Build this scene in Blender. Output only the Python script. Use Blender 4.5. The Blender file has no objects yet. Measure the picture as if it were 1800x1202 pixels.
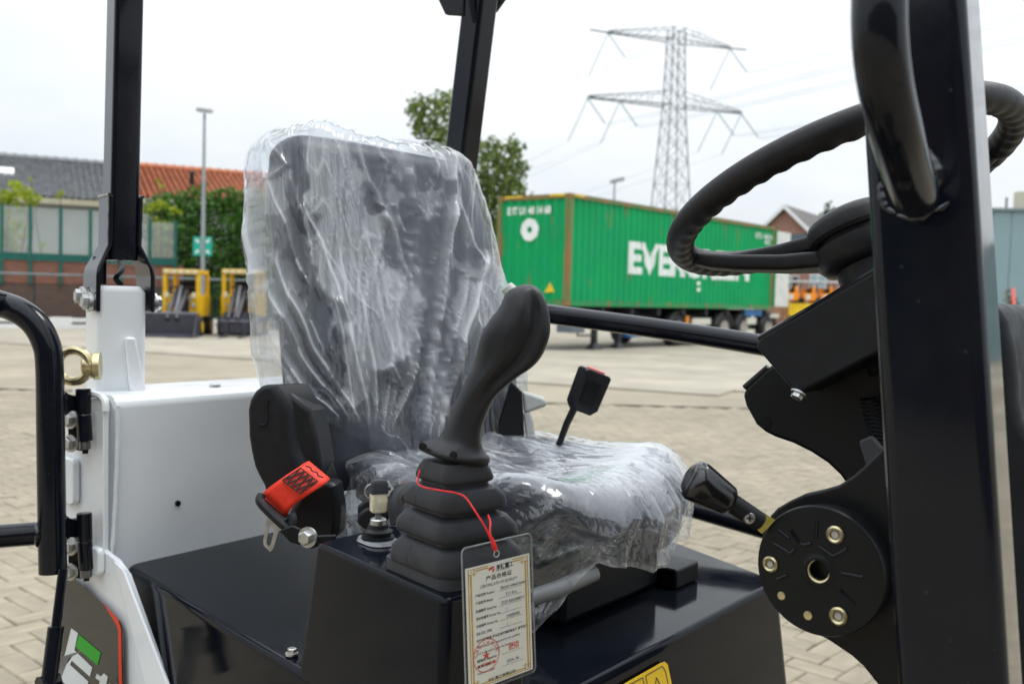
import bpy, bmesh, math, random
import numpy as np
from mathutils import Vector, Matrix, noise
random.seed(7)
scene = bpy.context.scene
COL = scene.collection
V = Vector
R = math.radians

# ------------------------------------------------------------------ camera
FPX, CAM_H = 1711.0, 1.43
PITCH, ROLL = R(2.64), R(1.5)
FWD = V((0, math.cos(PITCH), -math.sin(PITCH)))
_r0, _u0 = V((1, 0, 0)), V((0, math.sin(PITCH), math.cos(PITCH)))
RGT = _r0 * math.cos(ROLL) + _u0 * math.sin(ROLL)
UPV = -_r0 * math.sin(ROLL) + _u0 * math.cos(ROLL)
EYE = V((0, 0, CAM_H))
cd = bpy.data.cameras.new('camera')
cam = bpy.data.objects.new('camera', cd)
COL.objects.link(cam)
m = Matrix((RGT, UPV, -FWD)).transposed().to_4x4()
m.translation = EYE
cam.matrix_world = m
cd.sensor_width = 36.0
cd.lens = 36.0 * FPX / 1800.0
cd.clip_start, cd.clip_end = 0.05, 3000
cd.dof.use_dof = True
cd.dof.focus_distance = 1.22
cd.dof.aperture_fstop = 6.5
cd.dof.aperture_blades = 9
scene.camera = cam

# ------------------------------------------------------------------ world, sun, exposure
world = bpy.data.worlds.new('World')
scene.world = world
world.use_nodes = True
wt = world.node_tree
for n in list(wt.nodes):
    wt.nodes.remove(n)
def wn(t, **k):
    n = wt.nodes.new(t)
    for a, b in k.items():
        setattr(n, a, b)
    return n
SUN_EL, SUN_AZ = R(58), R(62)            # azimuth clockwise from +Y
sky = wn('ShaderNodeTexSky', sky_type='NISHITA', sun_disc=False, sun_elevation=SUN_EL, sun_rotation=SUN_AZ,
         air_density=1.0, dust_density=3.0, ozone_density=1.0)
tc = wn('ShaderNodeTexCoord')
mp = wn('ShaderNodeMapping'); mp.inputs['Scale'].default_value = (1, 1, 2.2)
nz = wn('ShaderNodeTexNoise'); nz.inputs['Scale'].default_value = 1.7; nz.inputs['Detail'].default_value = 7; nz.inputs['Roughness'].default_value = .55
cr = wn('ShaderNodeValToRGB')
cr.color_ramp.elements[0].position = .30; cr.color_ramp.elements[0].color = (6.3, 7.3, 8.3, 1)
cr.color_ramp.elements[1].position = .60; cr.color_ramp.elements[1].color = (9.2, 9.5, 9.75, 1)
mx = wn('ShaderNodeMixRGB'); mx.inputs[0].default_value = .88
bg = wn('ShaderNodeBackground'); bg.inputs['Strength'].default_value = .10
wo = wn('ShaderNodeOutputWorld')
L = wt.links.new
L(tc.outputs['Generated'], mp.inputs[0]); L(mp.outputs[0], nz.inputs['Vector']); L(nz.outputs['Fac'], cr.inputs[0])
# overcast luminance: the cloud deck brightens from the horizon to the zenith by a smooth curve of the elevation's sine
sx_ = wn('ShaderNodeSeparateXYZ'); mxm = wn('ShaderNodeMath', operation='MAXIMUM'); mxm.inputs[1].default_value = 0
m1 = wn('ShaderNodeMath', operation='MULTIPLY_ADD'); m1.inputs[1].default_value = 1.4; m1.inputs[2].default_value = .7
ma = wn('ShaderNodeMath', operation='MULTIPLY_ADD'); ma.inputs[2].default_value = .84
vm = wn('ShaderNodeVectorMath', operation='SCALE')
L(tc.outputs['Generated'], sx_.inputs[0]); L(sx_.outputs['Z'], mxm.inputs[0]); L(mxm.outputs[0], m1.inputs[0]); L(mxm.outputs[0], ma.inputs[0]); L(m1.outputs[0], ma.inputs[1]); L(cr.outputs[0], vm.inputs[0]); L(ma.outputs[0], vm.inputs['Scale'])
L(sky.outputs[0], mx.inputs[1]); L(vm.outputs[0], mx.inputs[2]); L(mx.outputs[0], bg.inputs[0]); L(bg.outputs[0], wo.inputs[0])

sd = bpy.data.lights.new('sun', 'SUN')
sd.energy = 1.0; sd.angle = R(16); sd.color = (1, .96, .9)
sun = bpy.data.objects.new('sun', sd); COL.objects.link(sun)
sun.rotation_euler = V((math.sin(SUN_AZ) * math.cos(SUN_EL), math.cos(SUN_AZ) * math.cos(SUN_EL), math.sin(SUN_EL))).to_track_quat('Z', 'Y').to_euler()
sun.location = (20, 20, 40)

scene.view_settings.view_transform = 'Standard'
scene.view_settings.look = 'None'
scene.view_settings.exposure = 0.25
scene.view_settings.gamma = 1.0
scene.view_settings.use_curve_mapping = False
scene.render.engine = 'CYCLES'
scene.cycles.use_denoising = True
scene.cycles.max_bounces = 8
scene.cycles.transparent_max_bounces = 24
scene.cycles.sample_clamp_indirect = 8

# ------------------------------------------------------------------ measuring helpers
def P(x, y, d):
    return EYE + FWD * d + RGT * ((x - 900) / FPX * d) + UPV * ((601 - y) / FPX * d)
def ray(x, y):
    return FWD + RGT * ((x - 900) / FPX) + UPV * ((601 - y) / FPX)
def onZ(x, y, z=0.0):
    v = ray(x, y); return EYE + v * ((z - EYE.z) / v.z)
def onP(x, y, p0, n):
    v = ray(x, y); return EYE + v * ((p0 - EYE).dot(n) / v.dot(n))
# machine frame: F forward, S towards its right side, origin above the middle of its battery box
O = V((-.117, 1.637, 0)); F = V((.788, -.616, 0)).normalized(); S = V((.616, .788, 0)).normalized(); Zv = V((0, 0, 1))
def M(a, b, z): return O + F * a + S * b + Zv * z
def onA(x, y, a): return onP(x, y, M(a, 0, 0), F)     # plane across the machine at distance a forward
def onB(x, y, b): return onP(x, y, M(0, b, 0), S)     # plane along the machine at distance b to its right
def inM(w):
    q = w - O; return q.dot(F), q.dot(S), w.z

# ------------------------------------------------------------------ materials
def mat(name, col, rough=.5, metal=0, coat=0, var=.0, vscale=8, bump=0, bscale=60, rvar=0, spec=.5, col2=None, detail=4, rand=0, bumpdist=.002, trans=0, ior=1.45, stretch=None, coords='Object', dust=0, dcol=(.22, .215, .20)):
    mt = bpy.data.materials.new(name); mt.use_nodes = True
    t = mt.node_tree; b = t.nodes['Principled BSDF']
    def nd(k, **kw):
        n = t.nodes.new(k)
        for a, c in kw.items(): setattr(n, a, c)
        return n
    b.inputs['Base Color'].default_value = (*col, 1)
    b.inputs['Roughness'].default_value = rough
    b.inputs['Metallic'].default_value = metal
    b.inputs['Coat Weight'].default_value = coat
    b.inputs['Coat Roughness'].default_value = .06
    b.inputs['Specular IOR Level'].default_value = spec
    b.inputs['IOR'].default_value = ior
    b.inputs['Transmission Weight'].default_value = trans
    tcn = nd('ShaderNodeTexCoord'); src = tcn.outputs[coords]
    if stretch:
        mpn = nd('ShaderNodeMapping'); mpn.inputs['Scale'].default_value = stretch
        t.links.new(src, mpn.inputs[0]); src = mpn.outputs[0]
    if var or col2:
        n = nd('ShaderNodeTexNoise'); n.inputs['Scale'].default_value = vscale; n.inputs['Detail'].default_value = detail
        t.links.new(src, n.inputs['Vector'])
        rp = nd('ShaderNodeValToRGB')
        c2 = col2 or tuple(min(1, c * (1 + var)) for c in col)
        c1 = col if col2 else tuple(c * (1 - var) for c in col)
        rp.color_ramp.elements[0].position = .36; rp.color_ramp.elements[1].position = .64
        rp.color_ramp.elements[0].color = (*c1, 1); rp.color_ramp.elements[1].color = (*c2, 1)
        t.links.new(n.outputs['Fac'], rp.inputs[0])
        out = rp.outputs[0]
        if rand:
            g = nd('ShaderNodeNewGeometry'); oi = nd('ShaderNodeObjectInfo')
            ad = nd('ShaderNodeMath', operation='ADD'); t.links.new(g.outputs['Random Per Island'], ad.inputs[0]); t.links.new(oi.outputs['Random'], ad.inputs[1])
            fr = nd('ShaderNodeMath', operation='FRACT'); t.links.new(ad.outputs[0], fr.inputs[0])
            mr = nd('ShaderNodeMapRange'); mr.inputs['To Min'].default_value = 1 - rand; mr.inputs['To Max'].default_value = 1 + rand
            t.links.new(fr.outputs[0], mr.inputs['Value'])
            hs = nd('ShaderNodeHueSaturation'); t.links.new(mr.outputs[0], hs.inputs['Value']); t.links.new(out, hs.inputs['Color'])
            out = hs.outputs[0]
        t.links.new(out, b.inputs['Base Color'])
    if rvar:
        n2 = nd('ShaderNodeTexNoise'); n2.inputs['Scale'].default_value = vscale * 2.3; n2.inputs['Detail'].default_value = 6
        t.links.new(src, n2.inputs['Vector'])
        mr = nd('ShaderNodeMapRange'); mr.inputs['From Min'].default_value = .3; mr.inputs['From Max'].default_value = .7
        mr.inputs['To Min'].default_value = max(0.02, rough - rvar); mr.inputs['To Max'].default_value = rough + rvar
        t.links.new(n2.outputs['Fac'], mr.inputs['Value']); t.links.new(mr.outputs[0], b.inputs['Roughness'])
    if bump:
        n3 = nd('ShaderNodeTexNoise'); n3.inputs['Scale'].default_value = bscale; n3.inputs['Detail'].default_value = 5
        t.links.new(src, n3.inputs['Vector'])
        bp = nd('ShaderNodeBump'); bp.inputs['Strength'].default_value = bump; bp.inputs['Distance'].default_value = bumpdist
        t.links.new(n3.outputs['Fac'], bp.inputs['Height']); t.links.new(bp.outputs[0], b.inputs['Normal'])
        if coat: t.links.new(bp.outputs[0], b.inputs['Coat Normal'])
    if dust:                                    # settled dust, small specks and wiped streaks
        cur = b.inputs['Base Color'].links[0].from_socket if b.inputs['Base Color'].links else None
        dm = nd('ShaderNodeMixRGB'); dm.inputs[2].default_value = (*dcol, 1)
        if cur: t.links.new(cur, dm.inputs[1])
        else: dm.inputs[1].default_value = (*col, 1)
        vo = nd('ShaderNodeTexVoronoi'); vo.inputs['Scale'].default_value = 75; vo.inputs['Randomness'].default_value = 1
        t.links.new(src, vo.inputs['Vector'])
        lt_ = nd('ShaderNodeMath', operation='LESS_THAN'); lt_.inputs[1].default_value = .10; t.links.new(vo.outputs['Distance'], lt_.inputs[0])
        sc_ = nd('ShaderNodeSeparateColor'); t.links.new(vo.outputs['Color'], sc_.inputs[0])
        gt_ = nd('ShaderNodeMath', operation='GREATER_THAN'); gt_.inputs[1].default_value = .72; t.links.new(sc_.outputs[0], gt_.inputs[0])
        sp_ = nd('ShaderNodeMath', operation='MULTIPLY'); t.links.new(lt_.outputs[0], sp_.inputs[0]); t.links.new(gt_.outputs[0], sp_.inputs[1])
        nn = nd('ShaderNodeTexNoise'); nn.inputs['Scale'].default_value = 5; nn.inputs['Detail'].default_value = 9; nn.inputs['Roughness'].default_value = .68; t.links.new(src, nn.inputs['Vector'])
        mr_ = nd('ShaderNodeMapRange'); mr_.inputs['From Min'].default_value = .48; mr_.inputs['From Max'].default_value = .78; mr_.inputs['To Max'].default_value = .10; t.links.new(nn.outputs['Fac'], mr_.inputs['Value'])
        ma_ = nd('ShaderNodeMath', operation='MULTIPLY_ADD'); ma_.inputs[1].default_value = .28; t.links.new(sp_.outputs[0], ma_.inputs[0]); t.links.new(mr_.outputs[0], ma_.inputs[2])
        mu_ = nd('ShaderNodeMath', operation='MULTIPLY'); mu_.inputs[1].default_value = dust; t.links.new(ma_.outputs[0], mu_.inputs[0]); t.links.new(mu_.outputs[0], dm.inputs[0])
        t.links.new(dm.outputs[0], b.inputs['Base Color'])
    mt['nodes'] = 1
    return mt

BLK = mat('black_gloss_paint', (.005, .0065, .011),   .13, spec=.2, coat=.22, rvar=.05, dust=.35, vscale=14, bump=.05, bscale=26, bumpdist=.0012)
BOXP = mat('black_box_paint', (.0035, .005, .0085), .10, spec=.15, coat=.0, dust=.16, rvar=.04, vscale=9, bump=.05, bscale=12, bumpdist=.0018)
BLKM = mat('black_satin_plastic', (.0095, .0105, .013), .42, spec=.35, var=.15, vscale=40, bump=.12, bscale=900, bumpdist=.0004, rvar=.06)
BLKD = mat('black_matt_steel', (.0055, .0065, .008), .38, spec=.3, bump=.08, bscale=500, bumpdist=.0004, rvar=.06)
RUB = mat('grey_black_rubber', (.034, .037, .045), .55, spec=.4, var=.14, vscale=30, bump=.22, bscale=700, bumpdist=.0004, rvar=.08)
GRIP = mat('soft_black_grip', (.012, .0125, .0145), .44, spec=.4, var=.12, vscale=24, bump=.16, bscale=1100, bumpdist=.0003, rvar=.06)
LEATH = mat('grained_steering_leather', (.010, .010, .0115), .47, spec=.35, var=.2, vscale=60, bump=.5, bscale=620, bumpdist=.0006, rvar=.05)
WHT = mat('white_gloss_paint', (.82, .85, .87), .22, coat=.3, var=.05, vscale=4, dust=.35, dcol=(.35, .33, .28), rvar=.06, bump=.10, bscale=22, bumpdist=.0012)
WELD = mat('white_weld_bead', (.74, .775, .80), .28, bump=.5, bscale=140, bumpdist=.003, coat=.3)
WELDB = mat('black_weld_bead', (.010, .012, .018), .16, bump=.2, bscale=60, bumpdist=.002, coat=.4)
ZINC = mat('zinc_plated_steel', (.50, .50, .49), .40, 1, var=.18, vscale=70, rvar=.1)
GREY = mat('dark_washer_steel', (.18, .18, .18), .4, .9, var=.2, vscale=60)
GOLD = mat('yellow_zinc_plating', (.60, .52, .31), .36, 1, var=.25, vscale=50, rvar=.1)
YZ = mat('yellow_zinc_bracket', (.62, .55, .12), .35, .6, var=.2, vscale=60)
RED = mat('red_seat_belt_webbing', (.78, .035, .012), .6, var=.08, vscale=90, bump=.5, bscale=900, bumpdist=.0006)
STITCH = mat('black_stitching', (.015, .012, .012), .7, var=.2)
SEATV = mat('navy_black_seat_vinyl', (.016, .019, .028), .42, var=.2, vscale=16, bump=.3, bscale=500, bumpdist=.0006, rvar=.08)
REDC = mat('red_cord', (.62, .012, .015), .5, var=.2, vscale=200, bump=.5, bscale=900, bumpdist=.0005)
CREAM = mat('cream_key_plastic', (.70, .64, .45), .45, var=.14, vscale=130)
PAPER = mat('cream_certificate_card', (.92, .91, .82), .4, var=.02, vscale=20)
INK = mat('black_print', (.035, .035, .035), .5, var=.2)
INKG = mat('gold_print', (.62, .42, .07), .42, var=.1, vscale=90)
INKR = mat('red_print', (.70, .09, .05), .5, var=.15, vscale=200)
DECALW = mat('white_decal_vinyl', (.72, .75, .74), .3, var=.02)
DECALB = mat('black_decal_vinyl', (.022, .021, .020), .2, var=.15, vscale=9, coat=.4)
DECALG = mat('green_decal_vinyl', (.005, .36, .008), .3, var=.03)
DECALR = mat('red_decal_vinyl', (.78, .045, .012), .3, var=.04)
DECALY = mat('yellow_decal_vinyl', (.80, .52, .008), .32, var=.05)
GREYP = mat('pale_grey_plastic', (.42, .43, .41), .4, var=.06, vscale=40, bump=.1, bscale=600, bumpdist=.0004)
PINK = mat('red_button_plastic', (.75, .22, .20), .4, var=.05)
COWL = mat('grey_hood_plastic', (.011, .012, .015), .5, spec=.2, var=.15, vscale=14, rvar=.1, bump=.08, bscale=300, bumpdist=.0006)
TYRE = mat('black_tyre_rubber', (.022, .022, .022), .75, var=.3, vscale=14, bump=.3, bscale=60)

# ------------------------------------------------------------------ mesh builder
W = {}          # world position of every object's origin
class MB:
    def __init__(s): s.v = []; s.f = []; s.m = []; s.sm = []
    def add(s, vs, fs, mi=0, smooth=True):
        k = len(s.v); s.v += [V(q) for q in vs]
        for q in fs: s.f.append([i + k for i in q]); s.m.append(mi); s.sm.append(smooth)
    def box(s, c, ax, ay, az, hx, hy, hz, mi=0):
        c = V(c); X = V(ax).normalized() * hx; Y = V(ay).normalized() * hy; Zz = V(az).normalized() * hz
        vs = [c + X * i + Y * j + Zz * k for k in (-1, 1) for j in (-1, 1) for i in (-1, 1)]
        s.add(vs, [(0, 2, 3, 1), (4, 5, 7, 6), (0, 1, 5, 4), (2, 6, 7, 3), (0, 4, 6, 2), (1, 3, 7, 5)], mi); return s
    def abox(s, x0, x1, y0, y1, z0, z1, mi=0):
        return s.box(((x0 + x1) / 2, (y0 + y1) / 2, (z0 + z1) / 2), (1, 0, 0), (0, 1, 0), (0, 0, 1), abs(x1 - x0) / 2, abs(y1 - y0) / 2, abs(z1 - z0) / 2, mi)
    def loft(s, rings, caps=True, closed=False, mi=0):
        n = len(rings[0]); k = len(s.v)
        for r_ in rings: s.v += [V(q) for q in r_]
        R_ = len(rings)
        for i in range(R_ if closed else R_ - 1):
            for j in range(n):
                a = k + i * n + j; b = k + i * n + (j + 1) % n; i2 = (i + 1) % R_
                s.f.append([a, b, k + i2 * n + (j + 1) % n, k + i2 * n + j]); s.m.append(mi); s.sm.append(True)
        if caps and not closed:
            s.f.append([k + j for j in range(n)][::-1]); s.m.append(mi); s.sm.append(False)
            s.f.append([k + (R_ - 1) * n + j for j in range(n)]); s.m.append(mi); s.sm.append(False)
        return s
    def tube(s, pts, r, n=14, caps=True, closed=False, mi=0, squash=1.0, up=None):
        pts = [V(q) for q in pts]; rings = []; N = len(pts)
        rr = r if isinstance(r, (list, tuple)) else [r] * N
        prev = None
        for i, p in enumerate(pts):
            if closed: t = pts[(i + 1) % N] - pts[i - 1]
            else: t = pts[min(i + 1, N - 1)] - pts[max(i - 1, 0)]
            t.normalize()
            if prev is None:
                a = V(up) if up else (V((0, 0, 1)) if abs(t.z) < .9 else V((1, 0, 0)))
                u = (a - t * a.dot(t)).normalized()
            else:
                u = (prev - t * prev.dot(t)).normalized()
            prev = u; w = t.cross(u)
            rings.append([p + (u * math.cos(2 * math.pi * j / n) * squash + w * math.sin(2 * math.pi * j / n)) * rr[i] for j in range(n)])
        return s.loft(rings, caps, closed, mi)
    def lathe(s, o, axis, prof, n=24, mi=0, caps=True):
        o = V(o); ax = V(axis).normalized()
        a = V((0, 0, 1)) if abs(ax.z) < .9 else V((1, 0, 0))
        u = (a - ax * a.dot(ax)).normalized(); w = ax.cross(u)
        return s.loft([[o + ax * h + (u * math.cos(2 * math.pi * j / n) + w * math.sin(2 * math.pi * j / n)) * max(r_, 1e-5) for j in range(n)] for r_, h in prof], caps, False, mi)
    def prism(s, poly, off, mi=0):
        poly = [V(q) for q in poly]; off = V(off); n = len(poly)
        nn = V((0, 0, 0))
        for i in range(n): nn += (poly[i] - poly[0]).cross(poly[(i + 1) % n] - poly[0])
        if nn.dot(off) > 0: poly = poly[::-1]
        vs = poly + [q + off for q in poly]
        fs = [tuple(range(n)), tuple(range(2 * n - 1, n - 1, -1))] + [(i, n + i, n + (i + 1) % n, (i + 1) % n) for i in range(n)]
        s.add(vs, fs, mi); return s
    def build(s, name, mats, parent=None, bevel=0, seg=2, angle=35, at=None, **props):
        me = bpy.data.meshes.new(name)
        c = V(at) if at is not None else (sum((q for q in s.v), V((0, 0, 0))) / max(1, len(s.v)))
        me.from_pydata([q - c for q in s.v], [], s.f)
        for mm in (mats if isinstance(mats, (list, tuple)) else [mats]): me.materials.append(mm)
        for p, i, sm in zip(me.polygons, s.m, s.sm): p.material_index = i; p.use_smooth = True
        me.update()
        bm = bmesh.new(); bm.from_mesh(me); bmesh.ops.recalc_face_normals(bm, faces=bm.faces); bm.to_mesh(me); bm.free()
        me.set_sharp_from_angle(angle=R(angle))
        o = bpy.data.objects.new(name, me); COL.objects.link(o)
        W[o.name] = c.copy()
        if parent is not None:
            o.parent = parent; o.location = c - W[parent.name]
        else: o.location = c
        if bevel:
            bv = o.modifiers.new('bevel', 'BEVEL'); bv.width = bevel; bv.segments = seg; bv.limit_method = 'ANGLE'; bv.angle_limit = R(40); bv.harden_normals = True
        if len(s.f) < 4000:
            wnm = o.modifiers.new('weighted', 'WEIGHTED_NORMAL'); wnm.keep_sharp = True; wnm.weight = 80
        for k, q in props.items(): o[k] = q
        return o
def stain(mt, amount=.16):                      # broad damp and dirt patches that run across many stones
    t = mt.node_tree; b = t.nodes['Principled BSDF']; cur = b.inputs['Base Color'].links[0].from_socket; K = t.links.new
    ge = t.nodes.new('ShaderNodeNewGeometry'); n1 = t.nodes.new('ShaderNodeTexNoise'); n1.inputs['Scale'].default_value = .55; n1.inputs['Detail'].default_value = 9; n1.inputs['Roughness'].default_value = .62
    mr = t.nodes.new('ShaderNodeMapRange'); mr.inputs['From Min'].default_value = .32; mr.inputs['From Max'].default_value = .68; mr.inputs['To Min'].default_value = 1 - amount; mr.inputs['To Max'].default_value = 1 + amount * .6
    hs = t.nodes.new('ShaderNodeHueSaturation'); K(ge.outputs['Position'], n1.inputs['Vector']); K(n1.outputs['Fac'], mr.inputs['Value']); K(mr.outputs[0], hs.inputs['Value']); K(cur, hs.inputs['Color']); K(hs.outputs[0], b.inputs['Base Color'])
def thing(name, loc, label, category, group=None, kind=None):
    o = bpy.data.objects.new(name, None); COL.objects.link(o); o.location = loc; W[o.name] = V(loc)
    o.empty_display_size = .1
    o['label'] = label; o['category'] = category
    if group: o['group'] = group
    if kind: o['kind'] = kind
    return o
def smooth_path(pts, k=6):
    pts = [V(q) for q in pts]; out = []
    for i in range(len(pts) - 1):
        p0 = pts[max(i - 1, 0)]; p1 = pts[i]; p2 = pts[i + 1]; p3 = pts[min(i + 2, len(pts) - 1)]
        for j in range(k):
            t = j / k
            out.append(.5 * ((2 * p1) + (p2 - p0) * t + (2 * p0 - 5 * p1 + 4 * p2 - p3) * t * t + (-p0 + 3 * p1 - 3 * p2 + p3) * t ** 3))
    out.append(pts[-1]); return out
def rrect(c, ax, ay, hx, hy, r, k=4):
    ax = V(ax).normalized(); ay = V(ay).normalized(); c = V(c); out = []
    for sx, sy, a0 in ((1, 1, 0), (-1, 1, 90), (-1, -1, 180), (1, -1, 270)):
        for i in range(k + 1):
            a = R(a0 + 90 * i / k)
            out.append(c + ax * (sx * (hx - r) + r * math.cos(a)) + ay * (sy * (hy - r) + r * math.sin(a)))
    return out
def bolt_mb(mb, c, ax, r, h, mi=0, washer=True, wmi=0):
    ax = V(ax).normalized(); c = V(c)
    if washer: mb.lathe(c, ax, [(r * 1.45, 0), (r * 1.45, h * .28)], 20, wmi)
    mb.lathe(c + ax * h * .28, ax, [(r * 1.05, 0), (r * 1.05, h * .62), (r * .85, h * .72)], 6, mi)
    return mb
def text_mesh(body, size, origin, ax, ay, bold=0, align='LEFT', shear=0, width=1.0):
    cu = bpy.data.curves.new('text', 'FONT'); cu.body = body; cu.size = size; cu.align_x = align; cu.offset = bold; cu.shear = shear
    cu.resolution_u = 3
    o = bpy.data.objects.new('text', cu); COL.objects.link(o)
    dg = bpy.context.evaluated_depsgraph_get(); dg.update()
    me = bpy.data.meshes.new_from_object(o.evaluated_get(dg))
    ax = V(ax).normalized(); ay = V(ay).normalized(); origin = V(origin)
    vs = [origin + ax * q.co.x * width + ay * q.co.y for q in me.vertices]
    fs = [tuple(p.vertices) for p in me.polygons]
    bpy.data.objects.remove(o); bpy.data.curves.remove(cu); bpy.data.meshes.remove(me)
    return vs, fs
# ================================================================== SETTING
CONC = mat('pale_yard_concrete', (.315, .28, .22), .85, var=.12, vscale=.9, bump=.25, bscale=30, detail=8, rand=.05, bumpdist=.006)
EARTH = mat('far_ground', (.36, .33, .26), .9, var=.2, vscale=.15, detail=6)
SAND = mat('joint_sand', (.20, .172, .115), .95, var=.25, vscale=30, bump=.4, bscale=200)
PAV = mat('beige_concrete_paver', (.27, .232, .168), .82, var=.12, vscale=7, bump=.5, bscale=120, detail=8, rand=.07, bumpdist=.003)
# paved sheet farther out: brick pattern in the material
PAVF = mat('beige_paving_far', (.278, .24, .176), .85, var=.12, vscale=1.6, detail=8)
_t = PAVF.node_tree
_b = _t.nodes['Principled BSDF']
_br = _t.nodes.new('ShaderNodeTexBrick'); _mp = _t.nodes.new('ShaderNodeMapping'); _tc = _t.nodes.new('ShaderNodeTexCoord')
_mp.inputs['Rotation'].default_value = (0, 0, R(42))
_br.inputs['Scale'].default_value = 1.0; _br.inputs['Brick Width'].default_value = .21; _br.inputs['Row Height'].default_value = .105; _br.inputs['Mortar Size'].default_value = .006
_br.inputs['Color1'].default_value = (.325, .282, .21, 1); _br.inputs['Color2'].default_value = (.268, .232, .17, 1); _br.inputs['Mortar'].default_value = (.21, .18, .125, 1)
_t.links.new(_tc.outputs['Object'], _mp.inputs[0]); _t.links.new(_mp.outputs[0], _br.inputs['Vector'])
_mm = _t.nodes.new('ShaderNodeMixRGB'); _mm.inputs[0].default_value = .5
_old = _b.inputs['Base Color'].links[0].from_socket
_t.links.new(_old, _mm.inputs[1]); _t.links.new(_br.outputs['Color'], _mm.inputs[2]); _t.links.new(_mm.outputs[0], _b.inputs['Base Color'])
PAVF.name = 'beige_paving_far'
stain(PAVF, .18); stain(PAV, .18); stain(CONC, .14)

g = MB(); Rg = 1600
g.add([(Rg * math.cos(i * math.pi / 24), Rg * math.sin(i * math.pi / 24), 0) for i in range(48)], [tuple(range(48))])
g.build('ground', EARTH, kind='structure')

PX0, PX1, PY0, PY1 = -7.0, 8.5, -1.2, 13.0
pv = MB()
pv.add([(PX0, PY0, .006), (PX1, PY0, .006), (PX1, PY1, .006), (PX0, PY1, .006)], [(0, 1, 2, 3)], 0)
for x0, x1, y0, y1 in ((-70, 90, PY1, 75), (-70, PX0, -40, PY1), (PX1, 90, -40, PY1), (PX0, PX1, -40, PY0)):
    pv.add([(x0, y0, .030), (x1, y0, .030), (x1, y1, .030), (x0, y1, .030)], [(0, 1, 2, 3)], 1)
pavement = pv.build('pavement', [SAND, PAVF], at=(0, 0, 0), kind='structure')

# herringbone pavers: the 300 that show largest are parts, the rest one mesh
def paver_mesh(k):
    mb = MB(); h, bv = .03, .006
    hx, hy = .1035, .0515
    rr_ = random.Random(k)
    j = lambda: rr_.uniform(-.0012, .0012)
    lo = [(-hx + j(), -hy + j(), -.012), (hx + j(), -hy + j(), -.012), (hx + j(), hy + j(), -.012), (-hx + j(), hy + j(), -.012)]
    mid = [(x, y, .012 - .004) for x, y, z in lo]
    top = [(x * (1 - bv / hx), y * (1 - bv / hy), .0135 + j()) for x, y, z in lo]
    vs = lo + mid + top
    fs = [(8, 9, 10, 11)] + [(i, (i + 1) % 4, 4 + (i + 1) % 4, 4 + i) for i in range(4)] + [(4 + i, 4 + (i + 1) % 4, 8 + (i + 1) % 4, 8 + i) for i in range(4)]
    return vs, fs
pm_ = []
for k in range(4):
    vs, fs = paver_mesh(k)
    me = bpy.data.meshes.new('paver'); me.from_pydata(vs, [], fs); me.materials.append(PAV); pm_.append((me, vs, fs))
ang = R(48); ux = V((math.cos(ang), math.sin(ang), 0)); uy = V((-math.sin(ang), math.cos(ang), 0)); w_ = .106
cand = []
for i in range(-170, 170):
    for j in range(-60, 60):
        for hv in (0, 1):
            cx, cy = i + 4 * j, i
            c = (ux * (cx + 1) + uy * (cy + .5)) * w_ if hv == 0 else (ux * (cx + .5) + uy * (cy + 2)) * w_
            if PX0 + .12 < c.x < PX1 - .12 and PY0 + .12 < c.y < PY1 - .12: cand.append((c, hv))
def vis_px(c):
    q = V((c.x, c.y, .02)) - EYE; d = q.dot(FWD)
    if d < .5: return None
    x = 900 + FPX * q.dot(RGT) / d; y = 601 - FPX * q.dot(UPV) / d
    if not (-20 < x < 1820 and y < 1215): return None
    if x < 120 and y > 600: return d
    if 1225 < x < 1560 and 740 < y: return d
    return None
vis = sorted([(d, i) for i, (c, hv) in enumerate(cand) if (d := vis_px(c)) is not None])
near = set(i for d, i in vis[:300])
rnd = random.Random(3)
rest_v, rest_f = [], []
for i, (c, hv) in enumerate(cand):
    a = ang + (math.pi / 2 if hv else 0) + rnd.gauss(0, .008) + rnd.choice((0, math.pi))
    z = .0165 + rnd.gauss(0, .0014)
    e = (rnd.gauss(0, .006), rnd.gauss(0, .006), a)
    me, vs, fs = pm_[rnd.randrange(4)]
    if i in near:
        o = bpy.data.objects.new('paver', me); COL.objects.link(o); o.parent = pavement; o.location = (c.x, c.y, z); o.rotation_euler = e; W[o.name] = V((c.x, c.y, z))
    else:
        ca, sa = math.cos(a), math.sin(a); k = len(rest_v)
        rest_v += [(c.x + x * ca - y * sa, c.y + x * sa + y * ca, z + zz - y * e[0] * .7 + x * e[1] * .7) for x, y, zz in vs]
        rest_f += [[q + k for q in f_] for f_ in fs[:1] + fs[5:]]
me = bpy.data.meshes.new('paver_field'); me.from_pydata(rest_v, [], rest_f); me.materials.append(PAV)
o = bpy.data.objects.new('paver_field', me); COL.objects.link(o); o.parent = pavement; o['kind'] = 'stuff'; W[o.name] = V((0, 0, 0))

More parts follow.
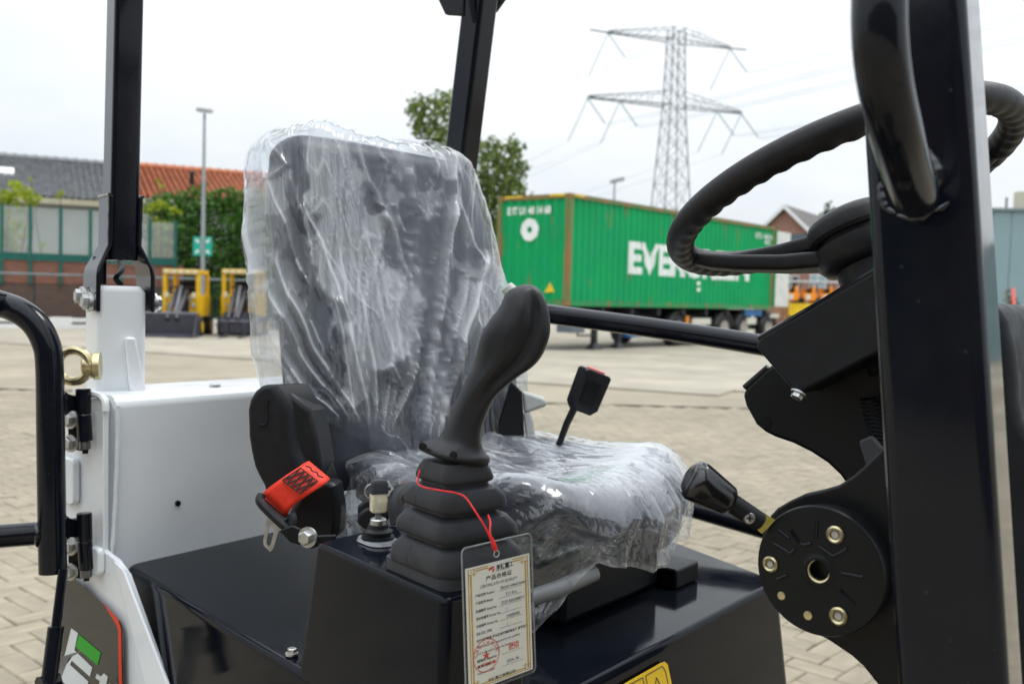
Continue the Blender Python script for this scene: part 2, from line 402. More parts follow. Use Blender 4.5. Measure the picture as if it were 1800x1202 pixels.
# concrete yard of big slabs beyond the pavers
e0 = onZ(925, 665, .03); e1 = onZ(1545, 706, .03)
yd = (e1 - e0).normalized(); yn = V((-yd.y, yd.x, 0))
yb = MB()
yb.add([e0 + yd * a + yn * b + V((0, 0, .006)) for a, b in ((-60, .3), (60, .3), (60, 42), (-60, 42))], [(0, 1, 2, 3)])
yard = yb.build('concrete_yard', SAND, at=(0, 0, 0), kind='structure')
rnd = random.Random(11)
sl, sw, gp = 3.6, 3.0, .02
for r_ in range(13):
    for c_ in range(-12, 14):
        a0 = c_ * sl + (1.3 if r_ % 2 else 0); b0 = r_ * sw
        if r_ == 0:
            b0 -= (.9 if c_ in (0,) else 0)
        b1 = (r_ + 1) * sw - gp
        ctr = e0 + yd * (a0 + sl / 2) + yn * ((b0 + b1) / 2)
        q = ctr - EYE; d = q.dot(FWD)
        if d < 3 or not (-400 < 900 + FPX * q.dot(RGT) / d < 2300): continue
        mb = MB()
        ring = lambda z, i: [e0 + yd * (a0 + i) + yn * (b0 + i) + V((0, 0, z)), e0 + yd * (a0 + sl - gp - i) + yn * (b0 + i) + V((0, 0, z)), e0 + yd * (a0 + sl - gp - i) + yn * (b1 - i) + V((0, 0, z)), e0 + yd * (a0 + i) + yn * (b1 - i) + V((0, 0, z))]
        z1 = .028 + rnd.uniform(0, .012)
        mb.loft([ring(.0, 0), ring(z1 - .012, 0), ring(z1, .012)], True)
        mb.build('slab', CONC, yard)

# ------------------------------------------------------------------ foliage
def leaf_mat(name, c1, c2, rough=.55, tr=.35):
    mt = bpy.data.materials.new(name); mt.use_nodes = True; t = mt.node_tree
    for n in list(t.nodes): t.nodes.remove(n)
    N = t.nodes.new; g_ = N('ShaderNodeNewGeometry'); rp = N('ShaderNodeValToRGB')
    rp.color_ramp.elements[0].color = (*c1, 1); rp.color_ramp.elements[1].color = (*c2, 1)
    t.links.new(g_.outputs['Random Per Island'], rp.inputs[0])
    d = N('ShaderNodeBsdfPrincipled'); d.inputs['Roughness'].default_value = rough
    tl = N('ShaderNodeBsdfTranslucent'); mx_ = N('ShaderNodeMixShader'); mx_.inputs[0].default_value = tr; ou = N('ShaderNodeOutputMaterial')
    t.links.new(rp.outputs[0], d.inputs['Base Color']); t.links.new(rp.outputs[0], tl.inputs['Color'])
    t.links.new(d.outputs[0], mx_.inputs[1]); t.links.new(tl.outputs[0], mx_.inputs[2]); t.links.new(mx_.outputs[0], ou.inputs[0])
    return mt
LEAF = leaf_mat('tree_leaves', (.045, .085, .015), (.20, .27, .05))
LEAFH = leaf_mat('hedge_leaves', (.022, .075, .008), (.10, .25, .025))
LEAFY = leaf_mat('yellow_green_leaves', (.13, .22, .006), (.46, .52, .02))
LEAFD = leaf_mat('dark_conifer_leaves', (.02, .05, .02), (.07, .13, .05))
BARK = mat('brown_bark', (.09, .065, .045), .9, var=.3, vscale=4, bump=.8, bscale=18, bumpdist=.02)
def leaves(clumps, size, dens, seed, flat=.0, shell=.55):
    rn = np.random.default_rng(seed); vs = []; fs = []
    for c, rad in clumps:
        rad = np.array(rad if hasattr(rad, '__len__') else (rad,) * 3, float)
        n = int(dens * 11 * (rad.prod() ** (1 / 3)) ** 2 / size ** 2)
        u = rn.normal(size=(n, 3)); u /= np.linalg.norm(u, axis=1)[:, None]
        rr = shell + (1.05 - shell) * rn.random(n) ** .7
        rr *= 1 + .16 * np.sin(u[:, 0] * 5 + u[:, 2] * 4 + seed) + .1 * np.sin(u[:, 1] * 9 + u[:, 2] * 7)
        p = np.array(c)[None] + u * rad[None] * rr[:, None]
        a = rn.normal(size=(n, 3)); a /= np.linalg.norm(a, axis=1)[:, None]
        b = np.cross(a, rn.normal(size=(n, 3))); b /= np.linalg.norm(b, axis=1)[:, None] + 1e-9
        s = size * rn.uniform(.6, 1.35, n)[:, None]
        q = np.stack([p - a * s * .6, p + b * s * .33, p + a * s * .6, p - b * s * .33], 1)
        k = len(vs); vs += q.reshape(-1, 3).tolist(); fs += [(k + 4 * i, k + 4 * i + 1, k + 4 * i + 2, k + 4 * i + 3) for i in range(n)]
    return vs, fs
def plant(name, base, clumps, size, dens, seed, m_, label, cat, group=None, trunk=None, crown='crown', shell=.55):
    t = thing(name, base, label, cat, group)
    vs, fs = leaves(clumps, size, dens, seed, shell=shell)
    me = bpy.data.meshes.new(crown); base = V(base)
    me.from_pydata([V(q) - base for q in vs], [], fs); me.materials.append(m_)
    o = bpy.data.objects.new(crown, me); COL.objects.link(o); o.parent = t; W[o.name] = base
    if trunk:
        mb = MB()
        for pts, rs in trunk: mb.tube(smooth_path(pts, 4), list(np.interp(np.linspace(0, 1, (len(pts) - 1) * 4 + 1), np.linspace(0, 1, len(rs)), rs)), 8)
        mb.build('trunk', BARK, t)
    return t
def pr(px_, d): return px_ * d / FPX      # photo pixels at depth d -> metres

D = 36.0
cl = []
for x, y, r_ in ((752, 205, 34), (738, 186, 22), (775, 180, 26), (800, 192, 34), (725, 196, 15), (762, 236, 34), (798, 245, 44), (735, 228, 18), (820, 285, 48),
                 (866, 262, 26), (890, 280, 34), (905, 258, 20), (915, 296, 20), (878, 312, 42), (903, 330, 30), (862, 345, 40), (890, 350, 26), (835, 335, 46), (850, 388, 36), (875, 372, 28), (805, 330, 44), (826, 386, 40)):
    c = P(x, y, D + random.uniform(-1.1, 1.1)); cl.append((tuple(c), (pr(r_, D), pr(r_, D) * 1.1, pr(r_, D) * .9)))
b0 = onZ(828, 594); b0 = V((P(828, 500, D).x, P(828, 500, D).y, 0))
tk = [([b0, b0 + V((0, 0, 2.0)), P(830, 400, D), P(830, 300, D)], [.22, .18, .13, .06])]
for x, y in ((755, 200), (800, 190), (890, 280), (900, 335), (735, 225), (865, 262)):
    tk.append(([P(830, 420, D), P((830 + x) / 2, (400 + y) / 2, D + .3), P(x, y, D)], [.09, .055, .02]))
plant('leafy_tree', b0, cl, .17, 1.5, 5, LEAF, 'green leafy tree rising behind the seat and the dark middle post', 'tree', trunk=tk, shell=.25)

def hedge_fill(x0, x1, ytop, ybot, d, dd, rpx, seed):
    rn = random.Random(seed); out = []
    y = ytop + rpx * .8
    while y < ybot:
        x = x0 + rpx * .6
        while x < x1:
            c = P(x + rn.uniform(-.3, .3) * rpx, y + rn.uniform(-.25, .25) * rpx, d + rn.uniform(-dd, dd)); r_ = pr(rpx, d) * rn.uniform(.85, 1.2)
            out.append((tuple(c), (r_, r_ * .9, r_))); x += rpx * 1.15
        y += rpx * 1.05
    return out
D = 36.5
hb = V((P(400, 560, D).x, P(400, 560, D).y, 0))
plant('hedge', hb, hedge_fill(262, 560, 336, 560, D, .5, 22, 2), .15, 2.0, 8, LEAFH, 'tall clipped dark green hedge behind the lamp pole and below the orange roof', 'hedge', crown='foliage', shell=.5,
      trunk=[([V((P(x, 560, D).x, P(x, 560, D).y, 0)), P(x, 430, D)], [.08, .03]) for x in range(285, 560, 45)])
D = 40
hb = V((P(860, 560, D).x, P(860, 560, D).y, 0))
plant('hedge', hb, hedge_fill(700, 905, 388, 570, D, .5, 24, 4), .16, 2.0, 9, LEAFH, 'dark green hedge at the foot of the leafy tree, beside the green container', 'hedge', crown='foliage', shell=.5,
      trunk=[([V((P(x, 560, D).x, P(x, 560, D).y, 0)), P(x, 450, D)], [.08, .03]) for x in range(720, 905, 45)])

# ------------------------------------------------------------------ brick wall with glass screen, houses behind
W0 = V((-15.6, 31.3, 0)); wd = V((.894, .447, 0)).normalized(); wn_ = V((.447, -.894, 0)).normalized()
def onW(x, y, back=0.0): return onP(x, y, W0 - wn_ * back, wn_)
def zW(x, y, back=0.0): return onW(x, y, back).z
def brick_mat(name, c1, c2, mortar, rot=0.0, scale=1.0):
    mt = mat(name, c1, .85, bump=.3, bscale=90, bumpdist=.004); t = mt.node_tree; b = t.nodes['Principled BSDF']
    br = t.nodes.new('ShaderNodeTexBrick'); mp_ = t.nodes.new('ShaderNodeMapping'); tc_ = t.nodes.new('ShaderNodeTexCoord')
    sp = t.nodes.new('ShaderNodeVectorMath'); sp.operation = 'DOT_PRODUCT'; cb = t.nodes.new('ShaderNodeCombineXYZ'); sx = t.nodes.new('ShaderNodeSeparateXYZ')
    sp.inputs[1].default_value = (math.cos(rot), math.sin(rot), 0)
    t.links.new(tc_.outputs['Object'], sp.inputs[0]); t.links.new(tc_.outputs['Object'], sx.inputs[0])
    t.links.new(sp.outputs['Value'], cb.inputs[0]); t.links.new(sx.outputs['Z'], cb.inputs[1])
    br.inputs['Scale'].default_value = scale; br.inputs['Brick Width'].default_value = .22; br.inputs['Row Height'].default_value = .0725; br.inputs['Mortar Size'].default_value = .006
    br.inputs['Color1'].default_value = (*c1, 1); br.inputs['Color2'].default_value = (*c2, 1); br.inputs['Mortar'].default_value = (*mortar, 1)
    t.links.new(cb.outputs[0], br.inputs['Vector']); t.links.new(br.outputs['Color'], b.inputs['Base Color'])
    return mt
wang = math.atan2(wd.y, wd.x)
BRK = brick_mat('dark_brown_brick', (.085, .055, .045), (.125, .075, .055), (.13, .11, .095), wang)
BRKR = brick_mat('red_brown_brick', (.19, .075, .05), (.26, .105, .07), (.2, .15, .12), wang)
TEALP = mat('teal_green_paint', (.004, .105, .085), .45, var=.1, vscale=2)
GLASSF = mat('frosted_screen_glass', (.55, .62, .60), .3, var=.08, vscale=1.5, trans=.0)
def film_glass(name, col, alpha, rough=.2, ior=1.45):
    mt = bpy.data.materials.new(name); mt.use_nodes = True; t = mt.node_tree
    for n in list(t.nodes): t.nodes.remove(n)
    N = t.nodes.new; tr = N('ShaderNodeBsdfTransparent'); df = N('ShaderNodeBsdfDiffuse'); df.inputs[0].default_value = (*col, 1); tl = N('ShaderNodeBsdfTranslucent'); tl.inputs[0].default_value = (*col, 1)
    gl = N('ShaderNodeBsdfGlossy'); gl.inputs['Roughness'].default_value = rough
    a = N('ShaderNodeMixShader'); a.inputs[0].default_value = .5; b = N('ShaderNodeMixShader'); b.inputs[0].default_value = alpha; c = N('ShaderNodeMixShader'); fr = N('ShaderNodeFresnel'); fr.inputs[0].default_value = ior
    # pane boxes have outward normals
    o = N('ShaderNodeOutputMaterial'); K = t.links.new
    K(df.outputs[0], a.inputs[1]); K(tl.outputs[0], a.inputs[2]); K(tr.outputs[0], b.inputs[1]); K(a.outputs[0], b.inputs[2]); K(b.outputs[0], c.inputs[1]); K(gl.outputs[0], c.inputs[2]); K(fr.outputs[0], c.inputs[0]); K(c.outputs[0], o.inputs[0])
    return mt
PANE = film_glass('cloudy_screen_glass', (.62, .68, .66), .30)
xs = lambda px_, back=0: (onW(px_, 520, back) - W0).dot(wd)
wall_x0, wall_x1 = -9.0, xs(322)
zt, zm = zW(150, 462), zW(150, 500)
def wbox(mb, a0, a1, z0, z1, b0, b1, mi=0):
    c = W0 + wd * (a0 + a1) / 2 - wn_ * (b0 + b1) / 2 + Zv * (z0 + z1) / 2
    return mb.box(c, wd, -wn_, Zv, (a1 - a0) / 2, abs(b1 - b0) / 2, (z1 - z0) / 2, mi)
bw = thing('brick_wall', W0, 'long low brick wall with a red upper band below the glass screen', 'wall')
wbox(MB(), wall_x0, wall_x1, 0, zm, 0, .25).build('lower_courses', BRK, bw)
wbox(MB(), wall_x0, wall_x1, zm, zt, -.02, .25).build('upper_band', BRKR, bw)
gs = thing('glass_screen', W0 + Zv * zt, 'cloudy glass screen in a green frame standing on the brick wall', 'screen')
ztop = zW(60, 362)
posts = [-140, -95, -50, 3, 53, 106, 158, 212, 262, 307]
for i, px_ in enumerate(posts):
    a = xs(px_); mb = MB(); wbox(mb, a - .05, a + .05, zm - .05, ztop + (0 if px_ < 250 else -.25), -.09, -.022); mb.build('post', TEALP, gs)
    if i < len(posts) - 1:
        a1 = xs(posts[i + 1]); mb = MB(); wbox(mb, a + .052, a1 - .052, zt + .26, ztop - .06 - (0 if px_ < 250 else .25), -.065, -.045); mb.build('pane', PANE, gs)
        mb = MB(); wbox(mb, a + .052, a1 - .052, zt + .02, zt + .25, -.08, -.03); mb.build('bottom_rail', TEALP, gs)
# the two houses
TILEG = mat('grey_roof_tiles', (.21, .217, .225), .7, var=.28, vscale=3.5, detail=8, bump=.3, bscale=20)
TILEO = mat('orange_roof_tiles', (.44, .165, .08), .75, var=.22, vscale=3.0, detail=8, bump=.3, bscale=20)
REND = mat('pale_grey_render', (.42, .44, .43), .8, var=.08, vscale=2)
DKW = mat('dark_window_glass', (.03, .04, .045), .1, coat=.3)
TRIM = mat('beige_gutter_board', (.50, .46, .33), .6, var=.1, vscale=3)
WHITE = mat('white_painted_frame', (.75, .76, .75), .45, var=.04)
EB, RB = 7.0, 12.5
def pantile(mb, a0, a1, eave, ridge, thick=.05):
    # rows of curved tiles, each course overlapping the one below
    A = np.linspace(a0, a1, int((a1 - a0) / .045)); L_ = (ridge - eave).length; n = int(L_ / .34); up_ = (ridge - eave).normalized(); nrm = wd.cross(up_).normalized()
    if nrm.z < 0: nrm = -nrm
    rows = []
    for i in range(n + 1):
        s0, s1 = i / (n + 1) * L_, min(1, (i + 1) / (n + 1) + .012) * L_
        for s_, h in ((s0, .07), (s1, .0)):
            rows.append([eave + wd * a + up_ * s_ + nrm * (h + .035 * math.sin(a / .25 * 2 * math.pi)) for a in A])
    k = len(mb.v); nA = len(A)
    vs = [q for r_ in rows for q in r_]
    fs = [(r_ * nA + j, r_ * nA + j + 1, (r_ + 1) * nA + j + 1, (r_ + 1) * nA + j) for r_ in range(len(rows) - 1) for j in range(nA - 1)]
    mb.add(vs, fs); return mb
def house(px0, px1, y_e, y_r, xe, xr, tile, label, name='house'):
    a0, a1 = (onW(px0, 520, EB) - W0).dot(wd), (onW(px1, 520, EB) - W0).dot(wd)
    ze, zr = zW(xe, y_e, EB), zW(xr, y_r, RB)
    t = thing(name, W0 + wd * (a0 + a1) / 2 - wn_ * RB, label, 'house')
    base = W0 + wd * 0
    mb = MB(); wbox(mb, a0, a1, 0, ze - .1, EB + .4, 2 * RB - EB - .4); mb.build('wall', REND, t)
    mb = MB(); pantile(mb, a0, a1, W0 - wn_ * EB + Zv * ze, W0 - wn_ * RB + Zv * zr); pantile(mb, a0, a1, W0 - wn_ * (2 * RB - EB) + Zv * ze, W0 - wn_ * RB + Zv * zr)
    rf = mb.build('roof', tile, t, angle=60)
    k = 0; a = a0
    while a < a1 - .2:
        mb = MB(); mb.tube([W0 + wd * a - wn_ * RB + Zv * (zr + .02), W0 + wd * (a + .42) - wn_ * RB + Zv * (zr + .05)], [.13, .16], 8); mb.build('ridge_tile', tile, rf); a += .40
    for g0 in (a0 + .02, a1 - .02):
        mb = MB(); mb.prism([W0 + wd * g0 - wn_ * (EB + .4) + Zv * (ze - .1), W0 + wd * g0 - wn_ * (2 * RB - EB - .4) + Zv * (ze - .1), W0 + wd * g0 - wn_ * RB + Zv * (zr - .1)], wd * (.02 if g0 > a0 + 1 else -.0199)); mb.build('gable', REND, t)
    mb = MB(); wbox(mb, a0, a1, ze - .24, ze - .02, EB - .12, EB + .05); mb.build('gutter', TRIM, t)
    return t, a0, a1, ze, zr
t, a0, a1, ze, zr = house(-330, 207, 349, 283, 110, 100, TILEG, 'house with a long grey tiled roof and a skylight behind the glass screen')
sx0 = onP(-26, 305, W0 - wn_ * (EB + RB) / 2, wn_)
upr = (V((0, 0, zr - ze)) - wn_ * (RB - EB)).normalized(); nr = wd.cross(upr).normalized(); nr = nr if nr.z > 0 else -nr
cp = onP(-2, 304, W0 - wn_ * EB + Zv * ze, nr)
mb = MB(); mb.box(cp + nr * .08, wd, upr, nr, .55, .42, .06); sk = mb.build('skylight', WHITE, t)
mb = MB(); mb.box(cp + nr * .145, wd, upr, nr, .46, .34, .006); mb.build('pane', mat('sky_lit_pane', (.75, .8, .82), .08, coat=.5), sk)
for px_ in (-40, 100, 178):
    a = (onW(px_, 450, EB + .39) - W0).dot(wd)
    mb = MB(); wbox(mb, a - .6, a + .6, .9, 2.3, EB + .36, EB + .42); wi = mb.build('window', WHITE, t)
    mb = MB(); wbox(mb, a - .53, a + .53, .97, 2.23, EB + .345, EB + .358); mb.build('pane', DKW, wi)
mb = MB(); wbox(mb, a0 + 6, a1 - .2, 2.45, 2.75, EB - .6, EB + .39); mb.build('canopy', GREYP, t)
t, a0, a1, ze, zr = house(210, 700, 352, 299, 320, 330, TILEO, 'house with an orange clay tiled roof behind the dark hedge')
cp = onP(337, 324, W0 - wn_ * EB + Zv * ze, nr)
mb = MB(); mb.lathe(cp, Zv, [(.09, -.2), (.09, .45), (.15, .45), (.15, .52), (.07, .56)], 10); mb.build('vent_pipe', BLKD, t)

# yellow-green climbers
D = 30.6
def shrub(spots, d, rs, seed, label, base_px, m_=LEAFY, size=.13, dens=1.5):
    b_ = V((P(base_px, 560, d).x, P(base_px, 560, d).y, 0))
    cl_ = [(tuple(P(x, y, d + random.uniform(-.25, .25))), (pr(r_, d), pr(r_, d), pr(r_, d) * .8)) for x, y, r_ in spots]
    plant('shrub', b_, cl_, size, dens, seed, m_, label, 'shrub', crown='foliage', shell=.2,
          trunk=[([b_, P((base_px + x) / 2, 470, d), P(x, y, d)], [.05, .03, .012]) for x, y, r_ in spots[::2]])
shrub(((15, 350, 22), (35, 338, 20), (55, 350, 16), (-20, 350, 26), (10, 372, 14), (40, 368, 16), (70, 347, 7), (28, 325, 12)), 32.4, 1, 21, 'yellow-green bush spilling over the glass screen at the left edge', 10)
shrub(((10, 410, 20), (30, 395, 18), (22, 430, 22), (-10, 420, 24), (45, 415, 12), (75, 432, 9), (84, 448, 7)), 34.0, 1, 22, 'yellow-green plant seen through the glass screen', 20)
shrub(((285, 420, 16), (275, 395, 15), (290, 445, 14), (272, 440, 14), (296, 400, 10)), 34.3, 1, 23, 'pale green plant behind the last pane of the glass screen', 282)
shrub(((268, 365, 12), (285, 362, 14), (303, 368, 10), (316, 374, 6), (284, 330, 6), (278, 318, 5), (256, 372, 10)), 33.4, 1, 24, 'yellow-green sprays arching over the end of the glass screen', 282)
shrub(((107, 340, 6), (103, 346, 5), (53, 316, 5)), 36, 1, 25, 'small yellow-green tuft below the grey roof', 100)

# metal fence in front of the wall
FEN = mat('dark_green_grey_fence', (.025, .035, .035), .5, var=.2, vscale=2)
PIPE = mat('galvanised_pipe', (.20, .23, .24), .45, .6, var=.15, vscale=3)
fz = zW(100, 483, -.8)
fn = thing('metal_fence', W0 + wn_ * .8, 'dark metal bar fence with a grey top pipe along the brick wall', 'fence')
mb = MB(); mb.tube([W0 + wn_ * .8 + wd * -9 + Zv * fz, W0 + wn_ * .8 + wd * 14 + Zv * fz], .035, 8); mb.build('top_pipe', PIPE, fn)
mb = MB(); mb.tube([W0 + wn_ * .8 + wd * -9 + Zv * .25, W0 + wn_ * .8 + wd * 14 + Zv * .25], .025, 8); mb.build('lower_pipe', FEN, fn)
bar0 = None
a = xs(250)
while a < xs(560):
    if bar0 is None:
        mb = MB(); mb.tube([W0 + wn_ * .8 + wd * a + Zv * .05, W0 + wn_ * .8 + wd * a + Zv * (fz - .05)], .018, 6); bar0 = mb.build('bar', FEN, fn); a_b = a
    else:
        o = bar0.copy(); COL.objects.link(o); o.parent = fn; o.location = bar0.location + wd * (a - a_b)
    a += .145
for px_ in (-60, 60, 180, 298, 395, 480):
    a = xs(px_); mb = MB(); mb.tube([W0 + wn_ * .8 + wd * a, W0 + wn_ * .8 + wd * a + Zv * (fz - .02)], .03, 8); mb.build('post', FEN, fn)
gr = thing('guard_rail', W0 + wn_ * 1.2, 'low white guard rail of two beams along the foot of the wall', 'barrier')
ab0, ab1 = xs(-150), xs(430)
for z0, z1 in ((zW(100, 579, -1.2), zW(100, 570, -1.2)), (zW(100, 566, -1.2), zW(100, 559, -1.2))):
    mb = MB(); c0 = W0 + wn_ * 1.2
    mb.box(c0 + wd * (ab0 + ab1) / 2 + Zv * (z0 + z1) / 2, wd, wn_, Zv, (ab1 - ab0) / 2, .05, (z1 - z0) / 2); mb.build('beam', WHITE, gr, bevel=.015)
for px_ in (-120, -30, 108, 250, 372):
    a = xs(px_, -1.2); mb = MB(); mb.box(W0 + wn_ * 1.22 + wd * a + Zv * (zW(100, 558, -1.2)) / 2, wd, wn_, Zv, .30 if px_ == 108 else .12, .085, zW(100, 557, -1.2) / 2); mb.build('bracket', WHITE, gr, bevel=.015)
rnd = random.Random(5)
gv = []
for i in range(26):
    c = W0 + wn_ * rnd.uniform(.9, 1.1) + wd * rnd.uniform(xs(-100), xs(430)) + Zv * .05; gv.append((tuple(c), (rnd.uniform(.1, .3), .12, .10)))
vs, fs = leaves(gv, .07, 1.3, 3, shell=.1); me = bpy.data.meshes.new('weeds'); me.from_pydata(vs, [], fs); me.materials.append(LEAFH)
o = bpy.data.objects.new('weeds', me); COL.objects.link(o); o['kind'] = 'stuff'; o['label'] = 'low weeds along the foot of the brick wall'; o['category'] = 'weeds'

# ------------------------------------------------------------------ brick house on the right
def hn(px_, y, d): return P(px_, y, d)
D = 62.0
hd = V((.851, -.525, 0)); hp_ = V((-.525, -.851, 0))     # gable faces hp_, roof runs back along -hp_
HG = P(1386, 450, D); HG.z = 0
def onH(x, y, off=0): return onP(x, y, HG + hp_ * off, hp_)
ap, el, er = onH(1381, 364), onH(1330, 420), onH(1430, 412)
BRKH = brick_mat('pinkish_house_brick', (.27, .125, .09), (.33, .16, .12), (.33, .26, .21), math.atan2(hd.y, hd.x))
ROOFD = mat('brown_grey_roof', (.10, .09, .085), .75, var=.25, vscale=1.5, bump=.4, bscale=8, bumpdist=.02)
t = thing('brick_house', HG, 'red brick house with white gable boards behind the steering wheel', 'house')
hw = (er - ap).dot(hd); zap, zea = ap.z, er.z; cen = HG + hd * (ap - HG).dot(hd)
mb = MB(); mb.prism([cen - hd * hw, cen + hd * hw, cen + hd * hw + Zv * zea, cen + Zv * (zap - .15), cen - hd * hw + Zv * zea], -hp_ * 9); mb.build('wall', BRKH, t)
for sgn in (-1, 1):
    e_ = cen + hd * sgn * (hw + .35) + Zv * (zea - .35 * (zap - zea) / hw); top = cen + Zv * zap
    nrm = (top - e_).normalized(); off = V((0, 0, .14))
    mb = MB(); mb.prism([e_ + hp_ * .35, top + hp_ * .35, top - hp_ * 9.2, e_ - hp_ * 9.2], off); mb.build('roof', ROOFD, t)
    mb = MB(); mb.prism([e_ + hp_ * .36 + Zv * -.12, top + hp_ * .36 + Zv * -.12, top + hp_ * .36 + Zv * .16, e_ + hp_ * .36 + Zv * .16], hp_ * .05); mb.build('gable_board', WHITE, t)
def hwin(x0, y0, x1, y1, nm='window', m1=None):
    a_, b_ = onH(x0, y0, .01), onH(x1, y1, .01); c = (a_ + b_) / 2; wx, hz = abs((b_ - a_).dot(hd)) / 2, abs(a_.z - b_.z) / 2
    mb = MB(); mb.box(c, hd, hp_, Zv, wx, .05, hz); wi = mb.build(nm, WHITE, t)
    n = 2
    for i in range(n):
        mb = MB(); mb.box(c + hd * (wx * (-.5 + i)) + hp_ * .056, hd, hp_, Zv, wx * .42, .006, hz * .86); mb.build('pane', m1 or DKW, wi)
hwin(1378, 484, 1404, 512); hwin(1424, 482, 1452, 506, m1=mat('sky_reflecting_pane', (.35, .45, .5), .08, coat=.4)); hwin(1330, 470, 1352, 500)
mb = MB(); a_ = onH(1368, 412, .02); b_ = onH(1420, 424, .02); mb.box((a_ + b_) / 2, hd, hp_, Zv, abs((b_ - a_).dot(hd)) / 2, .04, abs(a_.z - b_.z) / 2); mb.build('cladding_band', mat('blue_grey_cladding', (.09, .13, .16), .5), t)
D = 70
b_ = P(1460, 500, D); b_.z = 0
plant('conifer', b_, [(tuple(P(x, y, D)), (pr(r_, D), pr(r_, D), pr(r_, D) * 1.2)) for x, y, r_ in ((1457, 362, 7), (1460, 374, 11), (1455, 384, 13), (1467, 388, 13), (1460, 405, 17), (1460, 430, 20), (1460, 460, 22))], .32, 1.5, 31, LEAFD,
      'small dark conifer showing above the roof of the brick house', 'tree', trunk=[([b_, P(1460, 380, D)], [.2, .05])], shell=.2)

# ------------------------------------------------------------------ teal hall on the right
TEALW = mat('pale_teal_cladding', (.23, .33, .35), .55, var=.05, vscale=.6, rvar=.1)
D = 46.0
hl = P(1700, 560, D); hl.z = 0
t = thing('metal_hall', hl, 'pale teal clad industrial hall at the right edge', 'building')
hx_ = V((1, -.10, 0)).normalized(); hy_ = V((.10, 1, 0)).normalized(); zt_ = onP(1745, 370, hl, hy_).z
bx0 = (onP(1640, 450, hl, hy_) - hl).dot(hx_)
mb = MB(); mb.box(hl + hx_ * (bx0 + 22) + hy_ * 8 + Zv * (zt_ / 2), hx_, hy_, Zv, 22, 8, zt_ / 2); mb.build('wall', TEALW, t)
rb = None
for i in range(50):
    a = bx0 + .45 + i * .86
    if rb is None:
        mb = MB(); mb.box(hl + hx_ * a - hy_ * .02 + Zv * (zt_ / 2), hx_, hy_, Zv, .41, .019, zt_ / 2 - .05); rb = mb.build('panel', TEALW, t, bevel=.01); ra = a
    else:
        o = rb.copy(); COL.objects.link(o); o.parent = t; o.location = rb.location + hx_ * (a - ra)
mb = MB(); mb.box(hl + hx_ * (bx0 + 22) + hy_ * 7.9 + Zv * (zt_ + .05), hx_, hy_, Zv, 22.1, 8.1, .06); mb.build('roof_edge', mat('grey_teal_flashing', (.2, .26, .27), .5), t)
c = onP(1796, 356, hl + hy_ * 2, hy_); mb = MB(); mb.box(c, hx_, hy_, Zv, .28, .28, .5); mb.build('chimney', mat('beige_flue', (.5, .46, .36), .7), t)
c = onP(1769, 360, hl + hy_ * 2, hy_); mb = MB(); mb.tube([c - Zv * .6, c + Zv * .35], .05, 8); mb.build('pipe', FEN, t)
D = 42
b_ = onZ(1776, 602)
plant('shrub', b_, [(tuple(P(x, y, D)), pr(r_, D)) for x, y, r_ in ((1776, 528, 12), (1782, 545, 14), (1774, 562, 13), (1784, 580, 13), (1772, 515, 7))], .14, 1.2, 41, leaf_mat('dull_brown_leaves', (.10, .10, .06), (.25, .22, .13)), 'small dull bush growing against the teal hall', 'shrub', trunk=[([b_, P(1776, 540, D)], [.05, .02])], crown='foliage', shell=.1)
RPNT = mat('red_paint', (.55, .03, .02), .4, var=.1)
D = 38
c0 = onZ(1781, 612)
t = thing('red_marker_post', c0, 'slim red and white post near the teal hall', 'post')
mb = MB(); mb.tube([c0 + Zv * .9, P(1781, 508, D)], .06, 8); mb.build('red_section', RPNT, t)
mb = MB(); mb.tube([c0, c0 + Zv * .9], .075, 8); mb.build('white_section', WHITE, t)
c0 = onZ(1798, 610)
t = thing('red_tank', c0, 'red round tank with a white top beside the marker post', 'tank')
d_ = (c0 - EYE).dot(FWD)
zz = P(1796, 590, d_).z
mb = MB(); mb.lathe(c0 + Zv * .35, Zv, [(.2, 0), (.44, .1), (.50, .3), (.50, .62), (.42, .8)], 18); mb.build('body', RPNT, t)
mb = MB(); mb.lathe(c0 + Zv * 1.15, Zv, [(.42, 0), (.36, .2), (.2, .32), (.09, .34), (.09, .46)], 18); mb.build('cap', WHITE, t)
for k in range(3):
    mb = MB(); q = c0 + V((math.cos(k * 2.1) * .3, math.sin(k * 2.1) * .3, 0)); mb.tube([q, q + Zv * .45], .04, 6); mb.build('leg', BLKD, t)
# unseen workshop added behind the camera so the black posts reflect something dark
t = thing('added_dark_workshop', V((-3, -11, 0)), 'added unseen dark brick workshop for the black posts to reflect', 'building')
mb = MB(); mb.abox(-26, 16, -17, -11, 0, 6.2); mb.build('wall', brick_mat('added_workshop_brick', (.10, .06, .05), (.14, .08, .06), (.14, .12, .1)), t)
mb = MB(); mb.abox(-26.3, 16.3, -17.3, -10.7, 6.2, 6.5); mb.build('roof', ROOFD, t)
for x in (-20, -12, -4, 4, 11):
    mb = MB(); mb.abox(x - 1.6, x + 1.6, -10.995, -10.90, 0, 3.4); mb.build('door', mat('dark_green_door', (.02, .04, .035), .5), t)
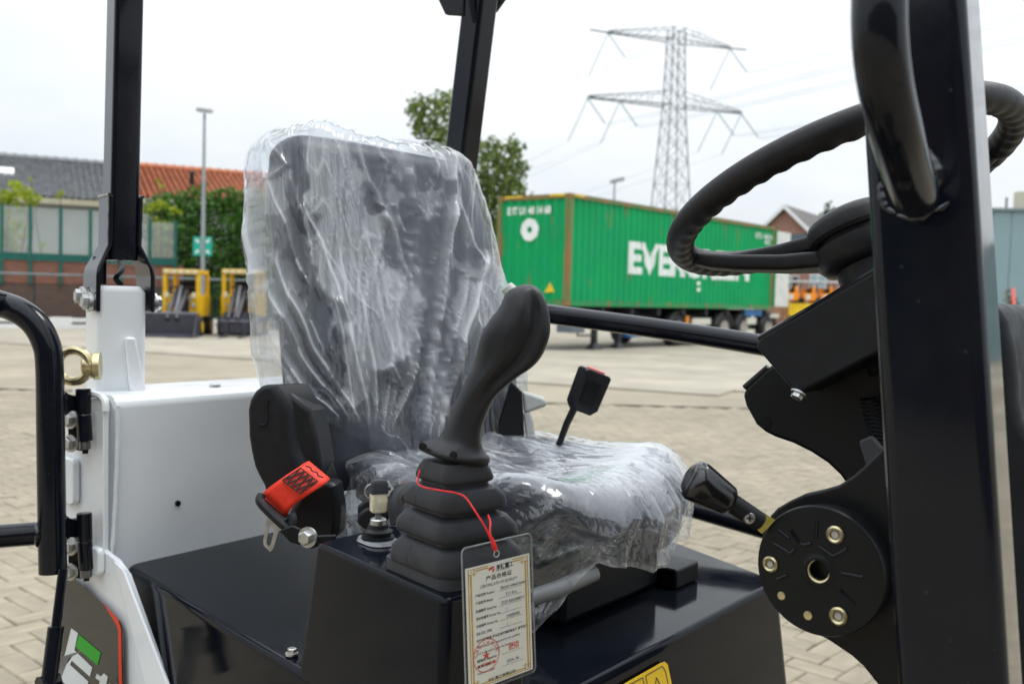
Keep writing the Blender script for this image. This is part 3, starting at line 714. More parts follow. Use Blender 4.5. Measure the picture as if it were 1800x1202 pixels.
# ================================================================== PYLON AND LINES
STL = mat('far_galvanised_lattice', (.075, .095, .10), .6, .3, var=.1, vscale=.3)
INS = mat('green_glass_insulator', (.12, .22, .20), .4)
WIRE = mat('grey_conductor', (.34, .38, .40), .6)
D = 168.0
pb = P(1174, 500, D); pb.z = 0
ta = V((.94, .34, 0)).normalized(); tb = V((.34, -.94, 0)).normalized()
def zp(x, y): return P(x, y, D).z
z_top, z_a1, z_a2, z_l = zp(1178, 56), zp(1178, 78), zp(1175, 190), zp(1172, 366)
ptower = thing('transmission_tower', pb, 'tall lattice power pylon with two cross arms above the green container', 'pylon')
half = lambda z: np.interp(z, [0, z_l, z_a2, z_a1, z_top], [3.7, 2.45, 1.42, 1.2, 1.1])
def bar(mb, a, b, r_): mb.tube([a, b], r_, 4)
legp = lambda sx, sy, z: pb + ta * sx * half(z) + tb * sy * half(z) + Zv * z
for sx in (-1, 1):
    for sy in (-1, 1):
        mb = MB()
        for z0, z1 in ((0, z_l), (z_l, z_a2), (z_a2, z_top)): bar(mb, legp(sx, sy, z0), legp(sx, sy, z1), 0.094)
        mb.build('leg', STL, ptower)
mb = MB(); z = 0.0
while z < z_top - .3:
    z2 = min(z_top, z + half(z) * 1.75)
    for (s0, s1) in (((-1, -1), (1, -1)), ((1, -1), (1, 1)), ((1, 1), (-1, 1)), ((-1, 1), (-1, -1))):
        bar(mb, legp(*s0, z), legp(*s1, z2), 0.047); bar(mb, legp(*s1, z), legp(*s0, z2), 0.047); bar(mb, legp(*s0, z2), legp(*s1, z2), 0.032)
    z = z2
mb.build('bracing', STL, ptower)
tips = []
def arm(zb, ztp, half_len, ext, atts):
    for sg in (-1, 1):
        st_ = 1.20 if sg < 0 else 1.0
        mb = MB(); tip = pb + ta * sg * half_len * st_ + Zv * zb
        for sy in (-1, 1):
            lo = pb + ta * sg * half(zb) + tb * sy * half(zb) + Zv * zb; up_ = pb + ta * sg * half(ztp) + tb * sy * half(ztp) + Zv * ztp
            e1_ = tip + tb * sy * .35
            bar(mb, lo, e1_, 0.101); bar(mb, up_, e1_ + Zv * .3, 0.058)
            n = 7
            for k in range(1, n):
                q0 = lo.lerp(e1_, k / n); q1 = up_.lerp(e1_ + Zv * .3, k / n); q2 = lo.lerp(e1_, (k + 1) / n)
                bar(mb, q0, q1, 0.029); bar(mb, q1, q2, 0.029)
        for k in range(8):
            q0 = (pb + ta * sg * half(zb) + tb * half(zb) + Zv * zb).lerp(tip + tb * .35, k / 8); q1 = (pb + ta * sg * half(zb) - tb * half(zb) + Zv * zb).lerp(tip - tb * .35, (k + 1) / 8)
            bar(mb, q0, q1, 0.043)
        if ext: bar(mb, tip, tip + ta * sg * ext + Zv * .1, 0.144)
        mb.build('cross_arm', STL, ptower)
        for at_ in atts:
            c = pb + ta * sg * at_ * st_ + Zv * (zb - .1)
            for dr, q in ((-1, (-26 / 10.2, -70 / 10.2)), (1, (25 / 10.2, -44 / 10.2))):
                end = c + RGT * q[0] + V((0, 0, q[1])) + tb * (1.2 * dr)
                mb = MB(); mb.tube([c, end], .11 if dr > 0 else .075, 5); mb.build('insulator', INS, ptower)
                tips.append((end, dr, sg, ('upper' if zb > z_a2 + 1 else 'lower'), at_ == atts[0]))
arm(z_a1, z_top, (1282 - 1065) / 2 / 10.2, 3.3, [(1282 - 1065) / 2 / 10.2])
arm(z_a2, zp(1175, 166), (1306 - 1032) / 2 / 10.2, 0, [(1306 - 1032) / 2 / 10.2, (1262 - 1088) / 2 / 10.2])
for i, (e_, dr, sg, lvl, outer) in enumerate(tips):
    far = e_ + tb * (300 * dr) + V((0, 0, 0)) + ta * 0
    for k in (0, 1) if dr > 0 else (0,):
        off = ta * (.5 * k) + V((0, 0, -.25 * k))
        pts = []
        for j in range(21):
            t_ = j / 20; q = e_.lerp(far, t_) + off; q.z -= 9 * 4 * t_ * (1 - t_) * .55; pts.append(q)
        mb = MB(); mb.tube(pts, .035 if dr > 0 else .03, 4)
        side_ = 'left' if sg < 0 else 'right'; tip_ = f'the {lvl} arm\'s {side_} end' if outer else f'the {lvl} arm\'s inner {side_} fitting'
        o = mb.build('power_line', WIRE, label=(f"{('upper', 'lower')[k]} of two wires from {tip_} over the yard" if dr > 0 else f'thin wire from {tip_} running away left'), category='power line', group='power lines on the pylon')

# ================================================================== STREET LIGHTS
POLE = mat('grey_lamp_pole', (.33, .36, .38), .45, .4, var=.08, vscale=3)
D = 33.0
b_ = P(355, 590, D); b_.z = 0
t = thing('lamp_pole', b_, 'tall grey lamp pole carrying the green sign beside the yellow loaders', 'lamp pole')
top = P(353, 203, D); top.x, top.y = b_.x, b_.y
mb = MB(); mb.tube([b_, b_ + Zv * 1.2, b_ + Zv * 1.25, top], [.10, .10, .085, .045], 12); mb.build('pole', POLE, t)
mb = MB(); mb.box(top + V((.02, -.05, .10)), (1, .1, -.08), (0, 1, .15), (0, 0, 1), .20, .28, .07); hd_ = mb.build('lamp_head', mat('pale_lamp_head', (.36, .37, .36), .5), t, bevel=.02)
mb = MB(); mb.box(top + V((.02, -.05, .022)), (1, .1, -.08), (0, 1, .15), (0, 0, 1), .16, .22, .006); mb.build('lens', mat('lamp_lens', (.5, .5, .48), .2), hd_)
# assembly point sign
SGN = mat('sign_green', (.008, .40, .30), .4); SW = mat('sign_white', (.75, .8, .78), .4)
sc_ = P(356, 433, D - .16); hs = pr(16.5, D)
t = thing('assembly_point_sign', sc_, 'square green sign with white figures and arrows on the lamp pole', 'sign')
mb = MB(); mb.prism(rrect(sc_, (1, 0, 0), (0, 0, 1), hs, hs, .04), (0, .015, 0)); mb.build('sign_plate', SGN, t)
pz = sc_ + V((0, -.006, 0))
for sx in (-1, 1):
    for sy in (-1, 1):
        ax_ = V((sx, 0, sy)).normalized(); pp = V((-ax_.z, 0, ax_.x))
        mb = MB(); q = lambda a, b: pz + ax_ * a * hs + pp * b * hs
        mb.prism([q(1.05, -.10), q(1.05, .10), q(.78, .10), q(.78, .22), q(.48, 0), q(.78, -.22), q(.78, -.10)], (0, .004, 0)); mb.build('arrow', SW, t)
mb = MB()
for ox, sc in ((0, 1), (-.17, .8), (.17, .8)):
    mb.lathe(pz + V((ox * hs, 0, .20 * sc * hs)), (0, 1, 0), [(.075 * hs * sc, 0), (.075 * hs * sc, .004)], 10)
    mb.box(pz + V((ox * hs, .002, -.06 * hs)), (1, 0, 0), (0, 1, 0), (0, 0, 1), .075 * hs * sc, .002, .17 * hs * sc)
mb.build('figures', SW, t)
D = 62
b_ = P(1073, 560, D); b_.z = 0; top = P(1073, 322, D); top.x, top.y = b_.x, b_.y
t = thing('street_light', b_, 'street light with a flat head behind the green container', 'street light')
mb = MB(); mb.tube([b_, top], [.13, .06], 8); mb.build('pole', POLE, t)
mb = MB(); mb.tube([top - Zv * .05, top + V((.25, 0, .12))], .04, 6); mb.box(top + V((.28, 0, .16)), (1, 0, .25), (0, 1, 0), (0, 0, 1), .33, .2, .11); mb.build('lamp_head', POLE, t)
mb = MB(); mb.box(top + V((-.05, .3, .1)), (1, 0, .2), (0, 1, 0), (0, 0, 1), .2, .2, .09); mb.build('lamp_head', POLE, t)

# ================================================================== CONTAINER ON ITS TRAILER
def rusty(name, base, rust, lo, hi, scale, vert=True):
    mt = mat(name, base, .5, bump=.15, bscale=40, bumpdist=.004); t = mt.node_tree; b = t.nodes['Principled BSDF']
    n = t.nodes.new('ShaderNodeTexNoise'); n.inputs['Scale'].default_value = scale; n.inputs['Detail'].default_value = 9; n.inputs['Roughness'].default_value = .65
    mp_ = t.nodes.new('ShaderNodeMapping'); mp_.inputs['Scale'].default_value = (1, 1, .22 if vert else 1); tc_ = t.nodes.new('ShaderNodeTexCoord')
    rp = t.nodes.new('ShaderNodeValToRGB'); rp.color_ramp.elements[0].position = lo; rp.color_ramp.elements[1].position = hi
    rp.color_ramp.elements[0].color = (*base, 1); rp.color_ramp.elements[1].color = (*rust, 1)
    n2 = t.nodes.new('ShaderNodeTexNoise'); n2.inputs['Scale'].default_value = .9; n2.inputs['Detail'].default_value = 5
    ml = t.nodes.new('ShaderNodeMixRGB'); ml.blend_type = 'MULTIPLY'; ml.inputs[0].default_value = .35
    K = t.links.new; K(tc_.outputs['Object'], mp_.inputs[0]); K(mp_.outputs[0], n.inputs['Vector']); K(n.outputs['Fac'], rp.inputs[0]); K(tc_.outputs['Object'], n2.inputs['Vector'])
    K(rp.outputs[0], ml.inputs[1]); K(n2.outputs['Color'], ml.inputs[2]); K(ml.outputs[0], b.inputs['Base Color'])
    return mt
GRN = rusty('container_green_paint', (.001, .39, .125), (.30, .17, .06), .61, .70, 2.6)
GRN.node_tree.nodes['Principled BSDF'].inputs['Specular IOR Level'].default_value = .25
GRNR = rusty('rusty_green_frame', (.10, .22, .06), (.30, .17, .06), .40, .56, 2.4)
GRNL = rusty('green_bottom_rail', (.005, .30, .09), (.30, .15, .06), .52, .62, 4.0)
YEL = mat('yellow_marking', (.72, .50, .02), .5, var=.2, vscale=6)
LETW = mat('white_container_lettering', (.76, .80, .77), .5, var=.06, vscale=3)
cx_ = V((.637, .771, 0)).normalized(); cy_ = V((-.771, .637, 0)).normalized()
CC = P(997, 538, 25.06); CZ = CC.z; CC = V((CC.x, CC.y, 0)); CL, CW, CH = 12.19, 2.44, 2.90
def Cc(a, b, z): return CC + cx_ * a + cy_ * b + Zv * (CZ + z)
t = thing('shipping_container', Cc(CL / 2, CW / 2, 0), 'green corrugated shipping container with big white letters on a trailer', 'container')
def corr(mb, o, ax, up_, nrm, ln, h, pitch=.285, depth=.048):
    xs_ = []; n = int(ln / pitch); p_ = ln / n
    for k in range(n):
        x0 = k * p_
        xs_ += [(x0, 0), (x0 + p_ * .24, 0), (x0 + p_ * .50, -depth), (x0 + p_ * .74, -depth)]
    xs_.append((ln, 0))
    vs = [o + ax * x + nrm * d for x, d in xs_] + [o + ax * x + nrm * d + up_ * h for x, d in xs_]
    k = len(xs_); mb.add(vs, [(i, i + 1, k + i + 1, k + i) for i in range(k - 1)]); return mb
mb = MB(); corr(mb, Cc(.15, .03, .16), cx_, Zv, -cy_, CL - .3, CH - .28); mb.build('side_panel', GRN, t, angle=20)
mb = MB(); corr(mb, Cc(.15, CW - .03, .16), cx_, Zv, cy_, CL - .3, CH - .28); mb.build('side_panel', GRN, t, angle=20)
mb = MB(); corr(mb, Cc(.03, .14, .16), cy_, Zv, -cx_, CW - .28, CH - .28, .30, .05); mb.build('end_panel', GRN, t, angle=20)
mb = MB(); mb.prism([Cc(.05, .05, CH - .08), Cc(CL - .05, .05, CH - .08), Cc(CL - .05, CW - .05, CH - .08), Cc(.05, CW - .05, CH - .08)], Zv * .04); mb.build('roof', GRN, t)
mb = MB(); mb.prism([Cc(.1, .1, .02), Cc(CL - .1, .1, .02), Cc(CL - .1, CW - .1, .02), Cc(.1, CW - .1, .02)], Zv * .1); mb.build('floor', GRNL, t)
for a in (0, CL):
    for b in (0, CW):
        q = Cc(a + (.075 if a == 0 else -.075), b + (.075 if b == 0 else -.075), CH / 2)
        mb = MB(); mb.box(q, cx_, cy_, Zv, .077, .077, CH / 2 - .12); mb.build('corner_post', GRNR, t, bevel=.015)
        for z in (.06, CH - .06):
            mb = MB(); mb.box(Cc(a + (.085 if a == 0 else -.085), b + (.08 if b == 0 else -.08), z), cx_, cy_, Zv, .092, .085, .062); mb.build('corner_casting', GRNR, t, bevel=.01)
for b in (.04, CW - .04):
    mb = MB(); mb.box(Cc(CL / 2, b, .08), cx_, cy_, Zv, CL / 2 - .18, .045, .078); mb.build('bottom_rail', GRNL, t)
    mb = MB(); mb.box(Cc(CL / 2, b, CH - .06), cx_, cy_, Zv, CL / 2 - .18, .04, .058); mb.build('top_rail', GRNR, t)
for a in (.04, CL - .04):
    mb = MB(); mb.box(Cc(a, CW / 2, CH - .06), cx_, cy_, Zv, .04, CW / 2 - .17, .058); mb.build('top_rail', GRNR, t)
    mb = MB(); mb.box(Cc(a, CW / 2, .08), cx_, cy_, Zv, .045, CW / 2 - .17, .078); mb.build('bottom_rail', GRNL, t)
mb = MB(); mb.box(Cc(.4, .0, CH - .035), cx_, cy_, Zv, .22, .008, .03); mb.box(Cc(0, .42, CH - .035), cx_, cy_, Zv, .008, .26, .03); mb.box(Cc(0, CW - .55, CH - .03), cx_, cy_, Zv, .008, .30, .025); mb.build('yellow_marking', YEL, t)
# big letters: two crossing planes of text lie just proud of the corrugation
def onS(x, y): return onP(x, y, Cc(0, .022, 0), cy_)
l0, l1 = onS(1105, 478), onS(1110, 420)
lh = .84
vs, fs = text_mesh('EVERGREEN', lh * 1.42, l0, cx_, Zv, bold=.03, width=1.0)
x_end = max((q - l0).dot(cx_) for q in vs); want = (onS(1318, 480) - l0).dot(cx_)
vs, fs = text_mesh('EVERGREEN', lh * 1.42, l0, cx_, Zv, bold=.05, width=want / x_end)
zmx = max((q - l0).z for q in vs)
def corr_depth(x, pitch=None, depth=.048):
    n = int((CL - .3) / .285); p_ = (CL - .3) / n; f_ = ((x - .15) % p_) / p_
    return 0 if f_ < .24 else (depth * (f_ - .24) / .26 if f_ < .5 else (depth if f_ < .74 else depth * (1 - (f_ - .74) / .26)))
bm = bmesh.new(); bv_ = [bm.verts.new(q) for q in vs]
for f_ in fs:
    try: bm.faces.new([bv_[i] for i in f_])
    except ValueError: pass
n_ = int((CL - .3) / .285); p_ = (CL - .3) / n_
x_lo = min((q - Cc(0, 0, 0)).dot(cx_) for q in vs); x_hi = max((q - Cc(0, 0, 0)).dot(cx_) for q in vs)
for k in range(n_):
    for fr_ in (0, .24, .5, .74):
        xx = .15 + (k + fr_) * p_
        if x_lo < xx < x_hi: bmesh.ops.bisect_plane(bm, geom=bm.verts[:] + bm.edges[:] + bm.faces[:], plane_co=Cc(xx, 0, 0), plane_no=cx_)
for q in bm.verts: q.co += cy_ * (corr_depth((q.co - Cc(0, 0, 0)).dot(cx_)) + .002)
bm.verts.index_update()
mb = MB(); mb.add([q.co.copy() for q in bm.verts], [[q.index for q in f_.verts] for f_ in bm.faces]); bm.free()
lt = mb.build('lettering', LETW, t, angle=15)
# numbers on side and end
p_ = onS(1328, 418); vs, fs = text_mesh('EITU 1401468', .26, p_, cx_, Zv, bold=.004); mb = MB(); mb.add(vs, fs); mb.build('lettering', LETW, t)
mb = MB(); p_ = onS(1344, 429); vs, fs = text_mesh('45G1', .22, p_, cx_, Zv, bold=.004); mb.add(vs, fs); mb.build('lettering', LETW, t)
for (x, y, s_) in ((1228, 498, .14), (1228, 509, .14), (1254, 489, .12)):
    mb = MB(); mb.prism([onS(x - 3, y - 3), onS(x + 3, y - 3), onS(x + 3, y + 3), onS(x - 3, y + 3)], -cy_ * .004); mb.build('white_marking', LETW, t)
def onE(x, y): return onP(x, y, Cc(.022, 0, 0), cx_)
ey = -cy_
p_ = onE(892, 378); vs, fs = text_mesh('E IT U1 40 14 68', .27, p_, ey, Zv, bold=.012); xe_ = max((q - p_).dot(ey) for q in vs); wt_ = (onE(968, 374) - p_).dot(ey)
vs, fs = text_mesh('E IT U1 40 14 68', .27, p_, ey, Zv, bold=.012, width=wt_ / xe_); mb = MB(); mb.add(vs, fs); mb.build('lettering', LETW, t)
lc = onE(931, 404); mb = MB()
k = 28; ro, ri = .30, .085
vs = []
for i in range(k):
    a = 2 * math.pi * i / k; wv = 1 + .03 * math.sin(a * 8)
    vs.append(lc + ey * ro * wv * math.cos(a) + Zv * ro * wv * math.sin(a)); vs.append(lc + ey * ri * math.cos(a) + Zv * ri * math.sin(a))
mb.add(vs, [(2 * i, 2 * ((i + 1) % k), 2 * ((i + 1) % k) + 1, 2 * i + 1) for i in range(k)]); mb.build('round_emblem', LETW, t)
mb = MB(); mb.prism([onE(957, 514), onE(975, 513), onE(967, 496)], -cx_ * .003); mb.build('warning_triangle', YEL, t)
mb = MB(); mb.box(Cc(CL + .08, .50, CH / 2), cx_, cy_, Zv, .02, CW / 2 * .0 + .55, CH / 2 - .1); mb.build('door', GRN, t)
mb = MB(); mb.box(Cc(CL + .66, -.04, CH / 2 - .02), cx_, cy_, Zv, .56, .025, CH / 2 - .12); mb.build('door', mat('white_door_inside', (.62, .62, .58), .5, var=.08, vscale=3), t, label='open white-sided rear door', bevel=.01)
# trailer
CHS = mat('black_chassis', (.02, .021, .024), .6, var=.3, vscale=3); BLU = mat('blue_chassis_paint', (.02, .13, .32), .5, var=.2, vscale=3); CHV = mat('pale_reflector_board', (.60, .58, .50), .5); MUD = mat('black_mudguard', (.03, .03, .03), .45)
HUB = mat('dusty_wheel_hub', (.40, .37, .32), .6, .2, var=.3, vscale=8)
t = thing('semi_trailer', Cc(CL / 2, CW / 2, -CZ), 'dark container trailer on landing legs below the green container', 'trailer')
for b in (.75, 1.69):
    mb = MB(); mb.box(Cc(CL / 2, b, -.22), cx_, cy_, Zv, CL / 2 - .2, .09, .20); mb.build('chassis_beam', CHS, t)
mb = MB()
for a in np.linspace(.3, CL - .3, 9): mb.box(Cc(a, CW / 2, -.13), cx_, cy_, Zv, .07, CW / 2 - .06, .10)
mb.build('cross_members', CHS, t)
legx = lambda px_: (onP(px_, 600, Cc(0, .25, 0), cy_) - Cc(0, .25, 0)).dot(cx_)
for px_, b in ((1044, .25), (1086, .25 + 0), ):
    a = legx(px_)
    mb = MB(); mb.box(Cc(a, b, -.62), cx_, cy_, Zv, .07, .07, .42); mb.box(Cc(a, b, -CZ + .20), cx_, cy_, Zv, .05, .05, .15); mb.loft([rrect(Cc(a, b, -CZ + .05), cx_, cy_, .22, .17, .03), rrect(Cc(a, b, -CZ + .09), cx_, cy_, .20, .15, .03), rrect(Cc(a, b, -CZ + .26), cx_, cy_, .06, .06, .02)]); mb.build('landing_leg', CHS, t)
a = legx(1065)
mb = MB(); mb.box(Cc(a, .28, -.55), cx_, cy_, Zv, .35, .03, .04); mb.build('leg_brace', CHS, t)
mb = MB()
a_ = legx(1012); b2 = legx(1040)
for z in (-.42, -.78): mb.tube([Cc(a_, .2, z), Cc(b2, .2, z)], .025, 6)
for aa in (a_, b2): mb.tube([Cc(aa, .2, -.3), Cc(aa, .2, -.78)], .025, 6)
mb.build('side_guard', CHS, t)
mb = MB(); mb.box(Cc((legx(1095) + legx(1140)) / 2, .3, -.62), cx_, cy_, Zv, abs(legx(1140) - legx(1095)) / 2, .22, .24); mb.build('tool_box', BLU, t, bevel=.02)
mb = MB(); mb.box(Cc(legx(1005), .3, -.5), cx_, cy_, Zv, .3, .25, .2); mb.build('storage_box', mat('blue_grey_box', (.12, .14, .17), .6), t, bevel=.02)
def wheel(a, b, z, r_, wdt, far=False):
    w0 = MB(); c = Cc(a, b, z)
    w0.lathe(c - cy_ * wdt / 2, cy_, [(r_ * .56, 0), (r_ * .9, 0), (r_, wdt * .12), (r_, wdt * .88), (r_ * .9, wdt), (r_ * .56, wdt)], 26, caps=False)
    ty = w0.build('wheel', TYRE, t)
    h = MB(); h.lathe(c - cy_ * (wdt / 2 - .05), cy_, [(r_ * .57, -.05), (r_ * .53, .0), (r_ * .32, .05), (r_ * .2, .0), (r_ * .2, -.07), (r_ * .1, -.08)], 22); h.build('hub', HUB, ty)
    if not far:
        for k in range(8):
            h = MB(); q = c - cy_ * (wdt / 2 + .0) + (cx_ * math.cos(k * .785) + Zv * math.sin(k * .785)) * r_ * .34
            h.lathe(q, -cy_, [(.03, -.06), (.03, .02)], 6); h.build('wheel_nut', HUB, ty)
    g_ = MB(); arc = [c - cy_ * .0 + (cx_ * math.cos(a2) + Zv * math.sin(a2)) * (r_ + .09) for a2 in np.linspace(.15, math.pi - .15, 14)]
    vs = []; 
    for q in arc: vs += [q - cy_ * (wdt / 2 + .03), q + cy_ * (wdt / 2 + .03)]
    n = len(arc); g_.add(vs, [(2 * i, 2 * i + 1, 2 * i + 3, 2 * i + 2) for i in range(n - 1)])
    o_ = g_.build('mudguard', MUD, t); sld = o_.modifiers.new('thick', 'SOLIDIFY'); sld.thickness = .03
rz = -CZ + .05 + .50
for px_ in (1183, 1264, 1299, 1342):
    a = (onP(px_, 590, Cc(0, .3, 0), cy_) - Cc(0, .3, 0)).dot(cx_)
    wheel(a, .28, rz, .50, .34); wheel(a, CW - .28, rz, .50, .34, True)
    mb = MB(); mb.tube([Cc(a, .3, rz), Cc(a, CW - .3, rz)], .07, 8); mb.build('axle', CHS, t)
sbx = lambda px_: (onP(px_, 565, Cc(0, .08, 0), cy_) - Cc(0, .08, 0)).dot(cx_)
for p0, p1, z0, z1, m_, nm in ((1216, 1248, -.52, -.32, CHV, 'reflector_board'), (1312, 1328, -.52, -.30, CHV, 'reflector_board'), (1312, 1326, -.85, -.70, CHV, 'reflector_board'), (1308, 1338, -.24, -.02, BLU, 'blue_locker'), (1208, 1252, -.92, -.66, BLU, 'blue_locker'), (1353, 1368, -.30, -.16, CHV, 'reflector_board'), (1205, 1210, -.55, -.25, mat('orange_marker_lens', (.7, .25, .02), .4), 'marker_light')):
    mb = MB(); mb.box(Cc((sbx(p0) + sbx(p1)) / 2, .08, (z0 + z1) / 2), cx_, cy_, Zv, (sbx(p1) - sbx(p0)) / 2, .03, (z1 - z0) / 2); mb.build(nm, m_, t, bevel=.008)
mb = MB(); mb.box(Cc(CL + .05, CW / 2, -.45), cx_, cy_, Zv, .06, CW / 2 - .1, .12); mb.build('rear_bumper', CHS, t)

# ================================================================== YELLOW LOADERS BY THE FENCE
YLW = mat('yellow_machine_paint', (.72, .43, .005), .38, var=.06, vscale=5, coat=.2); DGR = mat('dark_grey_machine_paint', (.045, .045, .06), .42, var=.15, vscale=5)
CRM = mat('cream_canopy', (.66, .60, .42), .5); CHR = mat('grey_cylinder_rod', (.16, .165, .18), .45, .5)
LARM = mat('grey_lift_arm', (.045, .045, .055), .5, var=.1)
def yellow_loader(px_, label, bucket):
    b_ = onZ(px_, 592, .03); d_ = (b_ - EYE).dot(FWD)
    u = V((.995, .1, 0)); fwd_ = V((.1, -.995, 0)); s = d_ / FPX           # metres per photo pixel there
    t = thing('compact_loader', b_, label, 'loader', 'yellow loaders parked by the fence')
    q = lambda x, y, f_: b_ + u * (x * s) + Zv * ((592 - y) * s - .0) + fwd_ * f_
    def bx(nm, x0, x1, y0, y1, f0, f1, m_, par=t, bv=.02):
        mb = MB(); c = (q(x0, y0, f0) + q(x1, y1, f1)) / 2; mb.box(c, u, fwd_, Zv, abs(x1 - x0) * s / 2, abs(f1 - f0) / 2, abs(y1 - y0) * s / 2); return mb.build(nm, m_, par, bevel=bv)
    rf = bx('canopy', -32, 30, 474, 482, -1.3, .1, YLW)
    for k in range(5): bx('canopy_light', -29 + k * 12, -20 + k * 12, 475, 481, .102, .13, CRM, rf, .005)
    for x0 in (-32, 24):
        bx('cab_post', x0, x0 + 7, 482, 552, -.1, .05, YLW); bx('cab_post', x0, x0 + 7, 482, 552, -1.3, -1.15, YLW)
    for x0 in (-34, 12):
        bx('side_cover', x0, x0 + 22, 518, 556, -1.2, .0, YLW)
        bx('headlight', x0 + 5, x0 + 12, 514, 524, .0, .06, CRM)
        bx('headlight', x0 + 4, x0 + 11, 532, 540, .0, .04, GREYP)
    bx('chassis', -26, 24, 548, 580, -1.7, .1, DGR)
    bx('hood', -22, 20, 520, 552, -1.9, -1.2, YLW)
    bx('seat', -15, 15, 494, 552, -.95, -.75, BLKD)
    bx('dashboard', -22, 22, 530, 552, -.35, -.12, DGR)
    mb = MB(); mb.tube([q(-22, 505, -.5), q(22, 505, -.5)], .03, 6); mb.build('handrail', DGR, t)
    for x in (-9, 7):
        mb = MB(); mb.tube([q(x, 512, -.1), q(x - 2, 540, .5), q(x - 3, 560, .9)], [.075, .065, .065], 8, squash=1.4); mb.build('lift_arm', CHR if False else LARM, t)
    mb = MB(); mb.tube([q(-1, 503, 0), q(-1, 545, .6)], .05, 8); mb.tube([q(-1, 535, .5), q(-1, 560, .8)], .035, 8); mb.build('tilt_cylinder', CHR, t)
    for x in (-16, 12): bx('lamp', x, x + 6, 521, 529, .1, .2, CHR)
    for sx in (-30, 28):
        for fo in (-.02, -1.35):
            w0 = MB(); c = q(sx, 592, fo) + Zv * .30; w0.lathe(c - u * .12, u, [(.16, 0), (.27, 0), (.30, .04), (.30, .20), (.27, .24), (.16, .24)], 18); wl = w0.build('wheel', TYRE, t)
            h = MB(); h.lathe(c - u * .13, u, [(.16, 0), (.16, .26)], 14); h.build('rim', YLW, wl)
    if bucket:
        prof = [(.75, .62), (.70, .05), (.78, .0), (1.35, .02), (1.38, .05), (.83, .12), (.86, .60)]
        mb = MB(); half_w = 49 * s; cx0 = -12 * s
        mb.prism([b_ + u * (cx0 - half_w) + fwd_ * a + Zv * (z * 1.12) for a, z in prof], u * (2 * half_w)); bk = mb.build('bucket', DGR, t)
        for sg in (-1, 1):
            mb = MB(); mb.prism([b_ + u * (cx0 + sg * half_w) + fwd_ * a + Zv * z for a, z in ((.70, .03), (1.36, .03), (.90, .70), (.74, .70))], u * (sg * .03)); mb.build('bucket_side', DGR, bk)
        mb = MB(); mb.tube([b_ + u * (cx0 - half_w) + fwd_ * .8 + Zv * .70, b_ + u * (cx0 + half_w) + fwd_ * .8 + Zv * .70], .03, 6); mb.build('bucket_lip', mat('worn_steel_lip', (.2, .2, .23), .4, .5), bk)
    else:
        bx('carriage', -26, 26, 556, 584, .7, .82, DGR)
        bx('carriage_rail', -24, 24, 561, 565, .82, .90, mat('grey_carriage_rail', (.14, .14, .17), .4))
        for x in (-18, 13):
            mb = MB(); mb.prism([b_ + u * (x * s) + fwd_ * a + Zv * z for a, z in ((.83, .75), (.83, .03), (1.75, .03), (1.75, .06), (.89, .09), (.89, .75))], u * .11); mb.build('fork', DGR, t)
yellow_loader(319, 'yellow compact loader with a wide dark bucket, left of the lamp pole', True)
yellow_loader(422, 'yellow compact loader with dark forks, right of the lamp pole', False)

# ================================================================== ORANGE MACHINES AND YELLOW FLATBED FAR RIGHT
ORG = mat('orange_machine_paint', (.80, .27, .01), .4, var=.1, vscale=4); GCAN = mat('grey_canopy', (.42, .43, .45), .5)
D = 47.0
labs = ['orange mini machine at the left end of the row beyond the container', 'orange mini machine second from the left beyond the container', 'orange mini machine third along, partly behind the steering column', 'orange mini machine hidden mostly by the steering column']
fb = thing('yellow_flatbed', onZ(1420, 585), 'yellow flatbed carrier below the row of orange machines', 'trailer')
s = D / FPX
fc = P(1430, 552, D); fl = MB(); fl.box(P(1437, 545, D), (1, .0, 0), (0, 1, 0), (0, 0, 1), 62 * s, .9, 11 * s); fl.build('side_board', mat('yellow_flatbed_paint', (.74, .48, .01), .45, var=.1, vscale=2), fb)
fl = MB(); fl.box(P(1437, 559, D), (1, .0, 0), (0, 1, 0), (0, 0, 1), 64 * s, .8, 4 * s); fl.build('chassis', CHS, fb)
fl = MB(); fl.box(P(1373, 547, D), (1, .0, 0), (0, 1, 0), (0, 0, 1), 4 * s, .9, 13 * s); fl.build('tail_board', mat('rusty_tail_board', (.28, .13, .05), .7, var=.3, vscale=3), fb)
for px_ in (1390, 1412, 1470, 1490):
    c = P(px_, 570, D); fl = MB(); fl.lathe(V((c.x, c.y - .8, .42)), (0, 1, 0), [(.2, 0), (.38, 0), (.42, .05), (.42, .22), (.2, .26)], 18); fl.build('wheel', TYRE, fb)
zdeck = P(1437, 534, D).z
for i, px_ in enumerate((1388, 1418, 1449, 1478)):
    c = P(px_, 534, D); c.z = zdeck
    t = thing('mini_machine', c, labs[i], 'machine', 'orange mini machines on the flatbed')
    def ob(nm, x0, x1, z0, z1, y0, y1, m_):
        mb = MB(); mb.abox(c.x + x0, c.x + x1, c.y + y0, c.y + y1, c.z + z0, c.z + z1); return mb.build(nm, m_, t, bevel=.03)
    ob('body', -.33, .33, .12, .50, -.5, .5, ORG); ob('engine_cover', -.28, .1, .5, .72, .0, .45, ORG); ob('canopy', -.36, .38, .98, 1.09, -.4, .4, GCAN)
    ob('post', -.30, -.24, .5, .98, .3, .38, BLKD); ob('post', .24, .30, .5, .98, .3, .38, BLKD); ob('seat', -.05, .25, .5, .68, -.2, .15, BLKD)
    ob('panel', -.2, .02, .18, .42, -.53, -.50, mat('pale_panel', (.6, .62, .62), .5)); ob('lever_box', .12, .26, .5, .84, -.45, -.3, ORG)
    for sx in (-.36, .26): ob('track', sx, sx + .10, .0, .26, -.55, .55, CHS)
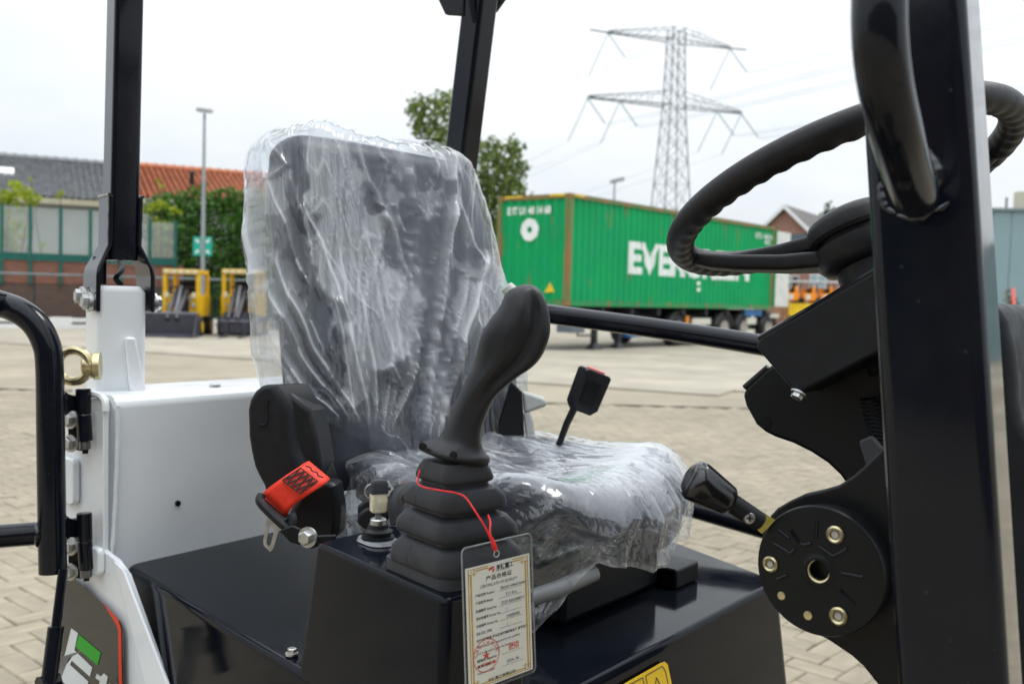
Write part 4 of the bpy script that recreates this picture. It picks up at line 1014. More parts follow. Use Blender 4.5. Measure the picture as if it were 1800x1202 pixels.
# ================================================================== THE LOADER
ld = thing('wheel_loader', O, 'white and black electric mini loader with its seat in plastic film, filling the foreground', 'loader')
nS = -S
ZB = .95                                   # top of the battery box
# ---- battery box: corners measured on its top plane
cA = onZ(218, 992, ZB); cN = cA + (onZ(520, 1175, ZB) - cA) * 1.56
cB = onZ(1372, 1020, ZB); cB0 = onZ(1030, 1202, ZB)
_d1 = (cN - cA).normalized(); _d2 = (cB0 - cB).normalized()
# near corner: meeting point of left edge and front edge
den = _d1.x * -_d2.y + _d1.y * _d2.x
tt = ((cB.x - cA.x) * -_d2.y + (cB.y - cA.y) * _d2.x) / den
cN = cA + _d1 * tt
_d3 = (onZ(440, 942, ZB) - cA).normalized(); _d4 = (onZ(1185, 950, ZB) - cB).normalized()
den = _d3.x * -_d4.y + _d3.y * _d4.x
tt = ((cB.x - cA.x) * -_d4.y + (cB.y - cA.y) * _d4.x) / den
cD = cA + _d3 * tt
def inset(poly, k):
    c = sum(poly, V((0, 0, 0))) / len(poly); return [q + (c - q).normalized() * k for q in poly]
def rounded(poly, r, k=5):
    out = []; n = len(poly)
    for i in range(n):
        p, a, b = poly[i], poly[i - 1], poly[(i + 1) % n]
        u = (a - p).normalized(); w = (b - p).normalized(); rr = r
        p0, p1 = p + u * rr, p + w * rr
        for j in range(k + 1):
            t_ = j / k; out.append(p0 * (1 - t_) ** 2 + p * 2 * t_ * (1 - t_) + p1 * t_ ** 2)
    return out
top = [cA, cN, cB, cD]
ring = rounded(top, .022)
flare = F * .07
low = []
for i, q in enumerate(ring):
    a = (q - O).dot(F); low.append(q + Zv * -.42 + (F * .06 if a > .0 and i > 5 else V((0, 0, 0))))
cc = sum(ring, V((0, 0, 0))) / len(ring)
r_ = .012
rings = [low]
for k in range(5):
    t_ = R(90 * k / 4); off = r_ * (1 - math.sin(t_)) ; 
    rings.append([q + (cc - q).normalized() * (r_ * (1 - math.cos(t_))) + Zv * (-r_ * (1 - math.sin(t_))) for q in ring])
mb = MB(); mb.loft(rings, True); boxo = mb.build('battery_box', BOXP, ld, angle=50)
# body below
mb = MB(); mb.prism([M(-.75, -.30, .55), M(.62, -.30, .55), M(.62, .34, .55), M(-.75, .34, .55)], Zv * -.28); mb.build('chassis', BLKD, ld, bevel=.01)
for a in (-.62, .95):
    for b in (-.62, .62):
        mb = MB(); c = M(a, b - .10, .29); mb.lathe(c, S, [(.15, 0), (.26, 0), (.29, .04), (.29, .16), (.26, .2), (.15, .2)], 26); wl = mb.build('wheel', TYRE, ld)
        mb = MB(); mb.lathe(c + S * .01, S, [(.15, 0), (.14, .02), (.05, .03), (.05, .15), (.14, .16), (.15, .18)], 20); mb.build('rim', WHT, wl)
    mb = MB(); mb.tube([M(a, -.5, .29), M(a, .5, .29)], .06, 10); mb.build('axle', BLKD, ld)
mb = MB(); mb.prism([M(.66, -.2, .58), M(1.25, -.2, .58), M(1.25, .26, .58), M(.66, .26, .58)], Zv * -.30); mb.build('front_frame', BLKD, ld, bevel=.01)

# ---- rear bodywork, white
aP = -.524
zpt = onA(225, 503, aP).z
zpl = onA(300, 690, -.455).z
F_keep, S_keep = F.copy(), S.copy()
turn = Matrix.Rotation(R(-15), 3, 'Z')
F2, S2 = turn @ F, turn @ S
pc = M(aP - .045, -.262, 0)
mb = MB(); mb.loft([rrect(pc + Zv * .30, F2, S2, .043, .043, .010, 4), rrect(pc + Zv * (zpt - .012), F2, S2, .043, .043, .010, 4), rrect(pc + Zv * zpt, F2, S2, .036, .036, .010, 4)]); post = mb.build('rear_post_stub', WHT, ld)
# small upright rib on the front of the stub
r0, r1 = onA(222, 592, aP), onA(238, 690, aP)
mb = MB(); mb.loft([rrect(r1 + F * .001, S, Zv, .013, .004, .002, 2), rrect(r0 + Zv * .0 + F * .001 + Zv * -.02, S, Zv, .012, .004, .002, 2)], True)
mb = MB(); mb.prism([r0 + S * -.008, r0 + S * .012, r1 + S * .016, r1 - S * .014], F * .014); mb.build('stub_rib', WHT, post, bevel=.005)
# fender panel across the back
pA = onA(205, 712, -.452); pz0 = .60
bl = inM(pA)[1]; br_ = .36
def sheet(mb, a0, a1, b0, b1, z0, z1): return mb.box(M((a0 + a1) / 2, (b0 + b1) / 2, (z0 + z1) / 2), F, S, Zv, abs(a1 - a0) / 2, abs(b1 - b0) / 2, abs(z1 - z0) / 2)
mb = MB()
pr_ = []
zt = zpl
prof = [(-.452, pz0), (-.452, zt - .022)] + [(-.452 - .022 * (1 - math.cos(R(k * 15))), zt - .022 + .022 * math.sin(R(k * 15))) for k in range(1, 7)] + [(-.60, zt + .002), (-.60, zt - .006), (-.476, zt - .008)] + [(-.458, zt - .026), (-.458, pz0)]
mb.prism([M(a, bl, z) for a, z in prof], S * (br_ - bl)); fend = mb.build('rear_panel', WHT, ld, angle=50)
mb = MB(); sheet(mb, -.60, -.462, br_ - .004, br_ + .002, pz0, zt - .02); mb.build('rear_panel_end', WHT, fend)
mb = MB(); bolt_mb(mb, onA(311, 884, -.4505), F, .0055, .005, washer=False); mb.build('panel_bolt', BLKD, fend)
mb = MB(); q = onA(378, 682, -.50); mb.lathe(V((q.x, q.y, zt + .001)), Zv, [(.011, 0), (.011, .004), (.006, .006)], 12); mb.build('panel_rivet', ZINC, fend)
# left edge of the panel: folded flange and weld bead, then the slot beside the post
mb = MB(); b_l = bl
mb.tube(smooth_path([onA(207, 712, -.447), onA(206, 800, -.446), onA(202, 900, -.446), onA(196, 985, -.446)], 12), [.0042 + .0004 * math.sin(i * 2.1) + .0003 * math.sin(i * 5.3) for i in range(37)], 8); mb.build('weld_bead', WELD, fend)
# white side plate carrying hinges and the decal; runs along the machine's left side
bs = -.352
sp = lambda x, y: onB(x, y, bs)
pl = [sp(114, 700), sp(182, 700), sp(182, 968), sp(204, 985), sp(222, 1010), sp(322, 1290), sp(60, 1290), sp(88, 1100), sp(110, 1003), sp(114, 850)]
mb = MB(); mb.prism(pl, S * .010); side = mb.build('side_plate', WHT, ld, bevel=.002)
mb = MB(); mb.prism([onB(182, 703, bs + .06), onB(208, 703, bs + .06), onB(208, 985, bs + .06), onB(182, 985, bs + .06)], S * .01); mb.build('slot_back', WHT, side)
# lip on top of the plate that turns under the stub
mb = MB(); mb.tube(smooth_path([sp(150, 693), sp(172, 694), sp(184, 703), sp(186, 722)], 6), .006, 8); mb.build('plate_lip', WHT, side)
# bright flange of the plate beside the battery box
mb = MB(); mb.prism([sp(205, 985), sp(222, 1000), sp(335, 1290), sp(283, 1290)], S * -.006); mb.build('plate_flange', WHT, side, bevel=.002)
# hinge backing bosses on the plate
for x0, y0, x1, y1 in ((116, 800, 142, 888), (165, 955, 186, 1012)):
    mb = MB(); mb.prism(rrect((sp(x0, y0) + sp(x1, y1)) / 2 - S * .001, F, Zv, abs(inM(sp(x1, y1))[0] - inM(sp(x0, y0))[0]) / 2, abs(sp(x0, y0).z - sp(x1, y1).z) / 2, .012, 4), S * -.012); mb.build('hinge_boss', WHT, side, bevel=.003)
# outer rear fender
mb = MB()
fr = []
for (x, y, h) in ((118, 1150, 1.60), (96, 1160, 1.60), (78, 1180, 1.61), (66, 1202, 1.62), (52, 1250, 1.64), (45, 1300, 1.66)):
    fr.append(P(x, y, h - .02))
mb.prism(fr + [P(66, 1300, 1.63), P(76, 1202, 1.60), P(90, 1165, 1.58)], S * .03); mb.build('outer_fender', WHT, ld, bevel=.014, seg=3)
mb = MB(); mb.prism([sp(112, 1003) - S * .002, sp(119, 1003) - S * .002, sp(98, 1250) - S * .002, sp(72, 1250) - S * .002], S * -.008); mb.build('plate_edge', WHT, side, bevel=.002)
# gas strut
mb = MB(); s0, s1 = P(111, 1000, 1.58), P(86, 1200, 1.55); mb.tube([s0, s0.lerp(s1, .5), s0.lerp(s1, .51), s1 + (s1 - s0) * .3], [.0075, .0075, .0125, .0125], 12); mb.build('gas_strut', BLK, ld)
mb = MB(); mb.lathe(P(80, 1203, 1.55), S, [(.016, -.01), (.016, .02)], 10); mb.build('strut_bracket', BLK, ld)
# ---- decal on the side plate
db = bs - .0075
dp = lambda x, y: onB(x, y, db)
mb = MB(); mb.prism([dp(119, 1006), dp(152, 1034), dp(196, 1074), dp(212, 1092), dp(218, 1112), dp(222, 1330), dp(86, 1330), dp(108, 1120)], S * -.0006); dc = mb.build('decal', DECALB, ld)
dq = lambda x, y: onB(x, y, db - .0012)
def dpoly(pts, m_, nm):
    mb = MB(); mb.prism([dq(x, y) for x, y in pts], S * -.0004); return mb.build(nm, m_, dc)
dpoly([(180, 1057), (208, 1088), (213, 1104), (217, 1330), (211, 1330), (208, 1106), (204, 1096)], DECALR, 'red_stripe')
z7 = lambda x, y: (60 + x / 9, 1080 + y / 9)
dpoly([z7(590, 215), z7(695, 290), z7(640, 560), z7(920, 830), z7(885, 975), z7(598, 722), z7(570, 790), z7(860, 1055), z7(845, 1130), z7(760, 1300), z7(380, 1000), z7(430, 870)], DECALW, 'letter_e')
dpoly([z7(712, 310), z7(1058, 600), z7(1005, 795), z7(665, 505)], DECALG, 'green_bar')
dpoly([z7(995, 930), z7(1055, 975), z7(1108, 925), z7(1168, 980), z7(1110, 1250), z7(1000, 1180), z7(1045, 1045), z7(972, 995)], DECALW, 'digit_one')
dpoly([z7(1190, 1085), z7(1250, 1130), z7(1300, 1085), z7(1345, 1130), z7(1290, 1400), z7(1190, 1330), z7(1230, 1200), z7(1170, 1150)], DECALW, 'digit_one')

# ---- eye bolt
ec = onB(140, 643, -.372)
ey_ = (F * .3 + S * -.95).normalized()
eb = MB()
n = 28; rw = pr(32, 1.66)
eb.tube([ec + RGT * -.010 + (RGT * math.cos(2 * math.pi * i / n) + Zv * math.sin(2 * math.pi * i / n)) * rw * .86 for i in range(n)], .0075, 10, closed=True)
eb.build('eye_bolt', GOLD, ld)
mb = MB(); q = P(148, 643, 1.66); mb.lathe(q, RGT + FWD * .25, [(.011, -.004), (.021, .0), (.021, .014), (.024, .016), (.024, .026)], 18); mb.build('eye_bolt_collar', GOLD, ld)

# ---- roll-over frame: rear left post
def tube_post(bot, top_, ha, hb, rad=.010, fa_=None, sa_=None):
    return [rrect(bot, fa_ or F, sa_ or S, ha, hb, rad, 4), rrect(top_, fa_ or F, sa_ or S, ha, hb, rad, 4)]
aT = -.538
tb0 = onA(203, 458, aT); tt0 = onA(213, -4, aT); tb1 = onA(248, 458, aT); wid = (tb1 - tb0).length / 2
bot = (tb0 + tb1) / 2 - F * .03; topc = tt0 + S * wid - F * .03
ext = topc + (topc - bot) * .22
mb = MB(); mb.loft(tube_post(bot, ext, .032, wid, .008, F2, S2)); rp_ = mb.build('rear_roof_post', BLK, ld, angle=60)
# forked brackets either side of the post
zb_ = lambda y: onA(225, y, aT).z
for sg in (-1, 1):
    path = [(wid + .0045, zb_(345)), (wid + .0045, zb_(432)), (wid + .024, zb_(472)), (wid + .026, zb_(486)), (wid + .026, zb_(548))]
    if sg > 0: path = [(w_b, z_) for w_b, z_ in path]
    cb = lambda z_: bot + (topc - bot) * ((z_ - bot.z) / (topc.z - bot.z))
    th_ = .008
    vs = []
    outer = [cb(z_) + S2 * sg * w_b for w_b, z_ in path]; inner = [cb(z_) + S2 * sg * (w_b - th_) for w_b, z_ in path]
    hw = [.036, .036, .046, .048, .050]
    mb = MB(); rings = []
    for o_, i_, h_ in zip(outer, inner, hw):
        rings.append([o_ + F2 * h_, o_ - F2 * h_, i_ - F2 * h_, i_ + F2 * h_])
    mb.loft(rings, True); mb.build('post_bracket', BLK, rp_, bevel=.003, angle=30)
    # weld along the upper edge
    q = cb(zb_(345)) + S2 * sg * (wid + .004)
    mb = MB(); mb.tube([q + F2 * (.036 - .008 * i) + V((0, 0, .0004 * math.sin(i * 2.6))) for i in range(10)], [.0030 + .0004 * math.sin(i * 1.9) for i in range(10)], 7); mb.build('weld_bead', WELDB, rp_)
    q0, q1 = cb(zb_(345)) + S2 * sg * (wid + .002) + F2 * .032, cb(zb_(430)) + S2 * sg * (wid + .002) + F2 * .032
    mb = MB(); mb.tube([q0.lerp(q1, i / 14) for i in range(15)], [.0030 + .0004 * math.sin(i * 1.3) for i in range(15)], 7); mb.build('weld_bead', WELDB, rp_)
    # bolts and spacers
    for k, fo in enumerate((-.027, .024)):
        zz = zb_(526) + (0.003 if k == 0 else -.006)
        q = cb(zz) + S2 * sg * (wid + .0265) + F2 * fo
        if sg > 0 and k == 0: continue
        mb = MB(); mb.lathe(q, S2 * sg, [(.015, 0), (.015, .004)], 20, 0); bolt_mb(mb, q + S2 * sg * .004, S2 * sg, .0125, .014, 0); mb.build('bracket_bolt', ZINC if sg < 0 else ZINC, rp_)
mb = MB(); q = pc + Zv * (zpt + .002); mb.tube([q - F * .02 - S * .02, q - F * .02 - S * .02 + Zv * .05], .012, 10); mb.tube(smooth_path([q + S * .01, q + S * .0 + Zv * .012, q - F * .03 + S * .03 + Zv * .03, q - F * .05 + S * .035 + Zv * .045], 5), .005, 8); mb.build('cable', BLKM, rp_)

# ---- rear right post (behind the seat)
q0 = P(803, 345, 2.28); q1 = P(845, -4, 2.20)
mid_bot = q0 + (q0 - q1) * .75; mid_top = q1 + (q1 - q0) * .25
mb = MB(); mb.loft(tube_post(mid_bot, mid_top, .031, .030)); mp_o = mb.build('rear_roof_post', BLK, ld, angle=60)
mb = MB(); g0 = P(806, 28, 2.2); mb.prism([P(768, -4, 2.16), P(782, 26, 2.16), P(812, 28, 2.16), P(815, -40, 2.16), P(760, -40, 2.16)], S * .012); mb.build('gusset', BLK, mp_o, bevel=.002)
mb = MB(); mb.prism([P(868, 22, 2.25), P(888, -6, 2.25), P(888, -50, 2.25), P(860, -50, 2.25)], S * .012); mb.build('gusset', BLK, mp_o, bevel=.002)

# ---- front left post, close to the camera
bq = -.43
fb0, fb1 = onB(1530, 360, bq), onB(1716, 360, bq)
wf = (fb1 - fb0).dot(F) / 2
l_top, l_bot = onB(1503, 0, bq), onB(1580, 1202, bq)
r_top, r_bot = onB(1697, 0, bq), onB(1768, 1202, bq)
def fpost(l_, r_): return (l_ + r_) / 2, (r_ - l_).dot(F) / 2
c1, w1 = fpost(l_top, r_top); c0, w0_ = fpost(l_bot, r_bot)
dirp = (c1 - c0)
wavg = (w1 + w0_) / 2 + .0005
c1 = c1 + dirp * .62; c0 = c0 - dirp * .45
t4 = Matrix.Rotation(R(5), 3, 'Z'); F4, S4 = t4 @ F, t4 @ S
mb = MB(); mb.loft([rrect(c0 + S4 * .045, F4, S4, wavg, .047, .012, 5), rrect(c1 + S4 * .045, F4, S4, wavg, .047, .012, 5)]); fpo = mb.build('front_roof_post', BLK, ld, angle=60)
# bent grab tube welded to it
gp = smooth_path([P(1548, -160, .60), P(1546, -40, .60), P(1546, 60, .60), P(1556, 150, .612), P(1576, 235, .64), P(1597, 310, .685), P(1612, 350, .716)], 7)
mb = MB(); mb.tube(gp, [.0168] * (len(gp) - 9) + [.0168, .0168, .0167, .0166, .0165, .0163, .016, .0157, .0154], 18); mb.build('grab_tube', BLK, fpo)
for pts, rr in (([(1554, 308), (1548, 330), (1552, 352), (1560, 368), (1578, 376)], .0042), ([(1628, 262), (1640, 285), (1648, 305), (1645, 325), (1634, 338)], .0062), ([(1575, 378), (1600, 384), (1622, 380), (1638, 362), (1644, 340)], .0036), ([(1640, 372), (1655, 366), (1668, 356)], .0022)):
    q = smooth_path([onB(x, y, bq - .002) for x, y in pts], 6)
    mb = MB(); mb.tube(q, [rr * (.35 + .65 * math.sin(math.pi * i / (len(q) - 1)) + .06 * math.sin(i * 1.3)) for i in range(len(q))], 9); mb.build('weld_bead', WELDB, fpo)
mb = MB(); q = P(1592, 322, .66); mb.lathe(q, -FWD + Zv * .2, [(.0042, -.004), (.0042, .0006), (.0001, .0007)], 12); mb.build('drain_hole', mat('hole_black', (.002, .002, .002), .9), fpo)
# front right post + roof bars out of frame complete the frame
frp = M(.95, .50, 0)
mb = MB(); mb.loft([rrect(frp + Zv * .7, F, S, .03, .03, .01, 3), rrect(frp + Zv * 2.05 - F * .16, F, S, .03, .03, .01, 3)])
zr_ = 2.12
tpts = [ext, mid_top, c1]
mb = MB()
for a_, b_ in ((ext, mid_top), (ext, c1 + S * .03)):
    q0 = V((a_.x, a_.y, max(a_.z, b_.z) + .02)); q1 = V((b_.x, b_.y, max(a_.z, b_.z) + .02)); d_ = (q1 - q0).normalized(); sd_ = d_.cross(Zv)
    mb.box((q0 + q1) / 2, d_, sd_, Zv, (q1 - q0).length / 2 + .03, .03, .03)
mb.build('roof_bar', BLK, ld, bevel=.006)

# ---- handrails on the far side
rail = [P(880, 541, 2.12), P(965, 552, 2.07), P(1150, 577, 1.98), P(1335, 606, 1.88), P(1560, 648, 1.76), P(1795, 690, 1.62)]
mb = MB(); mb.tube(smooth_path(rail, 4), .0205, 18); mb.build('side_handrail', BLK, ld)
low_ = [P(1130, 868, 2.02), P(1215, 893, 1.95), P(1330, 926, 1.86), P(1500, 975, 1.74)]
mb = MB(); mb.tube(smooth_path(low_, 4), .0185, 16); mb.build('lower_handrail', BLK, ld)

# ---- entry gate at the left
DG = 1.60
gt = smooth_path([P(-160, 500, DG - .1), P(-60, 519, DG - .06), P(0, 534, DG), P(34, 547, DG), P(62, 569, DG), P(80, 601, DG), P(87, 640, DG), P(89, 760, DG), P(91, 900, DG), P(93, 1006, DG)], 6)
mb = MB(); mb.tube(gt, .0218, 20); gate = mb.build('entry_gate', BLK, ld)
mb = MB(); mb.tube([P(-160, 950, DG - .1), P(0, 942, DG - .012), P(80, 936, DG)], .019, 18); mb.build('gate_rail', BLK, gate)
for (x, y) in ((75, 938),):
    mb = MB(); c = P(x - 2, y, DG); mb.tube([c + (Zv * math.cos(a) + FWD * math.sin(a)) * .0195 + RGT * .002 * math.sin(a * 3) for a in np.linspace(0, 6.28, 25)[:-1]], .0034, 6, closed=True); mb.build('weld_bead', WELDB, gate)
for y0, y1, y2, y3 in ((683, 728, 775, 797), (901, 950, 1000, 1020)):
    hx_p = 146 + (0 if y0 < 800 else 2)
    k = MB(); k.tube([P(hx_p, y0, DG + .05), P(hx_p + 1, y1, DG + .05)], .0125, 16); hg = k.build('hinge', BLK, ld, bevel=.0015)
    k = MB(); k.tube([P(hx_p + 1, y1 + 1, DG + .05), P(hx_p + 4, y2, DG + .05)], .0122, 16); k.build('hinge_lower_knuckle', BLK, hg, bevel=.0015)
    k = MB(); k.tube([P(hx_p + 3, y2 + 1, DG + .05), P(hx_p + 3, y2 + 14, DG + .05)], .0095, 14); k.build('hinge_nut', GREY, hg)
    k = MB(); k.tube([P(hx_p + 4, y2 + 15, DG + .05), P(hx_p + 4, y3, DG + .05)], .005, 10); k.build('hinge_pin', BLKD, hg)
    k = MB(); k.prism([P(108, y0 + 4, DG + .02), P(118, y0 + 12, DG + .035), P(134, y0 + 12, DG + .045), P(138, y0 + 2, DG + .05), P(138, y1 - 3, DG + .05), P(122, y1 - 6, DG + .035), P(110, y1 + 4, DG + .02)], FWD * .014); k.build('hinge_arm', BLK, hg, bevel=.002)
    k = MB(); k.prism([P(118, y1 - 4, DG + .075), P(142, y1 - 4, DG + .075), P(144, y2 + 18, DG + .075), P(120, y2 + 14, DG + .075)], FWD * .006); k.build('hinge_plate', BLKD, hg, bevel=.002)
    for yy in (y1 + 10, y2 + 4):
        k = MB(); c = P(126, yy, DG + .074); bolt_mb(k, c, -FWD - RGT * .45, .0105, .013); k.build('hinge_bolt', ZINC, hg)

# ---- seat
bS = .07
SB, ST = M(-.115, bS, 1.10), M(-.240, bS, 1.685)
ub = (ST - SB).normalized(); nb = S.cross(ub).normalized(); nb = nb if nb.dot(F) > 0 else -nb; HB = (ST - SB).length
def spow(x, e): return math.copysign(abs(x) ** e, x)
def wprof(v): return (.246 + .030 * (1 - v)) * (1 - .10 * max(0, (v - .84) / .16) ** 2.4) * (1 - .02 * max(0, (.25 - v) / .25))
def back_ring(v, off=0.0, n=56):
    c = SB + ub * (v * HB); w = wprof(min(v, 1)) + off; tk = .058 + off; out = []
    top_sh = 1.0
    for j in range(n):
        a = 2 * math.pi * j / n
        x = spow(math.cos(a), .62) * w; y = spow(math.sin(a), .62) * tk
        if y > 0:
            y += .022 * min(1, (abs(x) / w) ** 2.5) * math.sin(math.pi * min(1, max(0, v)))   # side bolsters
            y += .010 * math.sin(math.pi * min(1, v * 1.6))
        out.append(c + S * x + nb * y)
    return out
rings = []
for v in np.linspace(0, .94, 26): rings.append(back_ring(v))
base_ = back_ring(.94); cb_ = SB + ub * (.94 * HB)
for k in range(1, 7):
    t_ = R(90 * k / 6); rr = []
    for q in base_:
        x = (q - cb_).dot(S); y = (q - cb_).dot(nb)
        x = math.copysign(max(0, abs(x) - .050 * (1 - math.cos(t_)) * min(1, abs(x) / .10)), x); y *= 1 - .62 * (1 - math.cos(t_))
        rr.append(cb_ + S * x + nb * y + ub * (.045 * math.sin(t_)))
    rings.append(rr)
mb = MB(); mb.loft(rings, True); bk = mb.build('backrest', SEATV, ld, angle=70)
# cushion as a dished pad
CC0 = M(.138, bS - .006, 0); HLf, HLs = .240, .246
def cush(th_, rho, off=0.0):
    ct, st = math.cos(th_), math.sin(th_)
    ex_ = 3.4 if ct < 0 else 3.4 - .9 * min(1, ct * 1.6); k = (abs(ct) ** ex_ + abs(st) ** ex_) ** (-1 / ex_)
    a = k * ct * min(rho, 1) * (HLf + off); b = k * st * min(rho, 1) * (HLs + off)
    u, w = a / HLf, b / HLs
    z = 1.128 + .046 * abs(w) ** 2.2 + .030 * max(0, -u) ** 2 + .022 * math.exp(-((u - .62) / .35) ** 2) - .045 * max(0, (u - .78)) ** 1.5 * 2.2
    z -= .022 * max(0, rho - .82) / .18 * min(1, (max(0, rho - .82) / .18)) if rho < 1 else .022
    if rho > 1: z -= (rho - 1) * .14
    return CC0 + F * a + S * b + Zv * (z + off)
mb = MB(); N_ = 72
mb.loft([[cush(2 * math.pi * j / N_, r__) for j in range(N_)] for r__ in list(np.linspace(.03, 1, 22)) + [1.12, 1.26, 1.38]], True); cu_o = mb.build('seat_cushion', SEATV, ld, angle=80)
# seat base, slide and black supports
mb = MB(); sheet(mb, -.02, .31, -.07, .21, .953, 1.04); mb.build('seat_pan', BLKD, ld, bevel=.01)
q0 = onZ(1082, 1030, ZB + .002); q1 = onZ(1160, 1030, ZB + .002)
for a0, b0 in ((.25, .215), (-.02, .215)):
    mb = MB(); sheet(mb, a0, a0 + .09, b0, b0 + .08, ZB + .001, .985); mb.build('seat_foot', BLKD, ld, bevel=.004)
mb = MB(); mb.tube([P(935, 1050, 1.35), P(985, 1033, 1.36), P(1045, 1006, 1.40)], .012, 12); mb.build('seat_slide_bar', mat('grey_slide_bar', (.20, .205, .21), .4), ld)
# recliner lever at the right of the seat
mb = MB(); mb.prism([P(918, 687, 1.86), P(958, 699, 1.86), P(963, 713, 1.86), P(932, 724, 1.86), P(921, 727, 1.86)], FWD * .03); mb.build('recliner_lever', GREYP, ld, bevel=.006)
mb = MB(); mb.prism([P(919, 727, 1.86), P(931, 724, 1.86), P(938, 742, 1.86), P(942, 775, 1.86), P(926, 775, 1.86)], FWD * .025); mb.build('recliner_stem', GREYP, ld, bevel=.004)
mb = MB(); mb.prism([P(898, 668, 1.85), P(918, 690, 1.85), P(922, 770, 1.85), P(868, 770, 1.85)], FWD * .03); mb.build('recliner_cover', BLKD, ld, bevel=.004)
# belt buckle receptacle on its stalk
mb = MB(); mb.tube([P(950, 850, 1.80), P(985, 775, 1.80), P(996, 745, 1.80), P(1010, 716, 1.80)], [.010, .010, .011, .012], 10, squash=.6); stk = mb.build('buckle_stalk', BLKM, ld)
bk_c, up_b = P(1033, 688, 1.80), (P(1048, 650, 1.80) - P(1018, 726, 1.80)).normalized()
rt_b = (RGT * .80 + FWD * .45 + UPV * -.32); rt_b = (rt_b - up_b * rt_b.dot(up_b)).normalized(); dp_b = up_b.cross(rt_b).normalized()
mb = MB(); mb.loft([rrect(bk_c - up_b * .040, rt_b, dp_b, .020, .011, .006), rrect(bk_c - up_b * .028, rt_b, dp_b, .030, .015, .007), rrect(bk_c + up_b * .036, rt_b, dp_b, .031, .016, .006), rrect(bk_c + up_b * .040, rt_b, dp_b, .028, .013, .006)]); bc = mb.build('buckle', BLKM, stk, angle=40)
mb = MB(); mb.box(bk_c + up_b * .0405 , rt_b, dp_b, up_b, .017, .008, .004); mb.build('red_button', PINK, stk, bevel=.002)
mb = MB(); fs_ = -1 if dp_b.dot(FWD) > 0 else 1; mb.prism(rrect(bk_c + dp_b * fs_ * .0158 - rt_b * .004, rt_b, up_b, .015, .022, .004), dp_b * fs_ * .0015); mb.build('buckle_label', BLKD, stk)

# ---- belt retractor at the left of the seat
z5 = lambda x, y: (400 + x / 3.005, 640 + y / 3.005)
DRt = 1.4500
out_ = [z5(*q) for q in ((95, 240), (108, 185), (135, 140), (170, 112), (205, 100), (240, 112), (270, 150), (295, 195), (310, 250), (318, 330), (328, 400), (345, 460), (372, 520), (400, 600), (400, 680), (200, 690), (180, 640), (150, 585), (130, 540), (112, 460), (100, 380))]
nR = (FWD * -.95 + RGT * -.30).normalized()
ro = [P(x, y, DRt) for x, y in out_]
mb = MB(); mb.prism(ro, -nR * .055 + RGT * .028); ret = mb.build('belt_retractor', BLKM, ld, bevel=.010, seg=3, angle=50)
mb = MB(); mb.prism([P(*z5(*q), DRt + .012) for q in ((255, 100), (345, 165), (442, 245), (472, 400), (490, 520), (480, 610), (380, 560), (330, 420), (315, 260))], -nR * .05); mb.build('retractor_side', BLKM, ret, bevel=.006)
mb = MB(); mb.tube(smooth_path([P(*z5(*q), DRt - .001) for q in ((212, 185), (205, 230), (207, 290), (200, 318), (170, 322))], 4), .0022, 6); mb.build('moulded_mark', BLKM, ret)
mb = MB(); mb.prism([P(*z5(*q), DRt - .03) for q in ((395, 640), (545, 615), (570, 640), (592, 780), (580, 915), (450, 975), (270, 905), (310, 800))], FWD * .05 + RGT * .004); mb.build('retractor_case', BLKD, ret, bevel=.012, seg=3)
bt = [P(*z5(*q), d_) for q, d_ in (((430, 510), 1.3950), ((543, 603), 1.3850), ((455, 668), 1.3700), ((395, 705), 1.3650), ((318, 815), 1.3650), ((298, 826), 1.3700), ((185, 700), 1.3800), ((195, 672), 1.3850))]
mb = MB()
prs = [((430, 510), (543, 603), 1.4100), ((405, 522), (528, 618), 1.3900), ((372, 545), (497, 642), 1.3780), ((300, 592), (425, 690), 1.3660), ((225, 645), (350, 745), 1.3640), ((192, 675), (318, 790), 1.3660), ((184, 700), (300, 822), 1.3800), ((190, 712), (302, 826), 1.4000)]
rows = []
sec = []
pl_, pr__ = [P(*z5(*a), d_) for a, b, d_ in prs], [P(*z5(*b), d_) for a, b, d_ in prs]
pl_, pr__ = smooth_path(pl_, 5), smooth_path(pr__, 5)
nb_ = len(pl_)
vs = []; fs = []
for i in range(nb_):
    for k in range(7): vs.append(pl_[i].lerp(pr__[i], k / 6))
mb.add(vs, [(i * 7 + k, i * 7 + k + 1, (i + 1) * 7 + k + 1, (i + 1) * 7 + k) for i in range(nb_ - 1) for k in range(6)])
belt = mb.build('seat_belt', RED, ret); sld = belt.modifiers.new('thick', 'SOLIDIFY'); sld.thickness = .0022
def zst(pts, nm):
    mb = MB(); mb.tube([P(*z5(*q), d_) for q, d_ in pts], .0011, 5); mb.build(nm, STITCH, belt)
BX = lambda u, v: ((290 + u * 95 + v * 100, 612 - u * 65 + v * 78), 1.3595 + .016 * u)   # stitched box on the webbing
zst([BX(0, 0), BX(1, 0), BX(1, .9), BX(0, .9), BX(0, 0)], 'stitching')
for k in range(4):
    zst([BX(0, .9 * k / 4), BX(1, .9 * (k + 1) / 4)], 'stitching'); zst([BX(1, .9 * k / 4), BX(0, .9 * (k + 1) / 4)], 'stitching')
for k in range(5): zst([BX(1.22 + (.10 if k % 2 else 0), .06 + .17 * k), BX(1.22 + (0 if k % 2 else .1), .06 + .17 * (k + 1))], 'stitching')
mb = MB(); mb.tube(smooth_path([P(*z5(*q), d_) for q, d_ in (((180, 690), 1.3650), ((178, 735), 1.3580), ((290, 845), 1.3500), ((330, 870), 1.3500), ((345, 830), 1.3520), ((335, 790), 1.3550))], 5), .0065, 10); mb.build('tongue_frame', BLKM, ret)
